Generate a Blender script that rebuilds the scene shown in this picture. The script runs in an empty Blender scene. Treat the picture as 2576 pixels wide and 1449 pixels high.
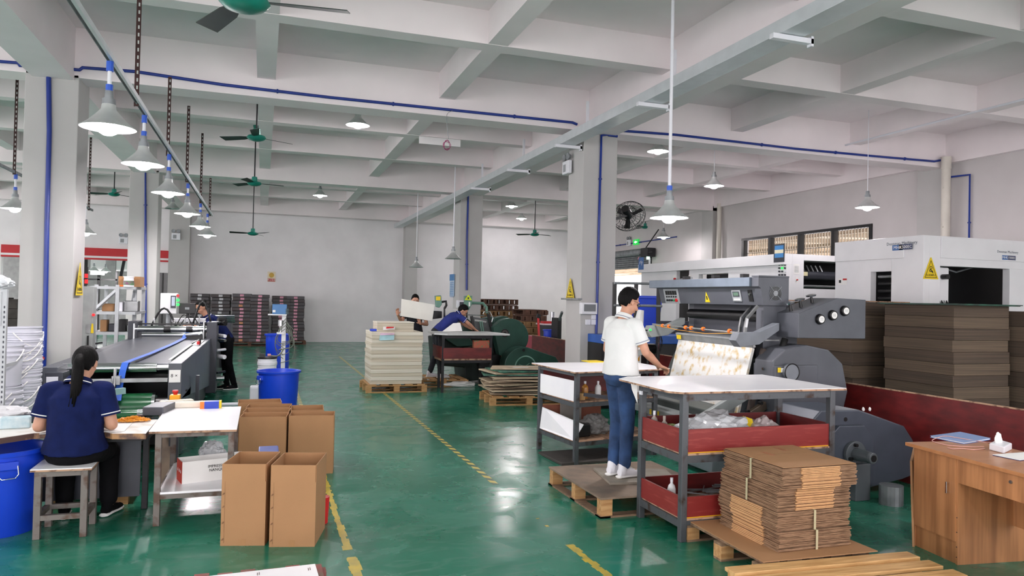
import bpy, bmesh, math, random
from mathutils import Vector, Matrix, noise
random.seed(7)
S = bpy.context.scene
COL = S.collection
PI = math.pi

# ------------------------------------------------------------------ camera, world, exposure
FPX = 1840.0; EYE = Vector((0, 0, 1.75)); YAW, PITCH, ROLL = (math.radians(a) for a in (18.8, 0.9, 1.25))
_f = Vector((math.sin(YAW)*math.cos(PITCH), math.cos(YAW)*math.cos(PITCH), math.sin(PITCH)))
_r = Vector((math.cos(YAW), -math.sin(YAW), 0)); _u = _r.cross(_f)
_R = _r*math.cos(ROLL) + _u*math.sin(ROLL); _U = -_r*math.sin(ROLL) + _u*math.cos(ROLL)
cam = bpy.data.objects.new('camera', bpy.data.cameras.new('camera')); COL.objects.link(cam)
cam.matrix_world = Matrix.Translation(EYE) @ Matrix((_R, _U, -_f)).transposed().to_4x4()
cam.data.sensor_width = 36; cam.data.lens = 36*FPX/2576; cam.data.clip_end = 200; cam.data.clip_start = .05
S.camera = cam
S.view_settings.view_transform = 'Standard'; S.view_settings.look = 'None'
S.view_settings.gamma = 1; S.view_settings.use_curve_mapping = False
S.view_settings.exposure = 0.8
W = bpy.data.worlds.new('overcast_sky'); S.world = W; W.use_nodes = True
W.node_tree.nodes['Background'].inputs[0].default_value = (1.0, .945, .975, 1)
W.node_tree.nodes['Background'].inputs[1].default_value = 2.35
LAMP_POWER = 215.0

# points of the hall seen along a line of sight: on a level z, on a plane Y=const or on a plane X=const
def _ray(x, y): return _R*(x-1288) - _U*(y-724.5) + _f*FPX
def G(x, y, z=0.0): d = _ray(x, y); return EYE + d*((z-EYE.z)/d.z)
def AY(x, y, Y): d = _ray(x, y); return EYE + d*(Y/d.y)
def AX(x, y, X): d = _ray(x, y); return EYE + d*(X/d.x)
def V(*a): return Vector(a)

# ------------------------------------------------------------------ materials
def lin(h):
    h = h.lstrip('#'); c = [int(h[i:i+2], 16)/255 for i in (0, 2, 4)]
    return tuple((v/12.92 if v <= .04045 else ((v+.055)/1.055)**2.4) for v in c)
_M = {}
def mat(name, col, rough=.6, metal=0.0, var=.12, scale=6.0, bump=0.0, bscale=40.0, col2=None, stretch=(1, 1, 1), emit=0, coat=0, alpha=1, trans=0, thr=None):
    if name in _M: return _M[name]
    m = bpy.data.materials.new(name); m.use_nodes = True; nt = m.node_tree; N = nt.nodes; L = nt.links
    b = N['Principled BSDF']; c = lin(col) if isinstance(col, str) else col
    b.inputs['Roughness'].default_value = rough; b.inputs['Metallic'].default_value = metal
    b.inputs['Coat Weight'].default_value = coat; b.inputs['Coat Roughness'].default_value = .08
    if trans: b.inputs['Transmission Weight'].default_value = trans
    if alpha < 1: b.inputs['Alpha'].default_value = alpha
    tc = N.new('ShaderNodeTexCoord'); mp = N.new('ShaderNodeMapping'); L.new(tc.outputs['Object'], mp.inputs[0])
    mp.inputs['Scale'].default_value = stretch
    nz = N.new('ShaderNodeTexNoise'); nz.inputs['Scale'].default_value = scale; nz.inputs['Detail'].default_value = 6
    L.new(mp.outputs[0], nz.inputs[0])
    mx = N.new('ShaderNodeMix'); mx.data_type = 'RGBA'
    c2 = (lin(col2) if isinstance(col2, str) else col2) if col2 else tuple(v*(1-var) for v in c)
    c1 = c if col2 else tuple(min(1, v*(1+var*.5)) for v in c)
    mx.inputs[6].default_value = (*c1, 1); mx.inputs[7].default_value = (*c2, 1)
    rp = N.new('ShaderNodeMapRange'); a, z = thr or (.35, .65)
    rp.inputs[1].default_value = a; rp.inputs[2].default_value = z
    L.new(nz.outputs[0], rp.inputs[0]); L.new(rp.outputs[0], mx.inputs[0]); L.new(mx.outputs[2], b.inputs['Base Color'])
    if bump:
        n2 = N.new('ShaderNodeTexNoise'); n2.inputs['Scale'].default_value = bscale; n2.inputs['Detail'].default_value = 4
        L.new(mp.outputs[0], n2.inputs[0])
        bp = N.new('ShaderNodeBump'); bp.inputs['Strength'].default_value = bump; bp.inputs['Distance'].default_value = .01
        L.new(n2.outputs[0], bp.inputs['Height']); L.new(bp.outputs[0], b.inputs['Normal'])
    if emit:
        b.inputs['Emission Color'].default_value = (*c, 1); b.inputs['Emission Strength'].default_value = emit
    _M[name] = m; return m

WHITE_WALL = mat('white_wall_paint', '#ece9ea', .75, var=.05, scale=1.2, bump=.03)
CEIL = mat('white_ceiling_paint', '#f3eaeb', .85, var=.06, scale=.8)
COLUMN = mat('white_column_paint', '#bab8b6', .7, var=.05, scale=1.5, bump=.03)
BLUE_PIPE = mat('blue_pipe_paint', '#123189', .35, var=.1)
NAVY = mat('navy_polo_cloth', '#121c48', .9, var=.25, scale=9, bump=.5, bscale=14)
BLACKCLOTH = mat('black_trouser_cloth', '#0b0b0e', .9, var=.3, scale=8, bump=.4, bscale=12)
SKIN = mat('skin', '#c18e74', .5, var=.12, scale=12)
HAIR = mat('black_hair', '#0a0808', .7, var=.4, scale=60, stretch=(1, 1, .15), bump=.6, bscale=90)
WHITEPOLO = mat('white_polo_cloth', '#dcdddb', .9, var=.04, scale=7, bump=.5, bscale=11)
JEANS = mat('blue_denim', '#2a4670', .85, var=.5, scale=7, bump=.4, bscale=14)
STEEL = mat('brushed_steel', '#b8babb', .3, 1, var=.2)
CHROME = mat('chrome', '#d9dbdd', .12, 1, var=.05)
ALU = mat('aluminium_shade', '#d5d7d6', .42, .55, var=.1)
GALV = mat('galvanised_steel', '#8d9194', .5, .6, var=.25)
RUSTY = mat('grey_rusty_angle_steel', '#5a5d61', .5, .55, scale=9, col2='#42352f', thr=(.55, .68), bump=.15)
RUSTY2 = mat('worn_grey_brown_steel', '#77706b', .55, .45, scale=12, col2='#5d4a40', thr=(.5, .64), bump=.15)
DARKSTEEL = mat('dark_steel', '#2c2c2f', .5, .5, var=.3, bump=.1)
LAMINATE = mat('white_laminate_top', '#fbfaff', .28, var=.05, scale=3)
PLYEDGE = mat('plywood_edge', '#b08d72', .7, scale=14, col2='#6d4f3d', thr=(.5, .62))
REDPLY = mat('red_film_plywood', '#6f1c1c', .42, scale=5, col2='#4f1212', stretch=(1, 1, 3), thr=(.35, .7))
REDPLY2 = mat('scuffed_red_film_plywood', '#7d2422', .42, scale=9, col2='#95403a', stretch=(.6, .6, 5), thr=(.55, .75))
CARD = mat('kraft_cardboard', '#a57b54', .8, var=.06, scale=3, bump=.06, bscale=120)
CARDIN = mat('kraft_cardboard_flute', '#9a7450', .85, scale=90, col2='#6f5138', stretch=(1, 1, .2))
BLUEPLAST = mat('blue_bin_plastic', '#1440c8', .35, var=.08, scale=3)
WOOD = mat('pale_pallet_timber', '#c39a68', .75, scale=5, col2='#a5794a', stretch=(1, 8, 8), bump=.15)
WOODOLD = mat('weathered_pallet_timber', '#8f755c', .8, scale=6, col2='#6a5340', stretch=(1, 6, 6), bump=.2)
WOODDARK = mat('dark_pallet_timber', '#6b4a3a', .8, scale=6, col2='#4b3227', bump=.2)
PLY = mat('dirty_plywood', '#8b7866', .75, scale=4, col2='#66594d', bump=.1)
MACHGREY = mat('machine_grey_enamel', '#55585f', .42, .15, var=.12, scale=4, bump=.05)
MACHDARK = mat('machine_dark_grey', '#3e4048', .4, .2, var=.15, scale=4)
MACHLIGHT = mat('machine_pale_grey', '#8d9392', .45, .1, var=.12, scale=5)
MACHWHITE = mat('machine_white_enamel', '#e6e6e8', .4, var=.04, scale=2)
MACHGREEN = mat('machine_green_enamel', '#274a3f', .4, .1, var=.2, scale=4)
PALEGREEN = mat('pale_green_enamel', '#5f8878', .45, .1, var=.15)
BLACK = mat('black_plastic', '#0e0e10', .4, var=.2)
RUBBER = mat('black_rubber', '#151515', .7, var=.2)
YELLOW = mat('yellow_sign', '#e8c910', .5, var=.05)
RED = mat('red_plastic', '#c01d22', .4, var=.1)
ORANGE = mat('orange_plastic', '#f2761d', .4, var=.1)
WHITEPL = mat('white_plastic', '#e4e4ea', .35, var=.04)
PAPER = mat('white_paper', '#ecebe8', .8, var=.03)
LEDG = mat('green_led', '#1ee04a', .4, emit=1.2)
LEDR = mat('red_led', '#e0181c', .4, emit=.8)
BULB = mat('lit_bulb', (1.0, .93, .955), .4, emit=LAMP_POWER, var=0)
TEAL = mat('teal_fan_enamel', '#1c8271', .35, .1, var=.1)
FANBLADE = mat('dark_fan_blade', '#22302c', .4, .2, var=.25)
SLOTTED = mat('red_oxide_steel', '#3a1f1d', .6, .3, var=.3)

for _m in (HAIR, BLACKCLOTH, NAVY): _m.node_tree.nodes['Principled BSDF'].inputs['Specular IOR Level'].default_value = .15
# ------------------------------------------------------------------ mesh building
ORG = {}
class MB:
    def __init__(s): s.v = []; s.f = []; s.mi = []; s.cur = 0
    def add(s, vs, fs):
        o = len(s.v); s.v += [Vector(v) for v in vs]
        for f in fs: s.f.append(tuple(i+o for i in f)); s.mi.append(s.cur)
        return s
    def m(s, i): s.cur = i; return s
    def hexa(s, p):      # 8 corners: bottom 4 ccw, top 4 ccw
        return s.add(p, [(3, 2, 1, 0), (4, 5, 6, 7), (0, 1, 5, 4), (1, 2, 6, 5), (2, 3, 7, 6), (3, 0, 4, 7)])
    def box(s, x0, x1, y0, y1, z0, z1):
        return s.hexa([(x0, y0, z0), (x1, y0, z0), (x1, y1, z0), (x0, y1, z0), (x0, y0, z1), (x1, y0, z1), (x1, y1, z1), (x0, y1, z1)])
    def obox(s, c, sx, sy, sz, rz=0, rx=0, ry=0):
        M = Matrix.Translation(c) @ Matrix.Rotation(rz, 4, 'Z') @ Matrix.Rotation(ry, 4, 'Y') @ Matrix.Rotation(rx, 4, 'X')
        p = [M @ Vector((a*sx/2, b*sy/2, d*sz/2)) for d in (-1, 1) for a, b in ((-1, -1), (1, -1), (1, 1), (-1, 1))]
        return s.hexa(p)
    def bar(s, p0, p1, w, h=None, up=(0, 0, 1)):
        h = h or w; p0 = Vector(p0); p1 = Vector(p1); d = (p1-p0).normalized(); up = Vector(up)
        if abs(d.dot(up)) > .98: up = Vector((1, 0, 0))
        a = d.cross(up).normalized()*(w/2); b = a.cross(d).normalized()*(h/2)
        q = [p0-a-b, p0+a-b, p1+a-b, p1-a-b, p0-a+b, p0+a+b, p1+a+b, p1-a+b]
        return s.hexa(q)
    def cyl(s, p0, p1, r0, r1=None, n=16, cap=True):
        r1 = r0 if r1 is None else r1; p0 = Vector(p0); p1 = Vector(p1); d = (p1-p0).normalized()
        a = d.orthogonal().normalized(); b = d.cross(a)
        vs = [p0+(a*math.cos(t)+b*math.sin(t))*r0 for t in (2*PI*i/n for i in range(n))] + [p1+(a*math.cos(t)+b*math.sin(t))*r1 for t in (2*PI*i/n for i in range(n))]
        fs = [(i, (i+1) % n, n+(i+1) % n, n+i) for i in range(n)]
        if cap: fs += [tuple(range(n-1, -1, -1)), tuple(range(n, 2*n))]
        return s.add(vs, fs)
    def tube(s, pts, r, n=8):
        pts = [Vector(p) for p in pts]; rings = []; a = None
        for i, p in enumerate(pts):
            d = ((pts[min(i+1, len(pts)-1)]-p).normalized() + (p-pts[max(i-1, 0)]).normalized()).normalized()
            if d.length < .1: d = (pts[min(i+1, len(pts)-1)]-pts[max(i-1, 0)]).normalized()
            a = d.orthogonal().normalized() if a is None else (a-d*a.dot(d)).normalized()
            b = d.cross(a); rr = r[i] if isinstance(r, (list, tuple)) else r
            rings.append([p+(a*math.cos(2*PI*k/n)+b*math.sin(2*PI*k/n))*rr for k in range(n)])
        fs = [(i*n+k, i*n+(k+1) % n, (i+1)*n+(k+1) % n, (i+1)*n+k) for i in range(len(pts)-1) for k in range(n)]
        fs += [tuple(range(n-1, -1, -1)), tuple(range((len(pts)-1)*n, len(pts)*n))]
        return s.add([v for q in rings for v in q], fs)
    def lathe(s, prof, c=(0, 0, 0), axis=(0, 0, 1), n=32, closed=False):
        ax = Vector(axis).normalized(); a = ax.orthogonal().normalized() if abs(ax.z) < .99 else Vector((1, 0, 0)); b = ax.cross(a); c = Vector(c)
        vs = [c+ax*z+(a*math.cos(2*PI*k/n)+b*math.sin(2*PI*k/n))*max(r, 1e-4) for r, z in prof for k in range(n)]
        m = len(prof); fs = [(i*n+k, i*n+(k+1) % n, ((i+1) % m)*n+(k+1) % n, ((i+1) % m)*n+k) for i in range(m if closed else m-1) for k in range(n)]
        return s.add(vs, fs)
    def prism(s, poly, o, u, v, n, depth):
        o = Vector(o); u = Vector(u); v = Vector(v); n = Vector(n); k = len(poly)
        a = [o+u*x+v*y for x, y in poly]; b = [p+n*depth for p in a]
        return s.add(a+b, [tuple(range(k-1, -1, -1)), tuple(range(k, 2*k))]+[(i, (i+1) % k, k+(i+1) % k, k+i) for i in range(k)])
    def ell(s, c, rx, ry, rz, nu=16, nv=10, M=None):
        vs = []; fs = []
        for j in range(nv+1):
            t = PI*j/nv
            for i in range(nu):
                p = 2*PI*i/nu; q = Vector((rx*math.sin(t)*math.cos(p), ry*math.sin(t)*math.sin(p), rz*math.cos(t)))
                vs.append(Vector(c)+(M @ q if M else q))
        for j in range(nv):
            for i in range(nu): fs.append((j*nu+i, (j+1)*nu+i, (j+1)*nu+(i+1) % nu, j*nu+(i+1) % nu))
        return s.add(vs, fs)
    def loft(s, rings, n=20):   # rings: (centre, vector a, vector b) ellipses, capped
        vs = [Vector(c)+Vector(a)*math.cos(2*PI*k/n)+Vector(b)*math.sin(2*PI*k/n) for c, a, b in rings for k in range(n)]
        m = len(rings); fs = [(i*n+k, i*n+(k+1) % n, (i+1)*n+(k+1) % n, (i+1)*n+k) for i in range(m-1) for k in range(n)]
        fs += [tuple(range(n-1, -1, -1)), tuple(range((m-1)*n, m*n))]
        return s.add(vs, fs)
    def cap(s, p0, r0, p1, r1, n=14): # capsule
        s.cyl(p0, p1, r0, r1, n); s.ell(p0, r0, r0, r0, n, 8); return s.ell(p1, r1, r1, r1, n, 8)
    def mesh(s, name, org):
        me = bpy.data.meshes.new(name); me.from_pydata([v-org for v in s.v], [], s.f); me.update()
        bm = bmesh.new(); bm.from_mesh(me); bmesh.ops.recalc_face_normals(bm, faces=bm.faces); bm.to_mesh(me); bm.free()
        return me
    def build(s, name, ms, parent=None, bev=0, smooth=False, org=None):
        o_ = ORG.get(parent.name, Vector()) if parent else Vector(org or (0, 0, 0))
        me = s.mesh(name, o_)
        for k in (ms if isinstance(ms, (list, tuple)) else [ms]): me.materials.append(k)
        if len(me.materials) > 1: me.polygons.foreach_set('material_index', s.mi[:len(me.polygons)])
        ob = bpy.data.objects.new(name, me); COL.objects.link(ob); ORG[ob.name] = o_
        if parent: ob.parent = parent
        else: ob.location = o_
        if bev:
            b = ob.modifiers.new('bevel', 'BEVEL'); b.width = bev; b.segments = 2; b.limit_method = 'ANGLE'; b.angle_limit = .6
        if smooth:
            me.polygons.foreach_set('use_smooth', [True]*len(me.polygons))
            if smooth != 2: me.set_sharp_from_angle(angle=math.radians(40))
        return ob
def tag(o, label=None, cat=None, group=None, kind=None):
    if label: o['label'] = label
    if cat: o['category'] = cat
    if group: o['group'] = group
    if kind: o['kind'] = kind
    return o
def thing(name, label, cat, loc=(0, 0, 0), group=None):
    o = bpy.data.objects.new(name, None); COL.objects.link(o); o.empty_display_size = .1
    o.location = loc; ORG[o.name] = Vector(loc); return tag(o, label, cat, group)
def struct(mb, name, m, bev=0, label=None):
    o = mb.build(name, m, bev=bev); o['kind'] = 'structure'
    if label: o['label'] = label
    return o
def dup(root, loc=None, rz=None, label=None, group=None):
    r = root.copy(); COL.objects.link(r)
    if loc is not None: r.location = loc
    if rz is not None: r.rotation_euler[2] = rz
    if label: r['label'] = label
    if group: r['group'] = group
    ORG[r.name] = ORG.get(root.name, Vector())
    for ch in list(root.children):
        c = ch.copy(); COL.objects.link(c); c.parent = r
        for g in list(ch.children):
            d = g.copy(); COL.objects.link(d); d.parent = c
    return r
def text(body, loc, size, right, up, m, parent=None, name='lettering', depth=.0006, align='CENTER', sx=1.0):
    cu = bpy.data.curves.new(name, 'FONT'); cu.body = body; cu.size = size; cu.extrude = depth
    cu.align_x = align; cu.align_y = 'CENTER'; cu.resolution_u = 2; cu.space_character = 1.0
    t = bpy.data.objects.new(name, cu); COL.objects.link(t)
    dg = bpy.context.evaluated_depsgraph_get(); me = bpy.data.meshes.new_from_object(t.evaluated_get(dg))
    bpy.data.objects.remove(t)
    r = Vector(right).normalized(); u = Vector(up).normalized(); n = r.cross(u)
    org = ORG.get(parent.name, Vector()) if parent else Vector()
    T = Matrix.Translation(Vector(loc)-org) @ Matrix((r*sx, u, n)).transposed().to_4x4()
    me.transform(T); me.materials.clear(); me.materials.append(m)
    ob = bpy.data.objects.new(name, me); COL.objects.link(ob); ORG[ob.name] = org
    if parent: ob.parent = parent
    return ob
ORD = ['topmost', 'second', 'third', 'fourth', 'fifth', 'sixth', 'seventh', 'eighth', 'ninth', 'tenth', 'eleventh', 'twelfth', 'thirteenth', 'fourteenth', 'fifteenth', 'sixteenth']
def ordn(i, n):   # i counted from the top
    if i == 0: return 'topmost'
    if i == n-1: return 'lowest'
    return ORD[i]+' from the top'
def cable(pts, r, name, m, parent=None, n=6, sub=8):
    P = [Vector(p) for p in pts]; out = []
    for i in range(len(P)-1):
        p0 = P[max(i-1, 0)]; p1 = P[i]; p2 = P[i+1]; p3 = P[min(i+2, len(P)-1)]
        for k in range(sub):
            t = k/sub; out.append(.5*((2*p1)+(p2-p0)*t+(2*p0-5*p1+4*p2-p3)*t*t+(3*p1-3*p2+p3-p0)*t**3))
    out.append(P[-1]); return MB().tube(out, r, n).build(name, m, parent, smooth=2)
# ------------------------------------------------------------------ the hall
def floor_mat():
    m = bpy.data.materials.new('green_epoxy_floor'); m.use_nodes = True; nt = m.node_tree; N = nt.nodes; L = nt.links; b = N['Principled BSDF']
    tc = N.new('ShaderNodeTexCoord')
    def nz(scale, detail=6, st=(1, 1, 1), dist=0):
        mp = N.new('ShaderNodeMapping'); mp.inputs['Scale'].default_value = st; L.new(tc.outputs['Object'], mp.inputs[0])
        n = N.new('ShaderNodeTexNoise'); n.inputs['Scale'].default_value = scale; n.inputs['Detail'].default_value = detail; n.inputs['Distortion'].default_value = dist
        L.new(mp.outputs[0], n.inputs[0]); return n.outputs[0]
    def rng(x, a, z, lo=0, hi=1):
        r = N.new('ShaderNodeMapRange'); r.inputs[1].default_value = a; r.inputs[2].default_value = z; r.inputs[3].default_value = lo; r.inputs[4].default_value = hi
        L.new(x, r.inputs[0]); return r.outputs[0]
    def mix(f, a, c):
        x = N.new('ShaderNodeMix'); x.data_type = 'RGBA'; L.new(f, x.inputs[0])
        for i, q in ((6, a), (7, c)):
            if isinstance(q, tuple): x.inputs[i].default_value = (*q, 1)
            else: L.new(q, x.inputs[i])
        return x.outputs[2]
    base = mix(rng(nz(.7), .35, .65), lin('#18694f'), lin('#277b63'))
    base = mix(rng(nz(3.5, 8, (1, 2.2, 1), 1.2), .5, .85, 0, .6), base, lin('#5f8f7d'))     # worn, paler patches
    base = mix(rng(nz(9, 9, (1, 1, 1), .6), .70, .76, 0, .6), base, lin('#7d8a80'))       # scuffs
    base = mix(rng(nz(2.0, 7), .68, .76, 0, .5), base, lin('#2c3a33'))
    L.new(base, b.inputs['Base Color'])
    L.new(rng(nz(2.2, 7, (1, 1, 1), .8), .3, .7, .13, .36), b.inputs['Roughness'])
    bp = N.new('ShaderNodeBump'); bp.inputs['Strength'].default_value = .12; bp.inputs['Distance'].default_value = .01
    L.new(nz(5, 3), bp.inputs['Height']); L.new(bp.outputs[0], b.inputs['Normal'])
    b.inputs['IOR'].default_value = 1.5; return m
XL, XR, Y0, YB, ZS = -15.0, 13.4, -6.0, 28.3, 5.35
struct(MB().box(XL, XR+4, Y0, YB+10, -.1, 0), 'floor', floor_mat(), label='glossy green epoxy floor')
struct(MB().box(XL, XR+.3, Y0, YB+.3, ZS, ZS+.15), 'ceiling', CEIL)
GX = [-8.55+2.74*i for i in range(-2, 8)]; 
COLX = [-11.32, -3.1, 5.12]; COLY = [3.2, 11.4, 19.6, 27.75]
CX = [c+.33+k*2.74 for c in COLX for k in (1, 2)]
# main beams between the columns, secondary beams in the coffers
for c in COLX: struct(MB().box(c+.08, c+.58, Y0, YB, 4.62, ZS), 'ceiling_beam', CEIL)
for y in (-5, 3.2, 11.4, 19.6, 27.75): struct(MB().box(XL, XR, y, y+.45, 4.66, ZS), 'ceiling_beam', CEIL)
for x in CX: struct(MB().box(x-.13, x+.13, Y0, YB, 4.935, ZS), 'ceiling_beam', CEIL)
for y in (-5, 3.2, 11.4, 19.6):
    for k in (1, 2): struct(MB().box(XL, XR, y+.05+k*2.73, y+.31+k*2.73, 4.93, ZS), 'ceiling_beam', CEIL)
struct(MB().box(XR-.12, XR+.02, Y0, YB, 4.75, ZS), 'ceiling_beam', CEIL)
for cx in COLX:
    for cy in COLY:
        if cx == -3.1 and cy > 27: continue
        if cx == 5.12 and cy > 27: continue
        if cy < 5 and cx > -5: continue
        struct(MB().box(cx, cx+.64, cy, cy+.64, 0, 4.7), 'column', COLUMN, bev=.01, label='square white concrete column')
# back wall: a tall solid part and, left of the column line, a red-banded opening to the next hall
struct(MB().box(-2.46, XR+.2, YB, YB+.2, 0, ZS), 'wall_back', WHITE_WALL, label='white back wall')
w = MB(); w.box(XL, -2.46, YB, YB+.2, 3.2, ZS); w.box(XL, -8.2, YB, YB+.2, 0, 3.2); w.box(-3.15, -2.46, YB, YB+.2, 0, 3.2); w.box(-3.9, -3.15, YB, YB+.2, 2.42, 3.2)
w.box(-3.9, -3.5, YB, YB+.2, 0, 2.42)
struct(w, 'wall_left', WHITE_WALL, label='white wall above the opening to the next hall')
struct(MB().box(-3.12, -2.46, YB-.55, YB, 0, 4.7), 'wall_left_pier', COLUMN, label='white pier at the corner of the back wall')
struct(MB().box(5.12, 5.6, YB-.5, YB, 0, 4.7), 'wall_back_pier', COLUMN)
MAR = mat('maroon_paint', '#c21a24', .5, var=.05)
for z0, z1, m in ((2.93, 3.2, MAR), (2.86, 2.93, WHITE_WALL), (2.8, 2.86, MAR)):
    struct(MB().box(-8.2, -3.15, YB-.08, YB+.1, z0, z1), 'trim_1', m, label='red and white band over the opening')
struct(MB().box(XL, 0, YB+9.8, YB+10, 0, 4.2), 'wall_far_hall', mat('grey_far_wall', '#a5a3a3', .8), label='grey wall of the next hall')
struct(MB().box(XL, 0, YB+.3, YB+9.8, 4.1, 4.2), 'ceiling_far_hall', CEIL)
a, b_ = AY(227, 691, 34), AY(264, 648, 34)
struct(MB().box(a.x, b_.x, 34, 34.05, a.z, 4.1), 'wall_far_hall_panel', WHITE_WALL, label='white panel hanging in the next hall')
a, b_ = AY(292, 682, 34), AY(326, 648, 34)
struct(MB().box(a.x, b_.x, 34, 34.05, a.z, 4.1), 'wall_far_hall_panel', WHITE_WALL, label='second white panel in the next hall')
for px_, w_ in ((248, .05), (293, .04), (215, .05)): a = AY(px_, 700, 34.5); struct(MB().box(a.x-w_, a.x+w_, 34.5, 34.6, 0, 4.1), 'far_hall_post', BLACK)
struct(MB().box(-8, -4.6, 34.5, 34.6, AY(248, 703, 34.5).z-.03, AY(248, 703, 34.5).z+.03), 'far_hall_rail', BLACK)
a, b_ = AY(303, 700, 33), AY(310, 650, 33); struct(MB().bar(a, b_+V(.1, 0, .3), .12, .1), 'far_hall_strut', DARKSTEEL)
d = MB(); d.box(-3.5, -3.15, YB+.12, YB+.16, 0, 2.42)
struct(d, 'door_1', mat('dark_glass_door', '#3a3c3d', .2, var=.1), label='dark glass door by the corner pier')
struct(MB().box(-3.37, -3.33, YB+.05, YB+.12, 0, 2.42), 'door_1_frame', BLACK)
# right wall with high window strip and a roller door opening
WY0, WY1, WZ0, WZ1 = 13.45, 18.25, 2.6, 3.68
DY0, DY1, DZ = 23.7, 27.6, 3.3
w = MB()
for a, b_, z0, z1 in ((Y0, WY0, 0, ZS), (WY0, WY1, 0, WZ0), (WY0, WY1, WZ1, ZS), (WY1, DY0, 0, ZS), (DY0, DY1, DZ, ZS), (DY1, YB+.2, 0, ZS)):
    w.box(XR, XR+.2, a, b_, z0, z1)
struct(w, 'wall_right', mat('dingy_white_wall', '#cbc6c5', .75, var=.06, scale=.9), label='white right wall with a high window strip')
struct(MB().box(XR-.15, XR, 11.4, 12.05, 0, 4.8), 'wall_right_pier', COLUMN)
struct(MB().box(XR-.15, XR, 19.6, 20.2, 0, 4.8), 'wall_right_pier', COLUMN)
wf = MB()
for y in [WY0+(WY1-WY0)*i/4 for i in range(5)]: wf.box(XR-.02, XR+.12, y-.05, y+.05, WZ0, WZ1)
wf.box(XR-.03, XR+.12, WY0-.05, WY1+.05, WZ1-.05, WZ1+.02); wf.box(XR-.02, XR+.1, WY0-.05, WY1+.05, WZ0-.03, WZ0+.05)
f = struct(wf, 'window_1', BLACK, label='high strip window with black frame above the white machines')
wb = MB()
for i in range(46): wb.box(XR+.16, XR+.18, WY0+.1*i+.06, WY0+.1*i+.08, WZ0, WZ1)
for z in (2.9, 3.25): wb.box(XR+.16, XR+.18, WY0, WY1, z, z+.02)
wb.build('window_bars', mat('cream_bar_paint', '#d9cbb4', .5), f)
MB().box(XR+.05, XR+.056, WY0, WY1, WZ0, WZ1).build('window_pane', mat('window_glass', '#ffffff', .02, trans=1, var=0), f)
# covered yard outside
ROOFM = mat('yard_roof_sheet', '#b3a58e', .7, var=.25, stretch=(1, 8, 1))
yr = MB(); yr.hexa([V(XR+.6, 4, 3.85), V(XR+30, 4, 4.7), V(XR+30, 60, 4.7), V(XR+.6, 60, 3.85), V(XR+.6, 4, 3.9), V(XR+30, 4, 4.75), V(XR+30, 60, 4.75), V(XR+.6, 60, 3.9)])
tag(yr.build('yard_roof', ROOFM), 'sloping sheet roof over the yard outside the window and roller door', 'roof', kind='structure')
yb = MB()
for i in range(24): yb.bar(V(XR+.6, 6+i*2.2, 3.78), V(XR+30, 6+i*2.2, 4.62), .08, .14)
for i in range(9): yb.bar(V(XR+.9+i*3.2, 4, 3.68+.0915*i), V(XR+.9+i*3.2, 60, 3.68+.0915*i), .1, .1)
tag(yb.build('yard_roof_frame', mat('pale_rafter_paint', '#a8947c', .6)), 'rafters under the yard roof', 'roof', kind='structure')
rd = MB()
for i in range(7): rd.cyl(V(XR-.02, DY0-.1, DZ+.05-i*.08+.2), V(XR-.02, DY1+.1, DZ+.05-i*.08+.2), .042, n=8)
r = struct(rd, 'door_2', GALV, label='rolled up steel roller door in the right wall'); 
MB().cyl(V(XR-.14, DY0-.1, 3.62), V(XR-.14, DY1+.1, 3.62), .13, n=16).build('door_roll', GALV, r)
ra = MB(); ra.box(XR-.08, XR+.02, DY0-.1, DY0, 0, 3.7); ra.build('door_rail', WHITEPL, r)
t = thing('roller_door_motor', 'dark motor with chain guide above the roller door', 'motor', (XR-.2, 23.55, 3.55))
MB().box(XR-.4, XR-.05, 23.25, 23.75, 3.4, 3.72).build('housing', DARKSTEEL, t, bev=.02)
MB().cyl(V(XR-.3, 23.35, 3.3), V(XR-.3, 23.35, 3.42), .06).build('indicator_lamp', mat('pale_green_lamp', '#b8f5cc', .4, emit=1.5), t)
MB().bar(V(XR-.2, 23.7, 3.75), V(XR-.15, 22.9, 4.35), .03).bar(V(XR-.35, 22.95, 3.55), V(XR-.35, 23.9, 3.5), .03).build('bracket', DARKSTEEL, t)
MB().lathe([(.02, .1), (.03, .05), (.06, 0)], V(XR-.35, 23.95, 3.32), n=12).build('signal_horn', mat('pink_plastic', '#c98b90', .5), t)
# floor markings
def hatch_mat():
    m = bpy.data.materials.new('hatched_floor_tape'); m.use_nodes = True; nt = m.node_tree; N = nt.nodes; L = nt.links; b = N['Principled BSDF']
    tc = N.new('ShaderNodeTexCoord'); w = N.new('ShaderNodeTexWave'); w.inputs['Scale'].default_value = 3.2; w.bands_direction = 'DIAGONAL'
    L.new(tc.outputs['Object'], w.inputs[0]); r = N.new('ShaderNodeValToRGB'); r.color_ramp.interpolation = 'CONSTANT'
    r.color_ramp.elements[0].color = (*lin('#c9b558'), 1); r.color_ramp.elements[1].position = .5; r.color_ramp.elements[1].color = (*lin('#3f5a44'), 1)
    L.new(w.outputs[0], r.inputs[0]); L.new(r.outputs[0], b.inputs['Base Color']); b.inputs['Roughness'].default_value = .35; return m
HATCH = hatch_mat(); TAPE = mat('worn_yellow_tape', '#cdb440', .4, scale=9, col2='#aa9a45')
def ragged(x, y0, y1, w=.06, seed=1, hole=.0):
    rnd = random.Random(seed); mb = MB(); y = y0
    while y < y1:
        l = rnd.uniform(.03, .09)
        if rnd.random() > hole: mb.box(x-w/2+rnd.uniform(0, .02), x+w/2-rnd.uniform(0, .02), y, min(y+l, y1), .0004, .0016)
        y += l
    return mb
def mark(mb, m, label): tag(mb.build('floor_tape', m), label, 'floor marking')
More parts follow.
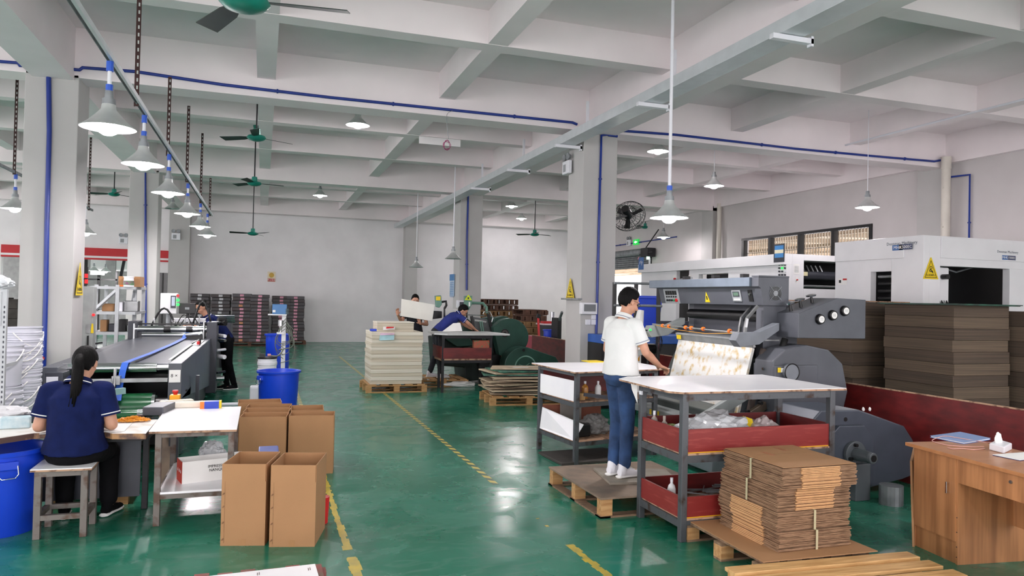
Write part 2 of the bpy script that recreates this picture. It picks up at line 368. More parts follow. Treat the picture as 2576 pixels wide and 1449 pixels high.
mark(MB().box(.59, .65, 8.1, 20.5, .0004, .0014), HATCH, 'hatched yellow tape line running from the blue bin to the back wall')
mark(ragged(.60, 5.15, 8.1, .07, 2), TAPE, 'worn yellow tape line beside the open cartons')
mark(ragged(.61, 4.2, 5.0, .09, 3), TAPE, 'broken yellow tape piece beside the white board at the bottom edge')
mark(MB().box(2.10, 2.16, 6.6, 21.5, .0004, .0014), HATCH, 'hatched yellow tape line running past the stack of cream board')
mark(ragged(2.13, 5.18, 5.5, .06, 4, .4), TAPE, 'small leftover fragments of yellow tape between the pallets')
mark(ragged(2.13, 4.1, 4.85, .075, 5, .05), TAPE, 'torn yellow tape piece near the bottom edge by the timber pallet')
# blue conduit pipes
def pipe(pts, label, r=.022):
    t = MB().tube(pts, r, 10)
    for i in range(len(pts)-1):
        a, b_ = Vector(pts[i]), Vector(pts[i+1]); n = int((b_-a).length/1.3)
        for k in range(n):
            c = a.lerp(b_, (k+.5)/n); d = (b_-a).normalized(); t.cyl(c-d*.012, c+d*.012, r*1.5, n=8)
    return tag(t.build('conduit_pipe', BLUE_PIPE, smooth=True), label, 'pipe')
YP = 11.37
pipe([AY(x, y, YP) for x, y in ((-60, 150), (45, 158), (50, 165), (90, 165), (200, 176), (208, 170), (340, 180), (560, 213), (830, 245), (1140, 277), (1440, 308), (1452, 313))], 'long blue conduit pipe along the ceiling beam left of the middle column')
pipe([AY(x, y, YP) for x, y in ((122, 172), (124, 330), (118, 560), (115, 740), (111, 880), (108, 915))], 'blue conduit pipe running down the near left column', .03)
pipe([AY(x, y, YP) for x, y in ((1505, 325), (1527, 326), (1529, 339), (1513, 341), (1507, 560), (1502, 760), (1498, 905))], 'blue conduit pipe running down the middle column')
pipe([AY(x, y, YP) for x, y in ((1530, 340), (1553, 343))], 'short blue conduit branch at the top of the middle column')
pipe([AY(x, y, YP) for x, y in ((1552, 328), (1700, 339), (1830, 354), (2000, 374), (2200, 393), (2350, 406), (2368, 403))], 'blue conduit pipe along the ceiling beam right of the middle column')
pipe([V(13.2, 11.37, 4.1)+V(0, 0, .35), V(XR-.05, 10.9, 4.45), V(XR-.05, 10.9, 0.6)], 'blue conduit pipe running down the right wall beside the downpipe')
pipe([AY(x, y, 19.56) for x, y in ((342, 415), (343, 430), (366, 432), (366, 600), (366, 830))], 'blue conduit pipe down the second left column', .028)
pipe([AY(x, y, 19.56) for x, y in ((1195, 487), (1178, 489), (1175, 600), (1174, 730))], 'blue conduit pipe down the far column behind the green press', .028)
pipe([V(XR-.03, 21.9, 4.02), V(XR-.03, 26.9, 4.0)], 'blue conduit pipe across the right wall above the roller door')
valve = thing('pipe_valve', 'red and blue valve at the foot of the near left column pipe', 'valve', AY(108, 900, 11.33))
c = AY(108, 905, 11.33); MB().cyl(c+V(0, 0, -.13), c+V(0, 0, .13), .042, n=12).build('body', BLUE_PIPE, valve, smooth=True)
MB().cyl(c+V(0, -.03, .02), c+V(0, -.08, .02), .03, n=10).build('handle', RED, valve)
# downpipe on the right wall
t = MB().cyl(V(13.13, 11.25, 0), V(13.13, 11.25, 4.85), .085, n=16).cyl(V(13.13, 11.25, 4.6), V(13.13, 11.25, 4.85), .095, n=16)
for z in (2.2, 3.4, 4.2): t.box(13.03, 13.245, 11.23, 11.27, z, z+.03)
tag(t.build('downpipe', mat('cream_pvc', '#d5cfc4', .5, var=.1, scale=1.5), smooth=True), 'thick cream downpipe on the right wall', 'pipe')
t = MB().cyl(V(13.28, 19.3, 0), V(13.28, 19.3, 4.85), .07, n=12)
tag(t.build('downpipe', mat('cream_pvc', '#d5cfc4'), smooth=True), 'cream downpipe on the right wall left of the strip window', 'pipe')
# white cable trunking under the beam with brackets
tag(MB().box(4.7, 4.98, -3, 28, 4.40, 4.54).build('cable_trunking', mat('white_trunking', '#ced3d6', .35, .2, var=.06), bev=.004), 'long white metal cable trunking hung under the ceiling beam', 'trunking')
for i, (x, y, lab) in enumerate(((1968, 92, 'nearest'), (1626, 262, 'second'), (1411, 366, 'middle'), (1297, 428, 'fourth'), (1204, 474, 'fifth'))):
    p = G(x, y, 4.38)
    br = MB().box(4.62, 5.1, p.y-.03, p.y+.03, 4.345, 4.395).box(5.07, 5.1, p.y-.03, p.y+.03, 4.32, 4.42)
    tag(br.build('trunking_bracket', WHITEPL), ('nearest' if i == 0 else ORD[i]+' nearest')+' white bracket under the cable trunking', 'bracket')
for i, y in enumerate((5.3, 8.0, 10.6, 13.6, 16.5)):
    tag(MB().box(4.8, 4.84, y, y+.03, 4.54, 4.93+(0 if i else 0)).build('trunking_hanger', WHITEPL), ('nearest' if i == 0 else ORD[i]+' nearest')+' thin strap holding the cable trunking to the ceiling', 'hanger')
# thin white conduit on right ceiling beam
a, b_ = AX(2125, 355, 11.0), AX(2576, 236, 11.0)
tag(MB().tube([V(10.6, 11.3, 4.88), V(10.6, 4.0, 4.88)], .018).build('cable_conduit', WHITEPL), 'thin white conduit along the right hand ceiling beam', 'pipe')

# ------------------------------------------------------------------ lamps
TZ = 3.6
def lamp_proto(lit, D=.42):
    t = thing('pendant_lamp', 'x', 'lamp')
    R_ = D/2
    prof = [(.035, .215), (.048, .205), (.056, .15), (.075, .125), (.11, .085), (.155, .04), (R_-.012, .006), (R_, 0), (R_-.004, -.004), (R_-.02, .0), (.148, .032), (.10, .076), (.065, .115), (.045, .145), (.03, .19)]
    MB().lathe([(r, z) for r, z in prof], n=40).build('lamp_shade', ALU, t, smooth=True)
    MB().lathe([(.001, .30), (.03, .30), (.034, .235), (.048, .235), (.052, .19), (.04, .185)], n=20).build('lamp_holder', GALV, t, smooth=True)
    if lit: MB().ell((0, 0, .012), .088, .088, .075, 14, 8).build('bulb', BULB, t, smooth=2)
    else: MB().ell((0, 0, .045), .05, .05, .05, 14, 8).build('bulb', WHITEPL, t, smooth=2)
    return t
LIT = lamp_proto(True); DARK = lamp_proto(False); _first = {True: True, False: True}
def ceilz(x, y):
    z = 5.35
    for c in COLX:
        if c+.08 <= x <= c+.58: z = min(z, 4.62)
    for q in (-5, 3.2, 11.4, 19.6, 27.75):
        if q <= y <= q+.45: z = min(z, 4.66)
        for k in (1, 2):
            if q+.05+k*2.73 <= y <= q+.31+k*2.73: z = min(z, 4.93)
    for c in CX:
        if abs(x-c) < .13: z = min(z, 4.93)
    return z
def lamp(px, py, w, ztop, label, group, lit=True, cordm=None, cr=.006, D=.42, name='cord', cuffs=False, Y=None):
    zc = FPX*D/w; d = _ray(px, py)/FPX; p = EYE+d*zc
    if Y: p = AY(px, py, Y)
    src = LIT if lit else DARK
    t = dup(src)
    t.location = p; ORG[t.name] = Vector((0, 0, 0)); tag(t, label, 'lamp', group)
    top = (ztop if ztop in (TZ, 4.1) or cuffs == 2 else ceilz(p.x, p.y)+.012)-p.z
    o = MB().cyl((0, 0, .29), (0, 0, top), cr, n=10).build('hanging_rod' if cr > .007 else 'cord', cordm or WHITEPL, t)
    if cuffs:
        for z0_, z1_ in ((.29, .35), (top-.08, top)): MB().cyl((0, 0, z0_), (0, 0, z1_), cr*1.7, n=10).build('rod_sleeve', mat('blue_sleeve', '#2b5bc7', .4), t)
    return t

for i, (ax, ay, lx, ly) in enumerate(((278, 155, 272, 322), (360, 290, 360, 414), (424, 388, 423, 486), (472, 462, 471, 538), (504, 512, 503, 570), (524, 538, 521, 592))):
    a = G(ax, ay, TZ); p = AY(lx, ly, a.y)
    t = lamp(lx, ly, 60, TZ, ('nearest' if i == 0 else ORD[i]+' nearest' if i < 5 else 'farthest')+' lit lamp hanging from the slanting slotted rail', 'lamps on the slotted rail', cr=.016, cuffs=True, Y=a.y)
TR = MB()
ya, yb_ = 3.0, 16.4
tr = thing('lamp_rail', 'slotted galvanised rail running away overhead on the left carrying lamps', 'rail', (-1.2, 3, TZ))
MB().box(-1.21, -1.185, ya, G(527, 542, TZ).y+.2, TZ, TZ+.045).build('conduit', mat('white_trunking', '#ccc'), tr)
sl = MB(); 
ye = G(527, 542, TZ).y+.2
sl.box(-1.235, -1.23, ya, ye, TZ, TZ+.045)
sl.build('slotted_angle', GALV, tr)
sl = MB(); y = ya
while y < ye: sl.box(-1.2365, -1.2355, y, y+.035, TZ+.012, TZ+.03); y += .06
sl.build('slot_pattern', BLACK, tr)
def hanger(px, py0, py1, zt, label):
    p = G(px, py0, zt) if py0 > 0 else None
    return p
def slotted(x, y, z0, z1, label):
    t = thing('slotted_hanger', label, 'hanger', (x, y, z0), 'slotted steel hangers')
    MB().box(x-.022, x+.022, y-.003, y+.003, z0, z1).box(x-.022, x-.019, y, y+.03, z0, z1).build('angle_bar', SLOTTED, t)
    s = MB(); z = z0+.02
    while z < z1-.04: s.box(x-.004, x+.010, y-.0042, y-.0032, z, z+.035); z += .075
    s.build('slot', mat('slot_seen_through', '#b9bcb8', .8), t)
for i, (px, py, py0) in enumerate(((340, 262, None), (420, 388, 193), (468, 455, 266), (503, 515, 335), (526, 541, 448))):
    p = G(px, py, TZ); slotted(p.x+.01, p.y, TZ-.02, AY(px+5, py0, p.y).z if py0 else 5.35, ('nearest' if i == 0 else ORD[i]+' nearest' if i < 4 else 'farthest')+' dark slotted hanger holding the lamp rail')
q1 = G(38, 436, TZ); q2 = G(224, 527, TZ); XR2 = (q1.x+q2.x)/2
slotted(XR2-.01, q1.y, TZ-.02, 5.35, 'dark slotted hanger left of the near left column')
slotted(XR2-.01, q2.y, TZ-.02, 5.35, 'dark slotted hanger between the two left columns')
tag(MB().box(XR2-.02, XR2+.005, 7, q2.y+.4, TZ, TZ+.045).build('lamp_rail', GALV), 'thin second lamp rail behind the near left column', 'rail')
lamp(37, 525, 56, TZ, 'lit lamp cut by the left edge of the near column', 'pendant lamps', cr=.016, cuffs=True, Y=q1.y+.1)
lamp(215, 587, 34, TZ, 'lit lamp mostly hidden by the near left column', 'pendant lamps', Y=q2.y-1.2)
# single pendants
PL = [(900, 315, 60, 4.62, 'lit lamp close under the beam above the aisle'), (805, 492, 36, 4.93, 'lit lamp high over the far aisle in front of the back wall'),
 (868, 543, 26, 4.62, 'small lamp nearest the back wall over the aisle'), (1655, 381, 50, 4.66, 'lit lamp under the beam right of the middle column'),
 (1796, 468, 50, 4.93, 'lit lamp on a cord left of the strip window'), (1702, 494, 34, 4.93, 'lit lamp half behind the big near lamp'),
 (1287, 519, 32, 4.93, 'lit lamp, highest of the far group left of the middle column'), (1312, 550, 28, 4.93, 'lit lamp in the middle of the far group left of the middle column'),
 (1250, 572, 24, 4.93, 'lit lamp, lowest left of the far group beside the far column'), (1414, 578, 22, 4.93, 'lit lamp at the left edge of the middle column'),
 (1669, 597, 33, 4.93, 'lit lamp low beside the roller door motor'), (2182, 522, 58, 4.93, 'lit lamp on a long cord right of the strip window')]
for q in PL: lamp(q[0], q[1], q[2], q[3], q[4], 'pendant lamps', Y=12.6 if q[0] == 1655 else None)
lamp(1683, 548, 97, 5.35, 'large lit lamp on a thick white rod in front of the right bay', 'pendant lamps', cr=.018, cuffs=True)
lamp(1140, 651, 43, 4.62, 'unlit grey lamp on a long white rod before the far column', 'unlit lamps', lit=False, cr=.016)
lamp(1047, 672, 36, 4.93, 'unlit grey lamp on a cord left of the other unlit one', 'unlit lamps', lit=False, cr=.012)
lamp(434, 525, 30, 4.93, 'unlit lamp behind the rail beside the second left column', 'unlit lamps', lit=False, Y=22)
lamp(236, 681, 22, 4.1, 'lit lamp in the next hall, left of the pair', 'lamps in the next hall', Y=33)
lamp(265, 683, 20, 4.1, 'lit lamp in the next hall, right of the pair', 'lamps in the next hall', Y=33.5)
# lamps of the hall behind the viewer continue the rows
for i, (x, y) in enumerate(((-1.2, 1.5), (2.2, 1.0), (6.5, 2.2), (9.5, 3.5), (-5.5, 4.5))):
    t = dup(LIT); t.location = (x, y, 3.3); tag(t, ['ceiling lamp behind the viewer on the rail line', 'ceiling lamp above the viewer', 'ceiling lamp over the desk side', 'ceiling lamp in the right bay near the viewer', 'ceiling lamp left of the viewer'][i], 'lamp', 'pendant lamps')
    MB().cyl((0, 0, .29), (0, 0, ceilz(x, y)-3.3), .006, n=8).build('cord', WHITEPL, t)

def drop(root):
    for c in list(root.children): bpy.data.objects.remove(c)
    bpy.data.objects.remove(root)
drop(LIT); drop(DARK)
# ------------------------------------------------------------------ ceiling fans
def fan_proto():
    t = thing('ceiling_fan', 'x', 'fan')
    MB().lathe([(.001, -.05), (.06, -.05), (.12, -.03), (.15, 0), (.13, .03), (.06, .05), (.055, .14), (.03, .15)], n=28).build('motor_housing', TEAL, t, smooth=True)
    for k in range(3):
        a = 2*PI*k/3; u = V(math.cos(a), math.sin(a), 0); w = V(-math.sin(a), math.cos(a), 0)
        b = MB(); o = V(0, 0, .01)
        P = [(.12, -.03), (.25, -.06), (.60, -.075), (.62, .06), (.25, .05), (.12, .03)]
        b.add([o+u*x+w*y_+V(0, 0, y_*.25+s*.003) for s in (-1, 1) for x, y_ in P], [(5, 4, 3, 2, 1, 0), (6, 7, 8, 9, 10, 11)]+[(i, (i+1) % 6, 6+(i+1) % 6, 6+i) for i in range(6)])
        b.build('blade', FANBLADE, t)
    return t
FAN = fan_proto(); _ff = [True]
def fan(px, py, w, toppy, label, rz, D=1.24, canopy=True, ztop=None):
    p = EYE+_ray(px, py)/FPX*(FPX*D/w)
    t = dup(FAN)
    t.location = p; t.rotation_euler[2] = rz; tag(t, label, 'fan', 'green ceiling fans')
    zt = ceilz(p.x, p.y)+.01-p.z
    MB().cyl((0, 0, .1), (0, 0, zt), .014, n=8).build('down_rod', DARKSTEEL, t)
    MB().lathe([(.02, zt-.1), (.05, zt-.06), (.06, zt), (.001, zt)], n=14).build('canopy', TEAL, t)
fan(645, 347, 196, 252, 'green ceiling fan nearest of the three in the aisle row', .5)
fan(640, 462, 146, 372, 'green ceiling fan, second of the three in the aisle row', 2.3)
fan(636, 588, 112, 472, 'green ceiling fan, farthest and lowest of the aisle row', 1.2)
fan(287, 489, 116, 370, 'green ceiling fan between the two left columns', .9)
fan(1345, 590, 100, 503, 'far green ceiling fan left of the middle column', .3)
fan(1623, 572, 84, 487, 'far green ceiling fan right of the middle column', 1.6)
fan(615, 6, 520, -200, 'large near green fan cut by the top edge', 2.0, ztop=5.3)
drop(FAN)
# wall fan on the middle column
t = thing('wall_fan', 'black caged industrial fan mounted on the right side of the middle column', 'fan', AY(1578, 545, 12.0))
c = AY(1582, 543, 11.9); nrm = V(.62, .62, -.38).normalized(); a = nrm.orthogonal().normalized(); b_ = nrm.cross(a)
cg = MB()
def ringpts(c, a, b_, r, n=36): return [c+(a*math.cos(2*PI*k/n)+b_*math.sin(2*PI*k/n))*r for k in range(n+1)]
for r_, off in ((.30, 0), (.30, .03), (.20, .07), (.10, .09), (.28, -.05), (.15, -.1)): cg.tube(ringpts(c+nrm*off, a, b_, r_), .0045, 5)
for k in range(28):
    v = a*math.cos(2*PI*k/28)+b_*math.sin(2*PI*k/28); v2 = a*math.cos(2*PI*(k+2)/28)+b_*math.sin(2*PI*(k+2)/28)
    cg.tube([c+nrm*.09+v*.05, c+nrm*.07+v*.2, c+nrm*.02+v2*.30], .003, 4); cg.tube([c-nrm*.1+v*.1, c-nrm*.05+v*.28, c+v*.30], .003, 4)
cg.build('cage', DARKSTEEL, t)
for k in range(3):
    v = a*math.cos(2.09*k+.4)+b_*math.sin(2.09*k+.4); w_ = nrm.cross(v)
    MB().add([c+v*.04-w_*.03, c+v*.25-w_*.07+nrm*.02, c+v*.27+w_*.03-nrm*.02, c+v*.05+w_*.03, c+v*.04-w_*.03+nrm*.006, c+v*.25-w_*.07+nrm*.026, c+v*.27+w_*.03-nrm*.014, c+v*.05+w_*.03+nrm*.006], [(3, 2, 1, 0), (4, 5, 6, 7), (0, 1, 5, 4), (1, 2, 6, 5), (2, 3, 7, 6), (3, 0, 4, 7)]).build('blade', BLACK, t)
MB().cyl(c-nrm*.02, c-nrm*.26, .085, .07, n=20).build('motor', BLACK, t, smooth=True)
MB().bar(c-nrm*.15-V(0, 0, .06), V(5.76, 11.9, c.z-.16), .05).build('wall_bracket', BLACK, t)
# cable bundle, conduit boxes at the ceiling
t = thing('hanging_cable', 'tangled pink and blue wire coil dangling from the ceiling beam', 'cable', AY(1125, 365, 11.2))
cable([AY(1138, 278, 11.35), AY(1124, 290, 11.2), AY(1126, 330, 11.2), AY(1128, 350, 11.2)], .004, 'lead', GALV, t)
PINKW = mat('pink_wire', '#a83672', .5)
pts = []; cc = AY(1124, 365, 11.2); rr = random.Random(3)
for k in range(60):
    th = k*.7; pts.append(cc+V(math.cos(th)*.06*rr.uniform(.6, 1.1), rr.uniform(-.02, .02), math.sin(th)*.08*rr.uniform(.6, 1.1)))
cable(pts, .0025, 'coil', PINKW, t, 4, 3)
tag(MB().box(*sorted((AY(1055, 328, 14.1).x, AY(1158, 350, 14.1).x)), 14.08, 14.12, 4.76, 4.9).build('beam_patch', WHITE_WALL), 'white rectangular patch on the ceiling beam behind the dangling wire', 'panel')
# emergency lights
def twinlight(c, right, label, s=1.0, exitsign=False):
    c = Vector(c); right = Vector(right).normalized(); up = V(0, 0, 1); n = right.cross(up)
    t = thing('emergency_light', label, 'lamp', c, 'emergency lights')
    MB().prism([(-.14*s, -.13*s), (.14*s, -.13*s), (.14*s, .1*s), (-.14*s, .1*s)], c, right, up, n, .07*s).build('battery_box', WHITEPL, t, bev=.01)
    MB().prism([(-.09*s, -.09*s), (.02*s, -.09*s), (.02*s, .04*s), (-.09*s, .04*s)], c+n*.071*s, right, up, n, .002).build('label_plate', mat('grey_plate', '#9a9da0', .5), t)
    for k in (-1, 1):
        q = c+right*(.08*s*k)+up*.17*s+n*.04*s
        MB().lathe([(.001, -.04*s), (.04*s, -.03*s), (.065*s, .02*s), (.06*s, .03*s), (.001, .025*s)], q, n, n=18).build('lamp_head', GALV, t, smooth=True)
        MB().bar(q-up*.08*s, q-n*.02*s, .012).build('lamp_stem', GALV, t)
    return t
twinlight(AX(1431, 420, 5.09), (0, -1, 0), 'twin head emergency light on the left face of the middle column')
twinlight(AY(311, 604, YB-.02), (1, 0, 0), 'twin head emergency light on the wall left of the second column')
twinlight(AY(443, 594, YB-.6), (1, 0, 0), 'twin head emergency light on the corner pier')
twinlight(V(XR-.02, 25.3, 4.05)+V(0, 0, 0), (0, -1, 0), 'twin head emergency light over the roller door beside the exit sign')
t = thing('exit_sign', 'small green lit exit sign above the roller door', 'sign', (XR-.1, 24.8, 4.0))
MB().box(XR-.06, XR-.02, 24.55, 24.95, 3.93, 4.13).build('sign_box', mat('green_lit_sign', '#15a53b', .4, emit=.8), t)
MB().prism([(-.12, 0), (0, .05), (0, .02), (.12, .02), (.12, -.02), (0, -.02), (0, -.05)], V(XR-.062, 24.75, 4.03), (0, -1, 0), (0, 0, 1), (-1, 0, 0), .003).build('arrow', mat('white_lit', '#e8ffe8', .4, emit=1.5), t)
# signs and notices
def warn_triangle(c, right, w, h, label, txt=None, m=YELLOW):
    c = Vector(c); right = Vector(right).normalized(); up = V(0, 0, 1); n = right.cross(up)
    t = thing('warning_sign', label, 'sign', c)
    MB().prism([(-w/2, 0), (w/2, 0), (w/2, .04*h), (.03*w, h), (-.03*w, h), (-w/2, .04*h)], c, right, up, n, .004).build('plate', m, t)
    hl = .12*w
    o = MB(); P = [(-w/2+.09*w, .06*h), (w/2-.09*w, .06*h), (0, .88*h)]; I = [(-w/2+.135*w, .085*h), (w/2-.135*w, .085*h), (0, .82*h)]
    for i in range(3):
        a, b2, c2, d2 = P[i], P[(i+1) % 3], I[(i+1) % 3], I[i]; o.prism([a, b2, c2, d2], c+n*.004, right, up, n, .001)
    o.build('border', BLACK, t)
    g = MB(); q = c+n*.004+up*.46*h
    g.lathe([(.055*w, 0), (.09*w, 0), (.09*w, .001), (.055*w, .001)], q+up*.06*h, n, n=16, closed=True); g.lathe([(.03*w, 0), (.07*w, 0), (.07*w, .001), (.03*w, .001)], q-up*.07*h-right*.04*w, n, n=16, closed=True)
    g.prism([(.02*w, -.12*h), (.16*w, -.2*h), (.14*w, -.1*h), (.05*w, -.04*h)], q, right, up, n, .001); g.build('pictogram', BLACK, t)
    if txt: text(txt, c+n*.0052+up*.18*h, .12*w, right, up, BLACK, t)
    return t
SG = '\u5f53\u5fc3\u673a\u68b0\u4f24\u4eba'
warn_triangle(AX(197, 743, -2.44)+V(.01, 0, 0), (0, 1, 0), .4, .46, 'tall narrow looking yellow warning triangle on the near left column', SG)
warn_triangle(AX(1434, 752, 5.09)-V(.0, 0, 0), (0, -1, 0), .36, .36, 'yellow warning triangle on the left face of the middle column', SG)
t = thing('notice', 'small poster with a gold disc and red text on the back wall', 'notice', AY(683, 695, YB-.02))
c = AY(683, 695, YB-.01); U, X = V(0, 0, 1), V(1, 0, 0)
MB().prism([(-.14, -.2), (.14, -.2), (.14, .17), (-.14, .17)], c, X, U, (0, -1, 0), .006).build('sheet', mat('cream_notice', '#e8dcc0', .6), t)
MB().lathe([(.001, 0), (.09, 0), (.09, .002), (.001, .002)], c+V(0, -.006, .04), (0, -1, 0), n=24).build('gold_disc', mat('gold_disc_ink', '#c9a13a', .5), t)
MB().prism([(-.13, -.19), (.13, -.19), (.13, -.09), (-.13, -.09)], c, X, U, (0, -1, 0), .008).build('red_panel', mat('red_ink', '#bf3a34', .6), t)
text('\u7981\u6b62\u5438\u70df', c+V(0, -.0085, -.14), .07, X, U, PAPER, t)
t = thing('notice', 'tall blue and white notice on the left face of the far column', 'notice', AX(1137, 700, 5.08))
a = AX(1137, 745, 5.1); b2 = AX(1137, 690, 5.1)
MB().box(5.09, 5.105, a.y-.25, a.y+.25, a.z, b2.z).build('sheet', mat('pale_blue_notice', '#a9bed3', .5), t)
MB().box(5.08, 5.09, a.y-.25, a.y+.25, b2.z-.18, b2.z).build('blue_header', mat('blue_ink', '#3b79b0', .5), t)
for k in range(9): MB().box(5.084, 5.09, a.y-.2, a.y+.2, b2.z-.25-.05*k, b2.z-.235-.05*k).build('text_line', mat('blue_ink', '#3b79b0'), t)
# electric cabinet on the middle column
t = thing('electric_box', 'white electric meter box with dark window on the middle column', 'box', AY(1480, 776, 11.3))
p0, p1 = AY(1463, 790, 11.3), AY(1502, 762, 11.3)
MB().box(p0.x, p1.x, 11.28, 11.4, p0.z, p1.z).build('case', WHITEPL, t, bev=.006)
q0, q1 = AY(1470, 783, 11.27), AY(1499, 766, 11.27); MB().box(q0.x, q1.x, 11.272, 11.282, q0.z, q1.z).build('window', mat('smoked_window', '#5a5f63', .2), t)
t = thing('socket_box', 'double white socket plate below the electric box', 'socket', AY(1485, 810, 11.38))
for a_, b3, c3, d3 in ((1473, 817, 1485, 804), (1486, 817, 1499, 804), (1488, 803, 1499, 792)):
    p0, p1 = AY(a_, b3, 11.38), AY(c3, d3, 11.38); MB().box(p0.x, p1.x, 11.36, 11.4, p0.z, p1.z).build('socket', WHITEPL, t, bev=.003)
# corner angle strip on the middle column
tag(MB().box(5.04, 5.12, 11.34, 12.08, AY(1440, 752, 11.38).z-.015, AY(1440, 752, 11.38).z+.015).build('ledge', GALV), 'thin metal ledge on the left face of the middle column', 'ledge')
# ------------------------------------------------------------------ left: sheet gluing line with green belt
def legs(mb_mat, parent, pts, z0, z1, w=.045, name='leg'):
    for x, y in pts: MB().box(x-w/2, x+w/2, y-w/2, y+w/2, z0, z1).build(name, mb_mat, parent, bev=.004)
# work table with white top (front left)
t = thing('steel_table', 'white topped steel table with a lower shelf beside the open cartons', 'table', (-.46, 6.5, 0))
P = [(-.77, 5.98), (-.16, 5.95), (-.16, 7.12), (-.78, 7.15)]
def slab(poly, z0, z1): return MB().prism(poly, (0, 0, z0), (1, 0, 0), (0, 1, 0), (0, 0, 1), z1-z0)
slab(P, .70, .716).build('table_top', PLYEDGE, t); slab([(x*.999, y*.999+.003) for x, y in P], .716, .722).build('laminate', LAMINATE, t)
legs(RUSTY2, t, ((-.71, 6.05), (-.2, 6.03), (-.71, 7.05), (-.2, 7.05)), 0, .70)
fr = MB().box(-.71, -.2, 6.03, 6.06, .66, .70).box(-.71, -.2, 7.03, 7.06, .66, .70).box(-.22, -.19, 6.03, 7.06, .66, .70).box(-.72, -.69, 6.03, 7.06, .66, .70); fr.build('top_frame', RUSTY2, t)
fr = MB().box(-.71, -.2, 6.03, 6.06, .2, .235).box(-.71, -.2, 7.03, 7.06, .2, .235).box(-.22, -.19, 6.03, 7.06, .2, .235).box(-.72, -.69, 6.03, 7.06, .2, .235); fr.build('shelf_frame', RUSTY2, t)
MB().box(-.70, -.19, 6.03, 7.06, .236, .252).build('shelf', LAMINATE, t)
# carton on its shelf
t = thing('white_carton', 'white and red open carton printed IMPRESSION on the shelf of the steel table', 'box', (-.4, 6.4, .252))
a = V(-.56, 6.25, .252); u = V(.62, .18, 0).normalized(); w = V(-.18, .62, 0).normalized(); L_, D_, H_ = .50, .2, .17
def openbox(o, u, w, L, D, H, th=.004):
    m = MB(); up = V(0, 0, 1)
    def q(a0, a1, b0, b1, z0, z1): m.hexa([o+u*x+w*y+up*z for z in (z0, z1) for x, y in ((a0, b0), (a1, b0), (a1, b1), (a0, b1))])
    q(0, L, 0, D, 0, th); q(0, L, 0, th, th, H); q(0, L, D-th, D, th, H); q(0, th, th, D-th, th, H); q(L-th, L, th, D-th, th, H); return m
openbox(a, u, w, L_, D_, H_).build('carton_body', PAPER, t)
MB().hexa([a+u*x+w*y+V(0, 0, z) for z in (0, H_) for x, y in ((-.002, 0), (-.001, 0), (-.001, D_), (-.002, D_))]).build('red_end', mat('red_orange_print', '#d23a22', .5), t)
n = u.cross(V(0, 0, 1))
text('IMPRESSION\nNANQIAN', a+u*.27+n*.002+V(0, 0, .10), .03, u, (0, 0, 1), BLACK, t)
for k in range(3):
    c = a-u*.003+w*(.04+k*.055)+V(0, 0, .09); MB().prism([(-.01, -.012), (.01, -.012), (.01, .004), (0, .014), (-.01, .004)], c, -w, (0, 0, 1), -u, .001).build('care_mark', PAPER, t)
def crumple(c, rx, ry, rz, m, name, label, cat='bag', seed=0, amp=.35, parent=None, sub=4):
    bm = bmesh.new(); bmesh.ops.create_icosphere(bm, subdivisions=sub, radius=1)
    for v in bm.verts:
        d = v.co.normalized(); k = noise.noise(d*2.2+V(seed, 0, 0))*amp+noise.noise(d*6+V(0, seed, 0))*amp*.45+abs(noise.noise(d*11+V(0, 0, seed)))*amp*.3
        v.co = d*(1+k); v.co = V(v.co.x*rx, v.co.y*ry, max(v.co.z, -.75)*rz)
    me = bpy.data.meshes.new(name); bm.to_mesh(me); bm.free(); me.materials.append(m)
    lo = min(v.co.z for v in me.vertices)
    o = bpy.data.objects.new(name, me); COL.objects.link(o); o.location = Vector(c)+V(0, 0, -lo); ORG[o.name] = Vector(c)
    if label: tag(o, label, cat)
    return o
FILM = mat('clear_plastic_film', '#dfe3e6', .18, trans=.35, var=.05)
crumple((-.38, 6.72, .252), .11, .11, .13, FILM, 'plastic_bag', 'crumpled clear plastic bag behind the white and red carton', seed=3)
t = MB().hexa([V(-.83, 7.25, 0), V(-.74, 7.25, 0), V(-.74, 7.27, 0), V(-.83, 7.27, 0), V(-.9, 7.6, .72), V(-.8, 7.6, .72), V(-.8, 7.62, .72), V(-.9, 7.62, .72)])
tag(t.build('wood_board', PLY), 'plywood strip leaning behind the steel table', 'board')
# worn bench with cut out front, left of the table
t = thing('work_bench', 'worn low bench with notched front edge where the seated person works', 'bench', (-1.6, 6.5, 0))
poly = [(-2.6, 5.95), (-1.74, 5.98), (-1.66, 6.06), (-1.55, 6.17), (-1.12, 6.17), (-1.02, 6.04), (-.79, 5.99), (-.79, 6.62), (-2.6, 6.62)]
slab(poly, .66, .70).build('bench_top', mat('worn_bench_edge', '#a97f55', .6, scale=6, col2='#57413a', thr=(.42, .52)), t)
slab([(x, y+.006) for x, y in poly], .70, .703).build('bench_surface', mat('stained_white_bench', '#dcdbd6', .5, scale=5, col2='#b9b3a4', thr=(.5, .68)), t)
MB().box(-1.4, -.8, 6.3, 6.6, .61, .66).box(-1.4, -.84, 6.2, 6.24, .61, .655).build('bench_frame', DARKSTEEL, t)
legs(DARKSTEEL, t, ((-2.5, 6.1), (-.86, 6.56), (-2.5, 6.56)), 0, .66)
MB().box(-2.5, -.9, 6.57, 6.60, .1, .55).build('back_panel', MACHDARK, t)
tag(MB().box(-1.5, -.95, 6.1, 6.45, .7045, .7075).build('paper_sheet', PAPER), 'white paper sheet under the rubber bands', 'paper')
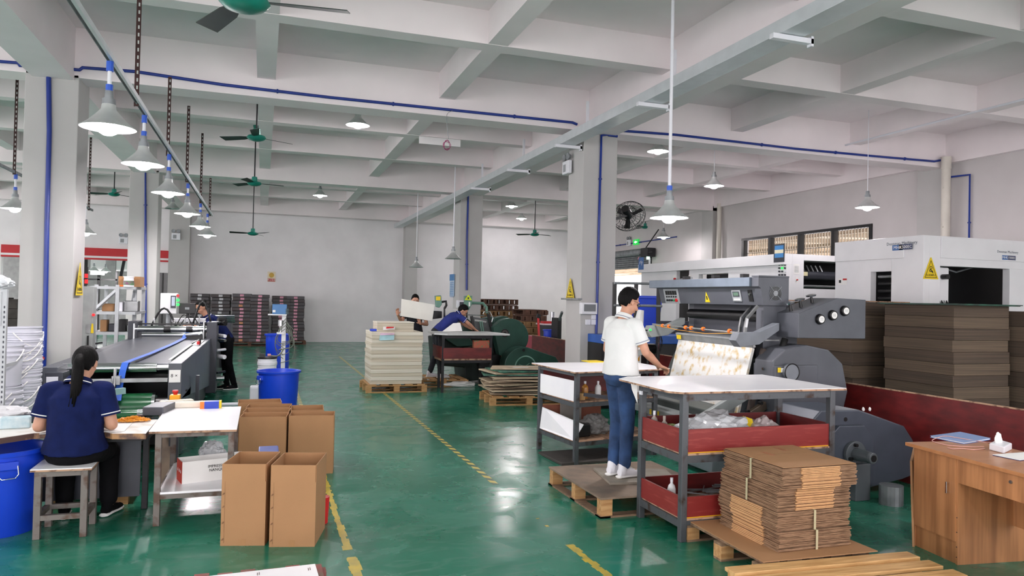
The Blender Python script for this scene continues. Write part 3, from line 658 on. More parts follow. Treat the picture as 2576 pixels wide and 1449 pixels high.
# rubber bands
rb = MB(); rr = random.Random(4)
cc = G(332, 1052, .73)
for k in range(150):
    d = rr.random()**.6; a = rr.uniform(0, 2*PI); x = cc.x+.125*d*math.cos(a); y = cc.y+.06*d*math.sin(a); z = .715+.035*(1-d)*rr.uniform(.2, 1)
    pts = []; r1, r2, ph = rr.uniform(.018, .03), rr.uniform(.008, .02), rr.uniform(0, PI)
    for j in range(9):
        q = 2*PI*j/8; px_, py_ = r1*math.cos(q), r2*math.sin(q)
        pts.append(V(x+px_*math.cos(ph)-py_*math.sin(ph), y+px_*math.sin(ph)+py_*math.cos(ph), z+.004*math.sin(q*2+a)))
    rb.tube(pts, .0022, 4)
tag(rb.build('rubber_bands', mat('amber_rubber', '#e89a1a', .4)), 'heap of yellow rubber bands on the bench right of the seated person', 'rubber bands', kind='stuff')
t = thing('paper_carton', 'pale blue wrapped pack on the left of the bench', 'pack', G(30, 1068, .703)); c = G(38, 1058, .76)
MB().obox(V(c.x, c.y+.02, .703+.042), .19, .1, .084, .15).build('pack_body', mat('pale_blue_pack', '#a9c3cb', .6, scale=20, col2='#c9d6d8'), t, bev=.008)
MB().obox(V(c.x-.115, c.y+.012, .703+.04), .05, .11, .08, .25).build('pack_flap', WHITEPL, t, bev=.006)
# mint green long pads lying on the belt edge
def bx(c, sx, sy, sz, rz, m, name, label, cat, bev=.005, group=None): return tag(MB().obox(c, sx, sy, sz, rz).build(name, m, bev=bev), label, cat, group)
# electronic bits on table
p = G(395, 1030, .76); bx(V(-.82, 6.98, .74), .17, .32, .075, -.2, MACHGREY, 'metal_box', 'grey metal box between the bench and the white table', 'box', .008)
bx(V(-.585, 7.14, .748), .30, .08, .052, .03, mat('cream_block', '#dcd5c6', .6, scale=30, col2='#b5a892', thr=(.6, .7)), 'foam_block', 'scuffed cream block along the back edge of the white table', 'block', .012)
bx(V(-.72, 7.35, .742), .28, .08, .04, .35, mat('cream_block', '#dcd5c6'), 'foam_block', 'cream block behind the estop button', 'block', .01)
t = thing('tape_dispenser', 'small blue, orange and yellow carton on the white table', 'box', (-.42, 7.08, .722))
MB().box(-.50, -.465, 7.02, 7.1, .722, .785).build('orange_end', ORANGE, t); MB().box(-.465, -.345, 7.02, 7.1, .722, .785).build('blue_body', mat('blue_print', '#1d3fb4', .4), t)
MB().box(-.345, -.325, 7.03, 7.1, .722, .787).build('yellow_end', YELLOW, t)
t = thing('emergency_stop', 'yellow button box with a red mushroom button by the green belt', 'button', (-.75, 7.45, .72))
MB().box(-.79, -.70, 7.4, 7.5, .74, .80).build('button_box', mat('amber_plastic', '#e6a012', .4), t, bev=.01)
MB().lathe([(.001, .10), (.024, .10), (.027, .085), (.02, .075), (.018, .06)], (-.745, 7.45, .74), n=18).build('button', RED, t, smooth=True)
MB().box(-.785, -.705, 7.41, 7.49, .0, .74).build('post', MACHDARK, t)

# ---- the gluing line machine (near end y 8, far gantry y 13)
t = thing('conveyor_machine', 'long grey gluing machine with a green belt and a blue strap over its deck', 'machine', (-1.5, 10.5, 0))
HZ = 1.0
xr0, xr1 = -.92, -.79       # right rail
MB().hexa([V(-.92, 8.45, .62), V(-.79, 8.45, .62), V(-.79, 13.3, .2), V(-.92, 13.3, .2), V(-.92, 8.45, HZ), V(-.79, 8.45, HZ), V(-.79, 13.3, HZ), V(-.92, 13.3, HZ)]).build('side_frame', MACHGREY, t, bev=.006)
MB().prism([(8.45, .62), (9.6, .62), (9.25, .2), (8.75, .02), (8.55, .02)], (-.86, 0, 0), (0, 1, 0), (0, 0, 1), (1, 0, 0), .07).build('side_leg', mat('machine_green_grey', '#4b5a58', .45, .1), t)
bo = MB(); rr = random.Random(5)
for k in range(11): bo.cyl(V(-.79, 8.6+rr.random()*.7, .15+rr.random()*.5), V(-.765, 8.7, .3), .012, n=6) if False else bo.obox(V(-.785, 8.62+.085*(k % 6), .2+.09*(k//2)), .02, .03, .02)
bo.build('bolt_row', BLACK, t)
MB().box(-2.05, -1.9, 8.3, 13.3, .45, HZ-.02).build('far_side_frame', MACHGREY, t, bev=.005)
MB().hexa([V(-1.92, 8.8, .93), V(-.93, 8.8, .93), V(-.93, 13.2, .98), V(-1.92, 13.2, .98), V(-1.92, 8.8, .965), V(-.93, 8.8, .965), V(-.93, 13.2, 1.005), V(-1.92, 13.2, 1.005)]).build('deck', mat('grey_blue_deck', '#5d6069', .3, .2, var=.08), t)
MB().box(-.96, -.93, 8.8, 13.2, .96, 1.012).build('deck_edge_strip', STEEL, t)
MB().cyl(V(-1.95, 8.72, .93), V(-1.06, 8.72, .93), .055, n=24).build('front_roller', CHROME, t, smooth=True)
MB().cyl(V(-1.06, 8.72, .93), V(-.93, 8.72, .93), .03, n=16).build('roller_shaft', STEEL, t, smooth=True)
MB().box(-2.0, -.93, 8.5, 8.53, .80, .84).build('cross_bar', STEEL, t)
MB().cyl(V(-2.0, 8.62, .52), V(-1.08, 8.62, .52), .15, n=40).build('green_belt_drum', mat('green_belt', '#1d5a36', .22, var=.15), t, smooth=True)
MB().cyl(V(-1.08, 8.62, .52), V(-1.05, 8.62, .52), .155, n=32).build('drum_rim', CHROME, t, smooth=True)
MB().cyl(V(-1.05, 8.62, .55), V(-.92, 8.62, .55), .07, n=20).build('drum_bearing', BLACK, t, smooth=True)
MB().hexa([V(-2.0, 7.5, .62), V(-1.0, 7.5, .62), V(-1.0, 8.62, .40), V(-2.0, 8.62, .40), V(-2.0, 7.5, .64), V(-1.0, 7.5, .64), V(-1.0, 8.62, .42), V(-2.0, 8.62, .42)]).build('lower_belt', mat('green_belt', '#1d5a36'), t)
MB().hexa([V(-1.02, 7.3, .45), V(-.92, 7.3, .45), V(-.92, 8.62, .3), V(-1.02, 8.62, .3), V(-1.02, 7.3, .62), V(-.92, 7.3, .62), V(-.92, 8.62, .42), V(-1.02, 8.62, .42)]).build('belt_side_plate', BLACK, t)
MB().cyl(V(-1.9, 7.35, .63), V(-.98, 7.35, .63), .055, n=24).build('outfeed_roller', mat('green_belt', '#1d5a36'), t, smooth=True)
MB().cyl(V(-1.04, 7.35, .63), V(-.98, 7.35, .63), .058, n=20).build('outfeed_rim', CHROME, t, smooth=True)
MB().bar(V(-1.95, 7.9, .70), V(-1.3, 8.3, .74), .05, .06).build('mint_guide', mat('mint_rubber', '#86a8a8', .6), t)
for k in range(5): MB().bar(V(-1.75+.1*k, 8.0+.062*k, .735), V(-1.78+.1*k, 8.05+.062*k, .735), .01, .012).build('mint_ridge', BLACK, t)
MB().cyl(V(-1.42, 8.35, .55), V(-1.42, 8.48, .95), .015, n=10).build('upright_rod', STEEL, t, smooth=True)
MB().box(-1.45, -1.37, 8.44, 8.54, .78, .87).build('rod_clamp', STEEL, t, bev=.004)
for k in (0, 1): MB().cyl(V(-2.0+k*.9, 8.9, .3), V(-2.0+k*.9, 12.9, .3), .06, n=12).build('lower_roller', BLACK, t)
MB().box(-2.0, -.85, 9, 13, .05, .45).build('underframe', BLACK, t)
# strap
st = [V(-1.15, 12.95, 1.1), V(-1.17, 12.7, 1.02), V(-1.2, 11.6, 1.008), V(-1.27, 9.9, 1.0), V(-1.33, 8.85, 1.0), V(-1.36, 8.66, .99), V(-1.37, 8.60, .92), V(-1.385, 8.52, .75), V(-1.385, 8.44, .62), V(-1.39, 8.42, .5)]
sm = MB()
for i in range(len(st)-1): sm.bar(st[i], st[i+1], .065, .004)
sm.build('blue_strap', mat('blue_strap', '#2a5fc4', .5, var=.05), t)
# estop and plate on the rail, label on the front face
MB().box(-.91, -.80, 8.44, 8.452, .80, .93).build('taped_note', PAPER, t)
text('8 \u00d7', V(-.86, 8.438, .87), .05, (1, 0, 0), (0, 0, 1), BLACK, t)
MB().box(-.95, -.84, 11.3, 12.3, 1.0, 1.012).build('silver_plate', STEEL, t)
for k in (0, 1): MB().cyl(V(-.85, 11.3+.2*k, 1.012), V(-.85, 11.3+.2*k, 1.06), .022, n=12).build('red_button', [RED, BLACK][k], t)
# dark box with a white label, left front
MB().box(-1.99, -1.83, 8.2, 8.46, .55, .94).build('motor_cover', MACHDARK, t, bev=.006)
MB().box(-1.97, -1.87, 8.193, 8.199, .78, .90).build('white_label', WHITEPL, t); MB().box(-1.965, -1.89, 8.19, 8.193, .80, .81).build('label_bar', BLACK, t)
# gantry
for x0, x1 in ((-2.02, -1.88), (-.86, -.70)): MB().box(x0, x1, 13.0, 13.5, .1, 1.27).build('gantry_tower', MACHDARK, t, bev=.008)
MB().cyl(V(-1.9, 13.05, 1.15), V(-.86, 13.05, 1.15), .052, n=20).build('chrome_roller', CHROME, t, smooth=True)
for x in (-1.45, -1.12): MB().cyl(V(x-.05, 13.05, 1.15), V(x+.05, 13.05, 1.15), .06, n=16).build('roller_collar', BLACK, t, smooth=True)
MB().cyl(V(-1.8, 12.9, 1.065), V(-1.0, 12.9, 1.065), .035, n=16).build('lower_chrome_roller', CHROME, t, smooth=True)
MB().box(-1.92, -1.9, 12.85, 13.3, .98, 1.24).build('side_guard', STEEL, t); MB().box(-.9, -.885, 12.85, 13.3, .98, 1.27).build('side_guard', STEEL, t)
MB().box(-1.9, -.86, 13.2, 13.24, 1.21, 1.235).build('gantry_bar', BLACK, t)
MB().box(-1.45, -.92, 13.6, 13.7, 1.24, 1.31).build('white_beam', WHITEPL, t, bev=.01)
MB().box(-1.15, -.9, 12.75, 12.85, 1.0, 1.07).build('valve_block', BLACK, t); MB().cyl(V(-1.15, 12.7, 1.08), V(-.9, 12.7, 1.10), .025).build('air_cylinder', CHROME, t, smooth=True)
for i, (x0, x1, z) in enumerate(((-1.72, -1.35, 1.5), (-1.35, -1.1, 1.40), (-1.1, -.8, 1.62), (-1.3, -.98, 1.38))):
    pts = [V(x0+(x1-x0)*k/8, 13.3, 1.18+(z-1.2)*math.sin(PI*k/8)) for k in range(9)]
    MB().tube(pts, .017 if i % 2 == 0 else .008, 8).build('hose', BLACK, t, smooth=2)
rr = random.Random(8)
for k in range(9):
    x, z = rr.uniform(-.72, -.62), rr.uniform(.3, 1.3); MB().cyl(V(-.70, 13.1+rr.uniform(0, .4), z), V(-.58, 13.1+rr.uniform(0, .3), z), rr.uniform(.02, .045), n=10).build('adjusting_knob', [STEEL, BLACK, WHITEPL][k % 3], t, smooth=True)
for k in range(6):
    x = rr.uniform(-1.8, -.95); MB().cyl(V(x, 13.25, 1.22), V(x, 13.25, 1.22+rr.uniform(.05, .15)), .012, n=8).build('valve_fitting', STEEL, t)
# rear body of the machine behind the gantry
MB().box(-2.1, -.75, 13.5, 16.5, .1, .98).build('rear_body', MACHDARK, t, bev=.01)
MB().box(-.9, -.57, 15.3, 16.2, .3, 1.28).build('rear_cabinet', MACHDARK, t, bev=.01)
for k in range(4): MB().cyl(V(-1.0, 15.0+.1*k, 1.32-.04*k), V(-.5, 15.0+.1*k, 1.32-.04*k), .02).build('rear_bar', CHROME, t)
# floor side profile near the right of table: dark post
MB().box(-.74, -.70, 9.6, 9.66, 0, .75).build('post', MACHDARK, t)
# control panel cabinet on arm
t = thing('control_panel', 'pale control panel with a touch screen, green lamps beside the bending woman', 'control panel', (-1.6, 14.5, 1.3))
p0, p1 = AY(404, 789, 14.2), AY(447, 738, 14.2)
MB().box(p0.x, p1.x, 14.1, 14.4, p0.z, p1.z).build('panel_box', MACHWHITE, t, bev=.012)
q0, q1 = AY(429, 775, 14.09), AY(443, 744, 14.09); MB().box(q0.x, q1.x, 14.085, 14.1, q0.z, q1.z).build('screen_frame', MACHDARK, t); MB().box(q0.x+.015, q1.x-.015, 14.08, 14.085, q0.z+.04, q1.z-.02).build('screen', mat('pale_screen', '#b9bfd6', .2), t)
for py, m in ((744, RED), (755, LEDG), (766, LEDG)): c = AY(448, py, 14.08); MB().cyl(c, c-V(0, .03, 0), .026, n=12).build('indicator_button', m, t)
MB().cyl(V((p0.x+p1.x)/2, 14.25, .98), V((p0.x+p1.x)/2, 14.25, p0.z), .05, n=12).build('panel_post', GALV, t)
t = thing('monitor', 'black backed flat monitor left of the bending woman', 'monitor', AY(470, 775, 14.2)); p0, p1 = AY(450, 789, 14.2), AY(493, 763, 14.2)
MB().box(p0.x, p1.x, 14.2, 14.24, p0.z, p1.z).build('monitor_back', BLACK, t, bev=.006); c = (p0+p1)/2; MB().box(c.x-.04, c.x+.03, 14.195, 14.2, c.z-.02, c.z+.02).build('label_plate', GALV, t); MB().cyl(V(c.x, 14.22, 1.2), V(c.x, 14.22, p0.z), .02).build('stand', BLACK, t)
# tall grey cabinet and white shelving behind
t = thing('switch_cabinet', 'tall pale grey cabinet with a red pilot lamp behind the near left column', 'cabinet', AY(225, 900, 11.9))
p0, p1 = AY(208, 720, 12.2), AY(241, 720, 12.2)
MB().box(p0.x, p1.x-.02, 12.2, 12.4, 0, p0.z).build('cabinet_body', mat('pale_grey_cabinet', '#9da19f', .45), t, bev=.01)
c = AY(236, 792, 12.19); MB().cyl(c, c-V(0, .03, 0), .02).build('pilot_lamp', LEDR, t); c = AY(221, 865, 12.19); MB().box(c.x-.01, c.x+.01, 12.17, 12.2, c.z-.12, c.z+.12).build('handle', BLACK, t)
c = AY(222, 828, 12.19); MB().box(c.x-.03, c.x+.02, 12.19, 12.2, c.z-.06, c.z+.07).build('tag_plate', STEEL, t)
a = AY(228, 838, 12.19); warn = MB().prism([(0, 0), (.04, 0), (.03, .14), (.01, .14)], a, (1, 0, 0), (0, 0, 1), (0, -1, 0), .004).build('yellow_tag', YELLOW, t)
t = thing('counter_display', 'narrow black display with red lights above the grey cabinet', 'display', AY(217, 700, 12.3)); p0, p1 = AY(213, 717, 12.3), AY(221, 672, 12.3)
MB().box(p0.x, p1.x, 12.3, 12.35, p0.z, p1.z).build('display_case', BLACK, t)
for py in (694, 708): c = AY(217, py, 12.29); MB().box(c.x-.02, c.x+.02, 12.285, 12.3, c.z-.03, c.z+.03).build('red_digit', LEDR, t)
SHELFM = mat('pale_grey_shelving', '#b4b7ba', .45, .3)
t = thing('storage_rack', 'pale grey steel shelving crowded with parts behind the gluing machine', 'shelf', (-2.9, 15, 0))
ra, rb_ = AY(296, 725, 15.3), AY(362, 725, 16.4)
XA = AY(243, 725, 15.3).x; XB = AY(340, 725, 15.3).x
for x, y in ((XA, 15.3), (AY(296, 725, 14.9).x, 14.9), (XB, 15.3), (AY(362, 725, 16.2).x, 16.2), (XA, 16.2)): MB().box(x-.03, x+.03, y-.03, y+.03, 0, 1.86).build('upright', SHELFM, t)
for z in (.4, .95, 1.32, 1.78): MB().box(XA-.03, AY(350, 725, 15.3).x, 14.9, 16.2, z, z+.05).build('shelf_board', SHELFM, t)
MB().bar(V(XA, 15.25, 1.4), V(AY(293, 738, 14.9).x, 14.9, 1.76), .05).build('brace', SHELFM, t); MB().bar(V(AY(315, 738, 14.9).x, 15.5, 1.36), V(XB, 15.2, 1.74), .04).build('brace', SHELFM, t)
p = AY(296, 728, 15.0); q = AY(352, 696, 15.0)
t = thing('cardboard_box', 'brown cardboard box on top of the pale shelving', 'box', (p.x, 15.0, 1.83)); MB().box(p.x, q.x, 15.05, 15.55, 1.83, q.z).build('box_body', CARD, t)
t = thing('tub', 'white plastic tub with green and purple label on top of the shelving', 'tub', AY(323, 726, 14.9)); c = AY(324, 726, 14.95); MB().cyl(V(c.x, 14.93, 1.83), V(c.x, 14.93, 2.0), .09, .08, 20).build('tub_body', WHITEPL, t, smooth=True)
MB().cyl(V(c.x, 14.93, 1.86), V(c.x, 14.93, 1.94), .093, .088, 20).build('label_band', mat('green_label', '#4f8a55', .5, scale=20, col2='#7d3a68'), t, smooth=True); MB().cyl(V(c.x, 14.93, 2.0), V(c.x, 14.93, 2.02), .09, n=20).build('lid', PAPER, t)
t = bx(V(AY(308, 724, 14.9).x, 14.95, 1.845), .18, .1, .03, 0, ORANGE, 'tray', 'small orange tray left of the white tub', 'tray')
rr = random.Random(12); cols = [('grey', MACHLIGHT), ('white', WHITEPL), ('black', BLACK), ('brown', CARD), ('dark grey', MACHDARK), ('silver', STEEL)]
names = ['part', 'bin', 'case', 'carton']
for zi, z in enumerate((.45, 1.0, 1.37)):
    x = XA+.1; k = 0
    while x < XB-.1:
        w_ = rr.uniform(.12, .28); h_ = rr.uniform(.1, .28); cn, cm = cols[rr.randrange(6)]
        tag(MB().obox(V(x+w_/2, 15.2+rr.uniform(0, .15), z+h_/2), w_*.9, .25, h_, 0).build('parts_case', cm, bev=.01), '%s parts case, %s from the left on the %s shelf of the pale rack' % (cn, ['first', 'second', 'third', 'fourth', 'fifth', 'sixth', 'seventh', 'eighth', 'ninth'][k], ['lowest', 'middle', 'upper'][zi]), 'case', 'parts on the pale rack')
        x += w_; k += 1
# dark scrap heap at the far side
t = MB(); 
for k in range(26): t.bar(V(-3.0+rr.uniform(0, .75), 13.6+rr.uniform(0, .5), .55+rr.uniform(0, .3)), V(-3.0+rr.uniform(0, .75), 13.6+rr.uniform(0, .5), .6+rr.uniform(0, .35)), .03, .03)
t.box(-3.1, -2.2, 13.5, 14.2, 0, .6)
tag(t.build('scrap_bench', DARKSTEEL), 'dark bench heaped with metal offcuts behind the grey cabinet', 'bench')
# ---- blue bin left
def bin_(c, r0, r1, h, label, handle_az=(-1.0,), name='plastic_bin', mark=None):
    c = Vector(c); t = thing(name, label, 'bin', c)
    MB().lathe([(.001, 0), (r0, 0), (r0+.004, .01), (r1, h-.03), (r1+.022, h-.028), (r1+.026, h), (r1, h), (r1-.008, h-.01), (r0-.006, .014), (.001, .014)], c, n=56).build('bin_body', BLUEPLAST, t, smooth=True)
    for az in handle_az:
        d = V(math.cos(az), math.sin(az), 0); w_ = V(-d.y, d.x, 0); q = c+d*(r1+.012)+V(0, 0, h-.09)
        MB().obox(q-d*.01, .04, .13, .06, az).build('handle_lug', BLUEPLAST, t, bev=.008)
        MB().tube([q-w_*.055+V(0, 0, .0)+d*.012, q-w_*.06+d*.02-V(0, 0, .06), q-w_*.04+d*.022-V(0, 0, .085), q+w_*.04+d*.022-V(0, 0, .085), q+w_*.06+d*.02-V(0, 0, .06), q+w_*.055+d*.012], .004, 8).build('wire_handle', CHROME, t, smooth=True)
    return t
bin_((-1.78, 6.24, 0), .245, .29, .60, 'big blue plastic bin at the left edge beside the stool', (-1.12,))
bm_ = bin_((.24, 10.62, 0), .235, .27, .70, 'blue plastic bin standing behind the open cartons', (-2.7,))
tag(MB().obox(V(.24+.245*math.cos(-1.55), 10.62-.252, .42), .05, .004, .04).build('purple_stain', mat('purple_stain', '#2a2a78', .6), bm_), None)
# stool
t = thing('stool', 'grey steel stool with white laminate seat under the seated woman', 'stool', (-1.3, 6.12, 0))
slab([(-1.50, 5.90), (-1.115, 5.88), (-1.12, 6.27), (-1.50, 6.29)], .475, .488).build('seat_board', PLYEDGE, t); slab([(-1.50, 5.901), (-1.115, 5.881), (-1.12, 6.27), (-1.50, 6.29)], .488, .494).build('seat_laminate', LAMINATE, t)
for x, y in ((-1.455, 5.935), (-1.165, 5.925), (-1.165, 6.225), (-1.455, 6.235)): MB().box(x-.022, x+.022, y-.022, y+.022, 0, .475).build('leg', RUSTY2, t, bev=.003)
f = MB().box(-1.455, -1.165, 5.915, 5.95, .435, .475).box(-1.455, -1.165, 6.21, 6.245, .435, .475).box(-1.48, -1.445, 5.93, 6.23, .435, .475).box(-1.18, -1.145, 5.93, 6.23, .435, .475); f.build('seat_frame', RUSTY2, t)
f = MB().box(-1.455, -1.165, 5.915, 5.95, .13, .165).box(-1.455, -1.165, 6.21, 6.245, .13, .165).box(-1.48, -1.445, 5.93, 6.23, .13, .165).box(-1.18, -1.145, 5.93, 6.23, .13, .165); f.build('foot_rail', RUSTY2, t)
# small plywood foot platform
t = thing('foot_platform', 'low plywood foot platform under the bench', 'platform', (-1.15, 6.95, 0))
MB().box(-1.55, -.98, 6.72, 7.1, .13, .148).build('deck', PLY, t)
for x in (-1.5, -1.05): MB().box(x-.04, x+.045, 6.72, 6.8, 0, .13).build('block', WOOD, t); MB().box(x-.04, x+.045, 7.0, 7.08, 0, .13).build('block', WOOD, t)
# ---- open cartons
def open_carton(x, y, w, d, h, rz, label, lock=True):
    t = thing('open_carton', label, 'box', (0, 0, 0), 'tall open cartons')
    x0, x1, y0, y1 = 0, w, 0, d
    th = .005; m = MB()
    m.box(x0, x1, y0, y1, 0, th); fl = h-.12
    m.box(x0, x1, y0, y0+th, th, fl); m.box(x0, x1, y1-th, y1, th, fl); m.box(x0, x0+th, y0+th, y1-th, th, fl); m.box(x1-th, x1, y0+th, y1-th, th, fl)
    m.build('carton_body', CARD, t)
    g = .005
    for nm, q in (('flap', (x0, x1-g, y0, y0+th)), ('flap', (x0+g, x1, y1-th, y1)), ('flap', (x0, x0+th, y0+g+th, y1-th)), ('flap', (x1-th, x1, y0+th+g, y1-g))):
        MB().box(q[0], q[1], q[2], q[3], fl, h).build(nm, CARD, t)
    if lock:
        MB().box(x0+.022, x0+.024, y0-.0012, y0, .02, fl).build('glue_seam', CARDIN, t)
        for z in (.045, .16, .27, .36):
            MB().obox(V(x0+.012, y0-.001, z), .003, .002, .018, 0, 0, .6).obox(V(x0+.018, y0-.001, z), .003, .002, .018, 0, 0, .6).build('staple', mat('dark_brown_slot', '#6b4a30', .7), t)
        MB().box((x0+x1)/2-.02, (x0+x1)/2+.02, y0-.0008, y0, 0, .045).build('tape_end', mat('brown_tape', '#a87c52', .35), t)
    t.location = (x, y, 0); t.rotation_euler[2] = math.radians(rz)
    return t
open_carton(-.235, 5.46, .30, .42, .565, -14, 'nearest left open tall carton in the front pair')
open_carton(.085, 5.35, .31, .42, .565, -14, 'nearest right open tall carton in the front pair')
open_carton(.27, 7.45, .43, .28, .57, -7, 'open carton at the right end of the second row', False)
open_carton(-.18, 7.46, .43, .27, .57, -7, 'open carton directly behind the front pair, left one of the second row', False)
open_carton(-.16, 7.76, .44, .28, .57, -7, 'open carton third from the front in the left file', False)
open_carton(-.14, 8.07, .44, .28, .57, -7, 'open carton fourth from the front in the left file', False)
open_carton(.30, 7.80, .33, .36, .57, -3, 'open carton at the back right of the group', False)
open_carton(-.22, 8.42, .45, .28, .57, 2, 'open carton farthest back on the left of the group', False)
tag(MB().box(.0, .16, 6.3, 6.6, 0, .455).build('blue_crate', mat('slate_blue_plastic', '#5563a8', .4), bev=.01), 'blue box top glimpsed behind the front pair of cartons', 'box')
tag(MB().lathe([(.001, 0), (.05, 0), (.06, .2), (.001, .2)], (.47, 5.82, 0), n=16).build('red_tub', RED), 'red tub peeping out behind the right front carton', 'tub')
# board on red pallet at bottom edge
t = thing('red_pallet', 'red painted worn pallet at the bottom edge under a white board', 'pallet', (.0, 3.9, 0))
p = [G(520, 1449, .13), G(530, 1418, .13), G(838, 1395, .13), G(848, 1449, .13)]
y0, y1 = 4.2, 4.55
for i in range(6):
    x = -.33+i*.125; MB().box(x, x+.08, 4.0-.5, 4.57-.02*(i % 2), .11, .135).build('deck_board', mat('worn_red_timber', '#96504f', .8, scale=7, col2='#7a5d50', bump=.2), t)
MB().box(-.33, .40, 4.48, 4.56, .03, .11).box(-.33, .40, 3.6, 3.68, .03, .11).build('bearer', mat('worn_red_timber', '#96504f'), t)
t = thing('white_board', 'white board lying on the red pallet at the bottom edge', 'board', (0, 4, .135))
MB().prism([(-.29, 3.5), (.37, 3.46), (.335, 4.50), (-.305, 4.46)], (0, 0, .136), (1, 0, 0), (0, 1, 0), (0, 0, 1), .02).build('sheet', LAMINATE, t)
for x in (-.245, .01, .29): MB().box(x, x+.004, 4.40, 4.44, .1562, .157).box(x+.01, x+.014, 4.405, 4.445, .1562, .157).build('ink_mark', mat('brown_ink', '#5a4038', .6), t)
# ---- white buckets
def bucket(c, r, h, parts=True):
    t = thing('white_bucket', 'x', 'bucket', (0, 0, 0))
    MB().lathe([(.001, 0), (r*.88, 0), (r*.9, .01), (r*.97, h*.72), (r*1.04, h*.73), (r*1.04, h*.76), (r*.98, h*.77), (r*.99, h*.83), (r*1.05, h*.84), (r*1.05, h*.87), (r*1.0, h*.88), (r*1.01, h*.96), (r*1.06, h*.97), (r*1.06, h), (r*.98, h), (r*.9, .02), (.001, .02)], n=30).build('bucket_body', mat('bucket_plastic', '#cdced8', .35, var=.04), t, smooth=True)
    pts = [V(r*1.07*math.cos(a), r*1.07*math.sin(a), h*.86-.13*math.sin((a+2.6)/2.1*PI) ) for a in [-2.6+2.1*k/12 for k in range(13)]]
    MB().tube(pts, .006, 6).build('handle', PAPER, t, smooth=2)
    return t
B0 = bucket(None, .155, .36); fb = True
stacks = [(-2.09, 7.86, [0, .40, .46, .52, .60, .66, .72, .78, .84, .90, .96], 'tall right pile'), (-2.14, 7.50, [0, .36, .41, .46, .82], 'front left pile'), (-2.44, 7.86, [0, .36, .42, .80], 'rear left pile')]
for sx, sy, zs, nm in stacks:
    n_ = len(zs)
    for k, z in enumerate(zs):
        b = B0 if fb else dup(B0); fb = False
        b.location = (sx, sy, z+.08); b.rotation_euler[2] = random.uniform(-.6, .9); b.rotation_euler[0] = random.uniform(-.03, .03)
        tag(b, '%s white bucket of the %s by the column' % (ordn(n_-1-k, n_), nm), 'bucket', 'white plastic buckets')
        if z == 0: b.location.z = 0.08
tag(MB().box(-2.7, -1.9, 7.3, 8.05, 0, .078).build('low_platform', PLY), 'low plywood platform under the white buckets', 'platform')
# left edge rack with a plastic bag on top
t = thing('perforated_rack', 'pale grey perforated rack at the left edge', 'shelf', (-2.45, 6.9, 0))
xr = AY(10, 900, 6.9).x
for y in (6.9,): MB().box(xr-.03, xr+.015, y-.03, y+.01, .0, AY(8, 728, 6.9).z).build('upright', SHELFM, t)
MB().box(xr-.6, xr-.02, 6.86, 6.9, 1.45, AY(8, 728, 6.9).z-.02).build('shelf_panel', SHELFM, t)
MB().box(xr-.6, xr-.02, 6.9, 7.3, 1.1, 1.13).build('shelf_board', SHELFM, t)
s = MB(); z = .75
while z < 1.6: s.box(xr-.004, xr+.006, 6.868, 6.8695, z, z+.02); z += .04
s.build('slot_pattern', MACHDARK, t)
crumple((xr-.12, 6.95, AY(8, 728, 6.9).z), .15, .12, .07, FILM, 'plastic_bag', 'crumpled clear bag on top of the left edge rack', seed=9, amp=.2)
# film roll on the bench and long cartons
crumple((-2.0, 6.75, .70), .3, .16, .07, mat('white_film', '#d7d7da', .4), 'film_sheet', 'crumpled white film lying behind the bench left of the woman', 'film', seed=5, amp=.25)
bx(V(-1.62, 6.72, .735), .42, .12, .065, .05, MACHDARK, 'long_box', 'dark long box on the bench left of the woman', 'box', .005)
# dark stacks far left
for k, (px, top) in enumerate(((2, 748), (32, 752))):
    a = AY(px, top, 22)
    for j in range(6):
        h = a.z/6
        tag(MB().obox(V(a.x+random.uniform(-.03, .03), 22, h*(j+.5)), .34, .6, h*.96, random.uniform(-.03, .03)).build('cardboard_bale', mat('dark_brown_board', '#45403c', .85, var=.3)), '%s dark bale of the far %s stack at the left edge' % (ordn(5-j, 6), ['outer', 'inner'][k]), 'bale', 'far dark bales at the left edge')
# ---- far wrapped stacks by the back wall
WRAP = [mat('grey_wrap', '#4e4a4e', .5, var=.2), mat('dark_wrap', '#2f2a2d', .4, var=.2), mat('brown_wrap', '#43393a', .5, var=.2)]
SLIP = [mat('pink_slip', '#d896ab', .6), mat('white_slip', '#c9c9cc', .6), mat('orange_slip', '#c98a62', .6)]
def bundle(m, w_, d, h, slip):
    t = thing('wrapped_bundle', 'x', 'bundle', (0, 0, 0)); g = MB(); g.box(-w_/2, w_/2, -d/2, d/2, 0, h*.97); g.build('bundle_body', m, t, bev=.012)
    MB().box(-.06, .06, -d/2-.006, -d/2, .02, h*.8).build('paper_slip', slip, t); return t
cols_ = [(504, 27.0, 1.72, 14, 1, 'leftmost'), (556, 26.6, 1.72, 14, 1, 'second'), (607, 26.4, 1.75, 14, 0, 'third'), (652, 26.4, 1.73, 14, 0, 'fourth'), (706, 27.2, 1.70, 14, 0, 'fifth'), (742, 27.2, 1.70, 14, 0, 'rightmost')]
protos = {}
for ci, (px, y, top, n_, sl_, nm) in enumerate(cols_):
    x = AY(px, 800, y).x; h = (top-.14)/n_
    for j in range(n_):
        key = ((ci+j) % 3, sl_ if j % 5 else (2 if ci == 2 else sl_)); first = key not in protos
        if first: protos[key] = bundle(WRAP[key[0]], .6, .75, h, SLIP[key[1]])
        b = protos[key] if first else dup(protos[key]); b.location = (x+random.uniform(-.015, .015), y+random.uniform(-.02, .02), .14+h*j); b.rotation_euler[2] = random.uniform(-.04, .04)
        tag(b, '%s wrapped bundle of the %s far stack by the back wall' % (ordn(n_-1-j, n_), nm), 'bundle', 'wrapped bundles by the back wall')
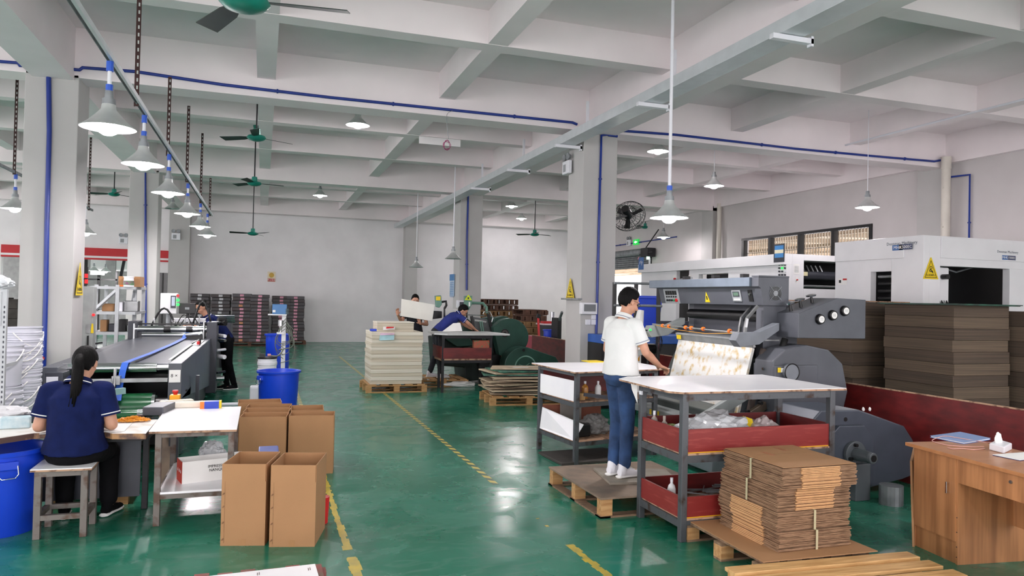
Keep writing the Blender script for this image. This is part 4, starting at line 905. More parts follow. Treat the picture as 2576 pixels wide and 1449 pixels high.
def pallet(c, L, Wd, H=.14, rz=0, m=WOOD, label=None, group=None, top='slats', nb=5, blk=None, parts=True, gap=.35):
    c = Vector(c); t = thing('wooden_pallet', label, 'pallet', (0, 0, 0), group)
    if top == 'sheet': MB().box(-L/2, L/2, -Wd/2, Wd/2, H-.018, H).build('deck_sheet', PLY, t)
    else:
        bw = L/nb
        for i in range(nb): MB().box(-L/2+i*bw+bw*gap/2, -L/2+(i+1)*bw-bw*gap/2, -Wd/2, Wd/2, H-.02, H).build('deck_board', m, t, bev=.002)
    for j in (-1, 0, 1):
        yy = j*(Wd/2-.045)
        MB().box(-L/2, L/2, yy-.045, yy+.045, 0, .016).build('base_board', m, t)
        if top != 'sheet': MB().box(-L/2, L/2, yy-.045, yy+.045, H-.036, H-.02).build('stringer_board', m, t)
        for i in (-1, 0, 1): MB().box(i*(L/2-.05)-.05, i*(L/2-.05)+.05, yy-.045, yy+.045, .016, H-(.018 if top == 'sheet' else .036)).build('block', blk or m, t)
    t.location = c; t.rotation_euler[2] = rz; return t
P1 = pallet((AY(524, 800, 27).x, 26.85, 0), 1.25, .8, m=WOODDARK, label='pallet under the leftmost far wrapped stacks', group='far pallets')
for x, lab in ((AY(630, 800, 26.4).x, 'pallet under the middle far wrapped stacks'), (AY(724, 800, 27.2).x, 'pallet under the right far wrapped stacks')): q = dup(P1, (x, 26.4 if 'middle' in lab else 27.2, 0), 0, lab)
# dosing stand with blue box, second bin, pail
t = thing('dosing_stand', 'white steel stand with blue control box and looped hoses', 'stand', (.3, 13.2, 0))
c = AY(712, 900, 13.2)
MB().box(c.x-.035, c.x+.035, 13.17, 13.25, 0, AY(712, 793, 13.2).z).build('post', MACHWHITE, t, bev=.004)
MB().box(c.x-.25, c.x+.25, 12.95, 13.45, 0, .02).build('foot_plate', MACHWHITE, t)
z1 = AY(700, 793, 13.2).z; MB().box(AY(674, 793, 13.2).x, c.x+.04, 13.1, 13.3, z1, z1+.02).build('top_shelf', MACHWHITE, t)
p0, p1 = AY(685, 790, 13.1), AY(722, 766, 13.1); MB().box(p0.x, p1.x, 13.1, 13.28, z1+.02, p1.z).build('blue_control_box', mat('steel_blue_box', '#3f76ad', .4), t, bev=.006)
MB().box(p0.x+.005, p0.x+.05, 13.095, 13.1, p0.z+.03, p0.z+.07).build('label_sticker', PAPER, t)
z2 = AY(705, 840, 13.2).z; MB().box(AY(696, 840, 13.2).x, c.x, 13.12, 13.25, z2, z2+.03).build('pump_bracket', MACHWHITE, t)
q = AY(706, 820, 13.2); MB().cyl(V(q.x, 13.18, z2+.03), V(q.x, 13.18, q.z+.02), .025, n=12).cyl(V(q.x, 13.18, q.z), V(q.x, 13.18, q.z+.10), .045, n=16).build('dosing_pump', STEEL, t, smooth=True)
rr = random.Random(2)
for k in range(12):
    z0 = z1-.05-.02*k; w_ = rr.uniform(.05, .17); d_ = rr.uniform(.25, .7)
    pts = [V(c.x+.03, 13.15, z0)+V(w_*math.sin(PI*j/10)*(1 if k % 3 else -1), rr.uniform(-.01, .01), -d_*math.sin(PI*j/10*.5)**1.2) for j in range(9)]+[V(c.x-.03*(k % 3), 13.15, z0-d_*1.02)]
    cable(pts, .006, 'hose', mat('grey_hose', '#6e7468', .5), t, 5, 3)
for k in range(5): MB().cyl(V(c.x+.02, 13.1, z1+.03+.02*k), V(c.x+.07, 13.1, z1+.03+.02*k), .007, n=8).build('cable_gland', STEEL, t)
bin_((AY(698, 900, 13.9).x, 13.9, 0), .19, .21, AY(700, 840, 13.9).z, 'narrow blue bin behind the white stand', ())
t = thing('glue_pail', 'white pail with black lid and a pink lever by the blue bin', 'pail', (AY(672, 930, 12.2).x, 12.2, 0)); c = V(AY(672, 930, 12.2).x, 12.2, 0); h = AY(672, 898, 12.2).z
MB().lathe([(.001, 0), (.13, 0), (.14, h*.7), (.148, h*.71), (.148, h*.76), (.14, h*.77), (.142, h*.83), (.15, h*.84), (.15, h*.9), (.143, h*.91), (.143, h*.97), (.001, h*.97)], c, n=28).build('pail_body', WHITEPL, t, smooth=True)
MB().cyl(c+V(0, 0, h*.97), c+V(0, 0, h*1.0), .15, n=28).box(c.x-.12, c.x-.04, c.y-.05, c.y+.05, h, h+.05).build('lid', BLACK, t)
MB().cyl(c+V(0, 0, h+.03), c+V(.05, 0, h+.03), .02, n=10).build('pink_lever', mat('pink_plastic', '#c98b90'), t)
cable([c+V(.05, 0, h+.02), c+V(.16, 0, h+.02), c+V(.24, .3, h+.1), V(AY(703, 860, 13.1).x, 13.1, .8)], .012, 'hose', mat('grey_hose', '#6e7468'), t)
t = thing('canister', 'white plastic jerrycan left of the pail', 'canister', (c.x-.18, 12.1, 0)); MB().box(c.x-.25, c.x-.12, 12.0, 12.2, 0, .32).build('canister_body', WHITEPL, t, bev=.03)
tag(MB().cyl(V(-.75, 11.72, .09), V(.08, 11.72, .09), .028, n=12).build('floor_pipe', WHITEPL, smooth=True), 'white pipe lying across the floor toward the blue bin', 'pipe')
# ------------------------------------------------------------------ right: tables, platen press, printing machines, stacks
def panel(x0, x1, y0, y1, z0, z1, name, m, t, bev=0): return MB().box(x0, x1, y0, y1, z0, z1).build(name, m, t, bev=bev)
# near white table with red ply trays
t = thing('tray_table', 'big white topped steel table with two scuffed red plywood trays, right foreground', 'table', (3.6, 5.2, 0))
P = [(2.86, 4.74), (2.93, 4.67), (4.42, 4.67), (4.42, 5.72), (3.02, 5.72), (2.84, 5.0)]
P = [(2.85, 4.74), (2.93, 4.66), (4.42, 4.66), (4.42, 5.70), (3.02, 5.70), (2.86, 5.55)]
MB().prism(P, (0, 0, 1.085), (1, 0, 0), (0, 1, 0), (0, 0, 1), .014).build('table_top', PLYEDGE, t)
MB().prism([(x, y+.003) for x, y in P], (0, 0, 1.099), (1, 0, 0), (0, 1, 0), (0, 0, 1), .004).build('laminate', LAMINATE, t)
LX = (2.96, 4.30); LY = (4.70, 5.32)
for x in LX:
    for y in LY: panel(x-.025, x+.025, y-.025, y+.025, 0, 1.085, 'leg', RUSTY, t, .003)
def rect_frame(z0, z1, name):
    f = MB()
    for y in LY: f.box(LX[0], LX[1], y-.02, y+.02, z0, z1)
    for x in LX: f.box(x-.02, x+.02, LY[0], LY[1], z0, z1)
    f.build(name, RUSTY, t)
rect_frame(1.03, 1.085, 'top_frame'); rect_frame(.575, .63, 'middle_frame'); rect_frame(.10, .155, 'lower_frame')
for z0, hgt in ((.63, .19), (.155, .17)):
    panel(LX[0], LX[1], LY[0]-.02, LY[1]+.02, z0, z0+.014, 'tray_floor', PLYEDGE, t)
    panel(LX[0]+.02, LX[1]-.02, LY[0]-.012, LY[0]+.003, z0+.014, z0+hgt, 'tray_side', REDPLY2, t)
    panel(LX[0]+.02, LX[1]-.02, LY[1]-.003, LY[1]+.012, z0+.014, z0+hgt, 'tray_side', REDPLY, t)
    panel(LX[0]-.012, LX[0]+.003, LY[0]+.02, LY[1]-.02, z0+.014, z0+hgt, 'tray_side', REDPLY2, t)
    panel(LX[1]-.003, LX[1]+.012, LY[0]+.02, LY[1]-.02, z0+.014, z0+hgt, 'tray_side', REDPLY, t)
    panel(LX[0]+.03, LX[1]-.03, LY[0]-.0145, LY[0]-.012, z0+.008, z0+.022, 'yellow_edge', mat('yellow_edge_paint', '#d9a01c', .5), t)
panel(LX[0]-.035, LX[0]-.022, LY[1]-.04, LY[1]+.0, 1.0, 1.03, 'socket_block', WHITEPL, t)
crumple((3.42, 4.98, .645), .26, .2, .145, FILM, 'plastic_bag', 'big crumpled clear plastic bag in the upper red tray', seed=1, amp=.25)
crumple((3.08, 4.9, .645), .09, .1, .10, FILM, 'plastic_bag', 'small crumpled clear plastic bag at the near left of the upper red tray', seed=6)
crumple((3.92, 5.05, .645), .14, .1, .10, mat('clear_bag_reddish', '#d5c8c6', .25, trans=.3), 'plastic_bag', 'clear bag with yellow label at the right of the upper red tray', seed=8)
t2 = MB().hexa([V(3.74, 5.0, .66), V(3.86, 5.02, .66), V(3.86, 5.03, .66), V(3.74, 5.01, .66), V(3.70, 5.0, .85), V(3.80, 5.02, .82), V(3.80, 5.03, .82), V(3.70, 5.01, .85)])
tag(t2.build('yellow_card', YELLOW), 'yellow card standing in the upper red tray beside the big bag', 'card')
def bottle(c, r, h, m, label, capm=None, name='bottle'):
    c = Vector(c); q = thing(name, label, 'bottle', c)
    MB().lathe([(.001, 0), (r*.95, 0), (r, r*.2), (r, h*.62), (r*.75, h*.74), (r*.35, h*.8), (r*.3, h*.88), (.001, h*.88)], c, n=20).build('bottle_body', m, q, smooth=True)
    MB().cyl(c+V(0, 0, h*.86), c+V(0, 0, h), r*.36, n=12).build('cap', capm or WHITEPL, q, smooth=True); return q
bottle((3.03, 5.25, .644), .03, .23, mat('dusty_can', '#a59a90', .5), 'spray can, rear one of two in the upper red tray')
bottle((3.04, 5.11, .644), .032, .21, mat('dusty_can', '#a59a90'), 'spray can, front one of two in the upper red tray', mat('dusty_can', '#a59a90'))
bx(V(3.14, 5.16, .71), .08, .08, .13, .2, mat('lime_label', '#8fae3c', .5), 'tin', 'lime green tin behind the front spray can', 'tin')
bottle((3.05, 5.0, .17), .032, .22, mat('milky_plastic', '#d9d9da', .3), 'white squeeze bottle in the lower red tray')
rr = random.Random(6); rb = MB()
for k in range(5): rb.tube([V(3.3+rr.uniform(0, .8), 4.8+rr.uniform(0, .6), .19+.01*j) for j in range(5)], .008, 5)
tag(rb.build('cable_coil', GALV), 'loose grey cable in the lower red tray', 'cable')
q = [AY(1584, 962, 5.62), AY(1600, 985, 5.50), AY(1603, 1012, 5.48), AY(1588, 975, 5.6)]
q = [AY(1586, 955, 5.62), AY(1603, 955, 5.50), AY(1604, 1015, 5.48), AY(1590, 980, 5.6)]
panel2 = MB().hexa(q+[p+V(-.004, -.004, 0) for p in q])
tag(panel2.build('paper_sheet', PAPER), 'white sheet hanging at the left corner of the big table', 'paper')
# second table
t = thing('tray_table', 'second white topped steel table behind the man, with white side boards', 'table', (3.7, 7.6, 0))
ZT = 1.0
MB().prism([(3.06, 8.2), (3.14, 7.1), (4.44, 7.36), (4.44, 8.2)], (0, 0, ZT-.018), (1, 0, 0), (0, 1, 0), (0, 0, 1), .014).build('table_top', PLYEDGE, t)
MB().prism([(3.06, 8.2), (3.14, 7.103), (4.44, 7.363), (4.44, 8.2)], (0, 0, ZT-.004), (1, 0, 0), (0, 1, 0), (0, 0, 1), .004).build('laminate', LAMINATE, t)
for x, y in ((3.21, 7.2), (3.12, 8.05), (4.3, 7.45), (4.3, 8.05)): panel(x-.025, x+.025, y-.025, y+.025, 0, ZT-.018, 'leg', RUSTY, t, .003)
def fr2(z0, z1, nm):
    MB().bar(V(3.21, 7.2, (z0+z1)/2), V(4.3, 7.45, (z0+z1)/2), .035, z1-z0).bar(V(3.21, 7.2, (z0+z1)/2), V(3.12, 8.05, (z0+z1)/2), .035, z1-z0).bar(V(3.12, 8.05, (z0+z1)/2), V(4.3, 8.05, (z0+z1)/2), .035, z1-z0).bar(V(4.3, 7.45, (z0+z1)/2), V(4.3, 8.05, (z0+z1)/2), .035, z1-z0).build(nm, RUSTY, t)
fr2(.94, .98, 'top_frame'); fr2(.61, .655, 'middle_frame'); fr2(.19, .235, 'lower_frame')
for z in (.655, .235): MB().prism([(3.13, 8.05), (3.21, 7.2), (4.3, 7.45), (4.3, 8.05)], (0, 0, z), (1, 0, 0), (0, 1, 0), (0, 0, 1), .014).build('shelf', PLYEDGE, t)
MB().bar(V(3.195, 7.23, .78), V(3.11, 8.02, .78), .008, .22).build('white_side_board', LAMINATE, t)
MB().bar(V(3.12, 8.04, .8), V(4.3, 8.04, .8), .012, .26).build('red_back_board', REDPLY, t)
MB().hexa([V(3.19, 7.22, .25), V(3.20, 7.22, .25), V(3.12, 8.02, .25), V(3.11, 8.02, .25), V(3.30, 7.22, .42), V(3.31, 7.22, .42), V(3.14, 8.0, .50), V(3.13, 8.0, .50)]).build('leaning_white_board', LAMINATE, t)
MB().bar(V(3.14, 8.03, .42), V(3.9, 8.03, .42), .01, .2).build('brown_back_board', mat('rust_board', '#8d5340', .6), t)
bottle((3.42, 7.45, .669), .038, .19, mat('amber_oil', '#c98a3a', .15, trans=.3), 'bottle of amber oil on the second table shelf')
bottle((3.58, 7.45, .669), .035, .19, mat('milky_plastic', '#d9d9da'), 'milky white bottle right of the amber oil bottle')
tag(MB().cyl(V(3.34, 7.36, .669), V(3.34, 7.36, .74), .04, n=20).build('tape_roll', mat('tan_tape', '#c6a06a', .5)), 'roll of tan tape on the second table shelf', 'tape')
tag(MB().bar(V(3.25, 7.1, .76), V(3.75, 7.0, .70), .05, .035).build('tool_bar', MACHDARK), 'grey steel bar sticking out of the second table shelf', 'bar')
bx(V(3.38, 7.45, .32), .17, .13, .14, .2, BLACK, 'black_box', 'black plastic box on the lower shelf of the second table', 'box', .012)
crumple((3.62, 7.6, .25), .15, .15, .12, mat('grey_rag', '#777674', .8), 'rag', 'grey rags on the lower shelf of the second table', 'rag', seed=4)
MBx = MB().bar(V(3.35, 7.98, .46), V(3.62, 7.98, .46), .01, .4); tag(MBx.build('grey_board', mat('grey_cardboard', '#94908a', .8)), 'grey board standing at the back of the lower shelf', 'board')
t = thing('yellow_folder', 'yellow folder lying on the second table behind the man', 'folder', G(1488, 912, 1.0)); c = G(1492, 910, 1.0); MB().obox(V(c.x, c.y, 1.006), .22, .2, .01, .1).build('cover', YELLOW, t)
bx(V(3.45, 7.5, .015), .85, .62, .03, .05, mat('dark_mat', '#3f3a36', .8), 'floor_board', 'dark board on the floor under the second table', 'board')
# man's pallet
t = thing('wooden_pallet', 'pallet with worn plywood deck under the standing man', 'pallet', (3.1, 5.95, 0))
X0, X1, Y_0, Y_1 = 2.62, 3.72, 5.36, 6.5
panel(X0, X1, Y_0, Y_1, .15, .166, 'deck_sheet', PLY, t)
for y in (Y_0+.05, (Y_0+Y_1)/2, Y_1-.05):
    panel(X0, X1, y-.05, y+.05, 0, .016, 'base_board', WOODOLD, t)
    for x in (X0+.06, (X0+X1)/2, X1-.06): panel(x-.05, x+.05, y-.04, y+.04, .016, .15, 'block', WOOD, t)
MB().box(X0, X0+.09, Y_0, Y_1, 0, .014).build('edge_board', WOODOLD, t)
MB().prism([(0, 0), (.62, -.1), (.75, .35), (.1, .55)], (2.88, 5.72, .167), (1, 0, 0), (0, 1, 0), (0, 0, 1), .02).build('loose_board', mat('grey_ply', '#8d8578', .7, var=.2), t)
t.children[-1].parent = None; o = bpy.data.objects['loose_board']; o.location = ORG[t.name]; tag(o, 'loose grey plywood board under the man shoes on the pallet', 'board')
# flattened carton bundles on pallet
q = pallet((3.42, 4.3, 0), .86, .92, .14, PI/2*0, label='pallet with a kraft sheet under the flattened carton bundles', top='slats', nb=5, m=WOODOLD, blk=WOOD)
tag(MB().prism([(3.0, 3.83), (3.88, 3.80), (3.86, 4.75), (3.02, 4.78)], (0, 0, .141), (1, 0, 0), (0, 1, 0), (0, 0, 1), .006).build('kraft_sheet', CARD), 'kraft cardboard sheet covering the pallet of bundles', 'sheet')
CARDSIDE = mat('stacked_board_edge', '#96765a', .8, scale=30, col2='#755840', thr=(.45, .6), stretch=(.4, .4, 4))
CARDLT = mat('light_fold_edge', '#c99b6c', .75, var=.1, scale=20)
def bundle_flat(cx, cy, sx, sy, z0, n, label, side, seed, skew=(0, 0)):
    rr = random.Random(seed); t = thing('carton_bundle', label, 'bundle', (cx, cy, z0), 'strapped bundles of flattened cartons'); th = .0105
    m = MB()
    for i in range(n):
        dx, dy = rr.uniform(-.008, .008)+skew[0]*i/n, rr.uniform(-.008, .008)+skew[1]*i/n
        z = z0+i*th
        for dz in (0, .0045):
            m.cur = 0; m.obox(V(cx+dx, cy+dy, z+dz+.0021), sx+rr.uniform(-.006, .006), sy+rr.uniform(-.006, .006), .0038, rr.uniform(-.006, .006))
        if side == 'x': m.cur = 1; m.obox(V(cx+dx-.0*sx, cy+dy-sy/2-.004, z+.004), sx*.52, .012, .0072)
        else: m.cur = 1; m.obox(V(cx+dx-sx/2-.004, cy+dy, z+.004), .012, sy*.52, .0072)
    m.build('flattened_cartons', [CARDSIDE, CARDLT], t)
    h = n*th
    s = MB(); STR = mat('pale_strap', '#b9b18f', .5)
    if side == 'x': s.box(cx-sx/2-.012, cx-sx/2-.008, cy-.01, cy+.006, z0, z0+h).box(cx-sx/2-.012, cx+sx/2+.01, cy-.01, cy+.006, z0+h-.0, z0+h+.0015)
    else: s.box(cx-.01, cx+.006, cy-sy/2-.014, cy-sy/2-.010, z0, z0+h).box(cx-.01, cx+.006, cy-sy/2-.012, cy+sy/2+.01, z0+h, z0+h+.0015)
    s.build('strap', STR, t); return h
z = .148
for k, (lab, side, n, cx, cy, sx, sy) in enumerate((('lowest bundle of flattened cartons on the kraft sheet', 'y', 12, 3.50, 4.26, .58, .64), ('second lowest bundle of flattened cartons', 'y', 12, 3.49, 4.27, .59, .64), ('second highest bundle of flattened cartons', 'x', 14, 3.50, 4.27, .59, .62), ('topmost bundle of flattened cartons with printed top', 'x', 13, 3.52, 4.25, .60, .64))):
    h = bundle_flat(cx, cy, sx, sy, z, n, lab, side, k+1); z += h+.003
topz = z-.001
m = MB()
m.prism([(3.225, 3.93), (3.815, 3.93), (3.82, 4.56), (3.225, 4.57)], (0, 0, topz), (1, 0, 0), (0, 1, 0), (0, 0, 1), .003)
o = m.build('top_sheet', CARD, bpy.data.objects['carton_bundle.003'])
for a in ((3.3, 4.3, 3.8, 4.304), ): MB().box(a[0], a[2], a[1], a[3], topz+.003, topz+.0034).build('crease', CARDIN, bpy.data.objects['carton_bundle.003'])
MB().obox(V(3.42, 4.33, topz+.0033), .04, .12, .0006).obox(V(3.62, 4.45, topz+.0033), .04, .12, .0006).build('tape_strip', mat('red_brown_tape', '#a5704f', .5), bpy.data.objects['carton_bundle.003'])
# pale timber pallet bottom right
q = pallet((3.37, 3.30, 0), 1.36, .92, .14, math.radians(-3.5)+PI*0, label='pale new timber pallet at the bottom right edge', m=mat('new_pine', '#d8ae76', .6, scale=4, col2='#b98c55', stretch=(1, 9, 9), bump=.12), top='slats', nb=5)
for ch in list(q.children):
    if ch.name.startswith('deck_board'): bpy.data.objects.remove(ch)
for j in range(6):
    y = .46-.02-j*.165; MB().box(-.68+.03*(j % 2), .68+.05*j*.3, y-.055, y+.055, .118, .142).build('deck_board', bpy.data.materials['new_pine'], q, bev=.003)
for ch in q.children: pass
# desk
DW = mat('striped_wood_laminate', '#bd8558', .4, scale=3, col2='#9c6a44', stretch=(6, 6, .35), thr=(.4, .62))
DWT = mat('desk_top_laminate', '#b98256', .3, scale=2, col2='#a87048', stretch=(1, 6, 6))
t = thing('office_desk', 'wood laminate desk with cupboard door and drawer, right foreground', 'desk', (4.9, 3.6, 0))
A = V(4.52, 4.06, 0); B = V(4.84, 3.74, 0); u = V(.71, -.70, 0)  # front direction along the desk
a0 = G(2304, 1385); b0 = G(2497, 1415)
e0 = G(2277, 1112, .75); e1 = G(2576, 1192, .75)
u = (e1-e0).normalized(); w = V(-u.y, u.x, 0)
if w.dot(V(1, 1, 0)) < 0: w = -w
F0 = e0+u*.05+w*.035; F0.z = 0
def dbox(a, b_, c, d, z0, z1, name, m, parent=None, bev=0):
    mb = MB().hexa([F0+u*x+w*y+V(0, 0, z) for z in (z0, z1) for x, y in ((a, c), (b_, c), (b_, d), (a, d))]); return mb.build(name, m, parent or t, bev=bev)
dbox(-.05, 1.35, -.035, .60, .725, .75, 'desk_top', DWT, bev=.002)
dbox(0, .018, 0, .55, 0, .725, 'side_panel', DW); dbox(.395, .413, 0, .55, 0, .725, 'side_panel', DW); dbox(1.25, 1.268, 0, .55, 0, .725, 'side_panel', DW)
dbox(.018, .395, .01, .025, 0, .15, 'plinth', DW); dbox(.018, .395, .53, .548, 0, .725, 'back_panel', DW)
dr = dbox(.019, .394, -.004, .012, .155, .722, 'door', DW)
dbox(.33, .34, -.03, -.022, .47, .55, 'handle', CHROME, dr, .002); dbox(.33, .34, -.024, -.004, .475, .48, 'handle_foot', CHROME, dr); dbox(.33, .34, -.024, -.004, .54, .545, 'handle_foot', CHROME, dr)
dw_ = dbox(.415, 1.25, -.004, .012, .56, .722, 'drawer', DW)
c = F0+u*.83+V(0, 0, .67)-w*.004; MB().cyl(c, c-w*.008, .011, n=16).build('lock', STEEL, dw_)
dbox(.413, 1.25, .45, .465, .25, .725, 'modesty_panel', DW)
for z in (.03, .1, .2, .3): c = F0+u*.404+V(0, 0, z+.02); MB().cyl(c, c-w*.002, .004, n=8).build('screw_cap', MACHDARK, t)
fo = thing('folder', 'blue folder lying open edge forward on the desk', 'folder', G(2400, 1100, .75)); pts = [G(2340, 1100, .752), G(2425, 1117, .752), G(2492, 1106, .752), G(2415, 1090, .752)]
def flat(pts, z0, z1): return MB().hexa([V(p.x, p.y, z) for z in (z0, z1) for p in pts])
flat(pts, .7505, .754).build('back_cover', mat('blue_folder', '#5d86c8', .35, var=.05), fo); flat([p*.97+(pts[0]*.25+pts[1]*.25+pts[2]*.25+pts[3]*.25)*.03 for p in pts], .754, .762).build('sheets', PAPER, fo)
flat(pts, .762, .765).build('front_cover', mat('light_blue_folder', '#86a5d6', .3, var=.05), fo)
cable([G(x, y, .756) if i not in (2, 3, 4) else G(x, y, .77) for i, (x, y) in enumerate(((2496, 1113), (2470, 1111), (2420, 1103), (2380, 1097), (2362, 1100), (2345, 1109), (2375, 1118), (2395, 1121), (2440, 1124), (2475, 1124)))], .003, 'earphone_cable', mat('pink_cable', '#d8a39a', .4)); tag(bpy.data.objects['earphone_cable'], 'pink charging cable looped over the blue folder', 'cable')
cable([G(x, y, .756) for x, y in ((2478, 1128), (2450, 1131), (2420, 1128), (2398, 1129), (2384, 1126))], .003, 'charging_cable', bpy.data.materials['pink_cable']); tag(bpy.data.objects['charging_cable'], 'loose pink cable end beside the tissue pack', 'cable')
tp = thing('tissue_pack', 'white tissue pack with a tissue sticking up on the desk', 'tissues', G(2518, 1137, .75)); pts = [G(2488, 1132, .75), G(2526, 1142, .75), G(2546, 1132, .75), G(2510, 1121, .75)]
flat(pts, .7505, .80).build('pack_body', WHITEPL, tp, bev=.008); ctr = sum(pts, Vector())/4
o = crumple((ctr.x-.01, ctr.y+.01, .79), .03, .012, .045, PAPER, 'tissue', None, seed=2, parent=tp, sub=3); o.location = o.location-ORG[tp.name]; o.parent = tp
fo = thing('folder', 'white paper and dark blue folder at the right end of the desk', 'folder', G(2550, 1155, .75)); pts = [G(2497, 1146, .75), G(2566, 1160, .75), G(2640, 1150, .75), G(2576, 1140, .75)]
flat(pts, .7505, .754).build('dark_cover', mat('navy_cover', '#26285e', .3), fo); flat([p+V(.003, .003, 0) for p in pts], .754, .757).build('sheets', PAPER, fo)
a = AY(2289, 1160, 4.25); c = AY(2296, 1300, 4.15)
tag(MB().hexa([V(c.x, c.y, 0), V(c.x+.012, c.y-.01, 0), V(c.x+.5, c.y+.4, 0), V(c.x+.49, c.y+.41, 0), V(a.x, a.y, a.z), V(a.x+.012, a.y-.01, a.z), V(a.x+.5, a.y+.4, a.z+.03), V(a.x+.49, a.y+.41, a.z+.03)]).build('cardboard_sheet', CARD), 'brown cardboard sheet standing behind the desk', 'sheet')
tag(MB().cyl(V(5.35, 5.1, 0), V(5.35, 5.1, .17), .10, n=20).build('metal_tin', GALV), 'grey tin on the floor between motor cover and desk', 'tin')
# ------------------------------------------------------------------ partition of red film ply
XP = 6.15
for i, (a, b_) in enumerate(((2.0, 4.42), (4.43, 6.85), (6.86, 9.28), (9.29, 11.7), (11.71, 14.1), (14.11, 16.5))):
    tag(MB().box(XP, XP+.016, a, b_, 0, .9).build('partition_panel', REDPLY), ['red plywood partition panel nearest the viewer', 'red plywood partition panel behind the wooden desk', 'red plywood partition panel beside the grey flywheel', 'red plywood partition panel behind the grey press', 'red plywood partition panel behind the middle column', 'farthest red plywood partition panel beside the green press'][i], 'partition', 'red plywood partition')
tag(MB().box(XP-.004, XP+.02, 2.0, 16.5, .9, .912).build('partition_capping', PLYEDGE), 'pale edge strip along the top of the red partition', 'trim')
# ------------------------------------------------------------------ brown board stacks
BALE = mat('brown_board_edges', '#5b4c3f', .85, scale=2.5, col2='#453a31', stretch=(.3, .3, 40), thr=(.35, .65), bump=.15)
BALE2 = mat('brown_board_edges_light', '#6d5c4b', .85, scale=2.5, col2='#52463b', stretch=(.3, .3, 40), thr=(.35, .65), bump=.15)
def bale_stack(x0, y0, lx, ly, ztop, n, nm, grp, seed):
    rr = random.Random(seed); z = .16; h = (ztop-.16)/n
    pallet_ = pallet((x0+lx/2, y0+ly/2, 0), lx, ly, .155, label='pallet under the '+nm, m=WOODOLD, group='pallets under the board stacks')
    for k in range(n):
        hh = h
        tag(MB().obox(V(x0+lx/2+rr.uniform(-.012, .012), y0+ly/2+rr.uniform(-.012, .012), z+hh/2), lx-rr.uniform(0, .015), ly-rr.uniform(0, .015), hh*.985, rr.uniform(-.008, .008)).build('board_bale', BALE if (k+seed) % 2 else BALE2, bev=.004), '%s brown board bale of the %s' % (ordn(n-1-k, n), nm), 'bale', grp); z += hh
bale_stack(8.28, 6.95, .97, 1.1, 1.80, 11, 'big stack under a green board', 'bales of the big brown stack', 1)
bale_stack(9.34, 6.7, 1.0, 1.1, 1.74, 8, 'stack at the right edge', 'bales of the right edge stack', 2)
bale_stack(8.1, 8.45, 1.0, 1.5, 1.82, 9, 'stack behind the knob box', 'bales of the rear brown stack', 3)
tag(MB().obox(V(8.78, 7.48, 1.815), 1.15, 1.25, .012, .03).obox(V(8.78, 7.48, 1.804), 1.1, 1.22, .008, .03).build('green_board', mat('green_black_board', '#2c5a48', .4, scale=8, col2='#20352e')), 'thin green board on top of the big brown stack', 'board')
tag(MB().obox(V(8.6, 9.2, 1.835), 1.1, 1.55, .015, 0).build('ply_cover', PLYEDGE), 'plywood sheet on top of the rear brown stack', 'board')
# ------------------------------------------------------------------ white printing machines
t = thing('printing_machine', 'white printing machine with yellow warning triangle, right background', 'machine', (10.5, 9.3, 0))
x0, yf, yb2, zt = 9.5, 8.51, 10.32, 2.87
ze = AX(2105, 752, x0)
# left face (x = x0): panels around a narrow opening; front face (y = yf): frame around a large opening
oy0, oz1 = AX(2242, 700, x0).y, AX(2190, 684, x0).z; oy1 = AX(2190, 700, x0).y
panel(x0, x0+.12, yf, oy0, 0, zt, 'corner_panel', MACHWHITE, t, .004); panel(x0, x0+.12, oy1, yb2, 0, zt, 'side_panel', MACHWHITE, t, .004); panel(x0, x0+.12, oy0, oy1, oz1, zt, 'side_header', MACHWHITE, t)
panel(x0-.02, x0, yf+.35, yb2, AX(2250, 655, x0).z+.03, zt, 'raised_header', MACHWHITE, t, .004)
xr1 = AY(2365, 700, yf).x; xr2 = AY(2540, 700, yf).x; zo = AY(2440, 672, yf).z
panel(x0+.12, xr1, yf, yf+.12, 0, zt, 'front_post', MACHWHITE, t, .004); panel(xr1, 13.0, yf, yf+.12, zo, zt-.0, 'front_header', MACHWHITE, t, .004); panel(xr2, 13.0, yf, yf+.12, 0, zo, 'front_panel', MACHWHITE, t, .004)
panel(xr1, 13.0, yf-.02, yf, zo+.12, zt-.02, 'front_raised_header', MACHWHITE, t, .004)
panel(x0+.02, 13.0, yf+.02, yb2, zt-.02, zt, 'roof', MACHWHITE, t)
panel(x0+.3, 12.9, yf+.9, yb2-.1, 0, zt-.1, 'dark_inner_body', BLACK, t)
panel(xr1, xr1+.35, yf+.14, yf+.5, 1.2, 2.4, 'inner_unit', MACHWHITE, t, .02)
q = V(xr1+.2, yf+.13, 2.25); MB().cyl(q, q-V(0, .1, 0), .04, n=14).build('inner_knob', BLACK, t); 
for k in range(6): q = V(xr1+.05+.05*k, yf+.2, 1.95); MB().cyl(q, q-V(0, .08, .12), .015, n=8).build('inner_lever', [STEEL, BLACK][k % 2], t)
for k in range(5): MB().cyl(V(x0+.16, oy0+.1, 1.9+.12*k), V(x0+.16, oy1-.02, 1.9+.12*k), .03, n=10).build('inner_roller', STEEL if k == 3 else BLACK, t)
MB().tube([V(xr1+.3, yf+.4, 2.45), V(xr1+.8, yf+.4, 2.35), V(xr1+1.4, yf+.4, 2.5)], .015, 6).build('inner_hose', GALV, t)
warn_triangle(AY(2341, 702, yf-.005), (1, 0, 0), .30, .33, 'yellow warning triangle on the corner of the right white machine', SG)
c = AX(2268, 621, x0-.022); text('MHK', AX(2258, 623, x0-.024), .075, (0, -1, 0), (0, 0, 1), PAPER, t); 
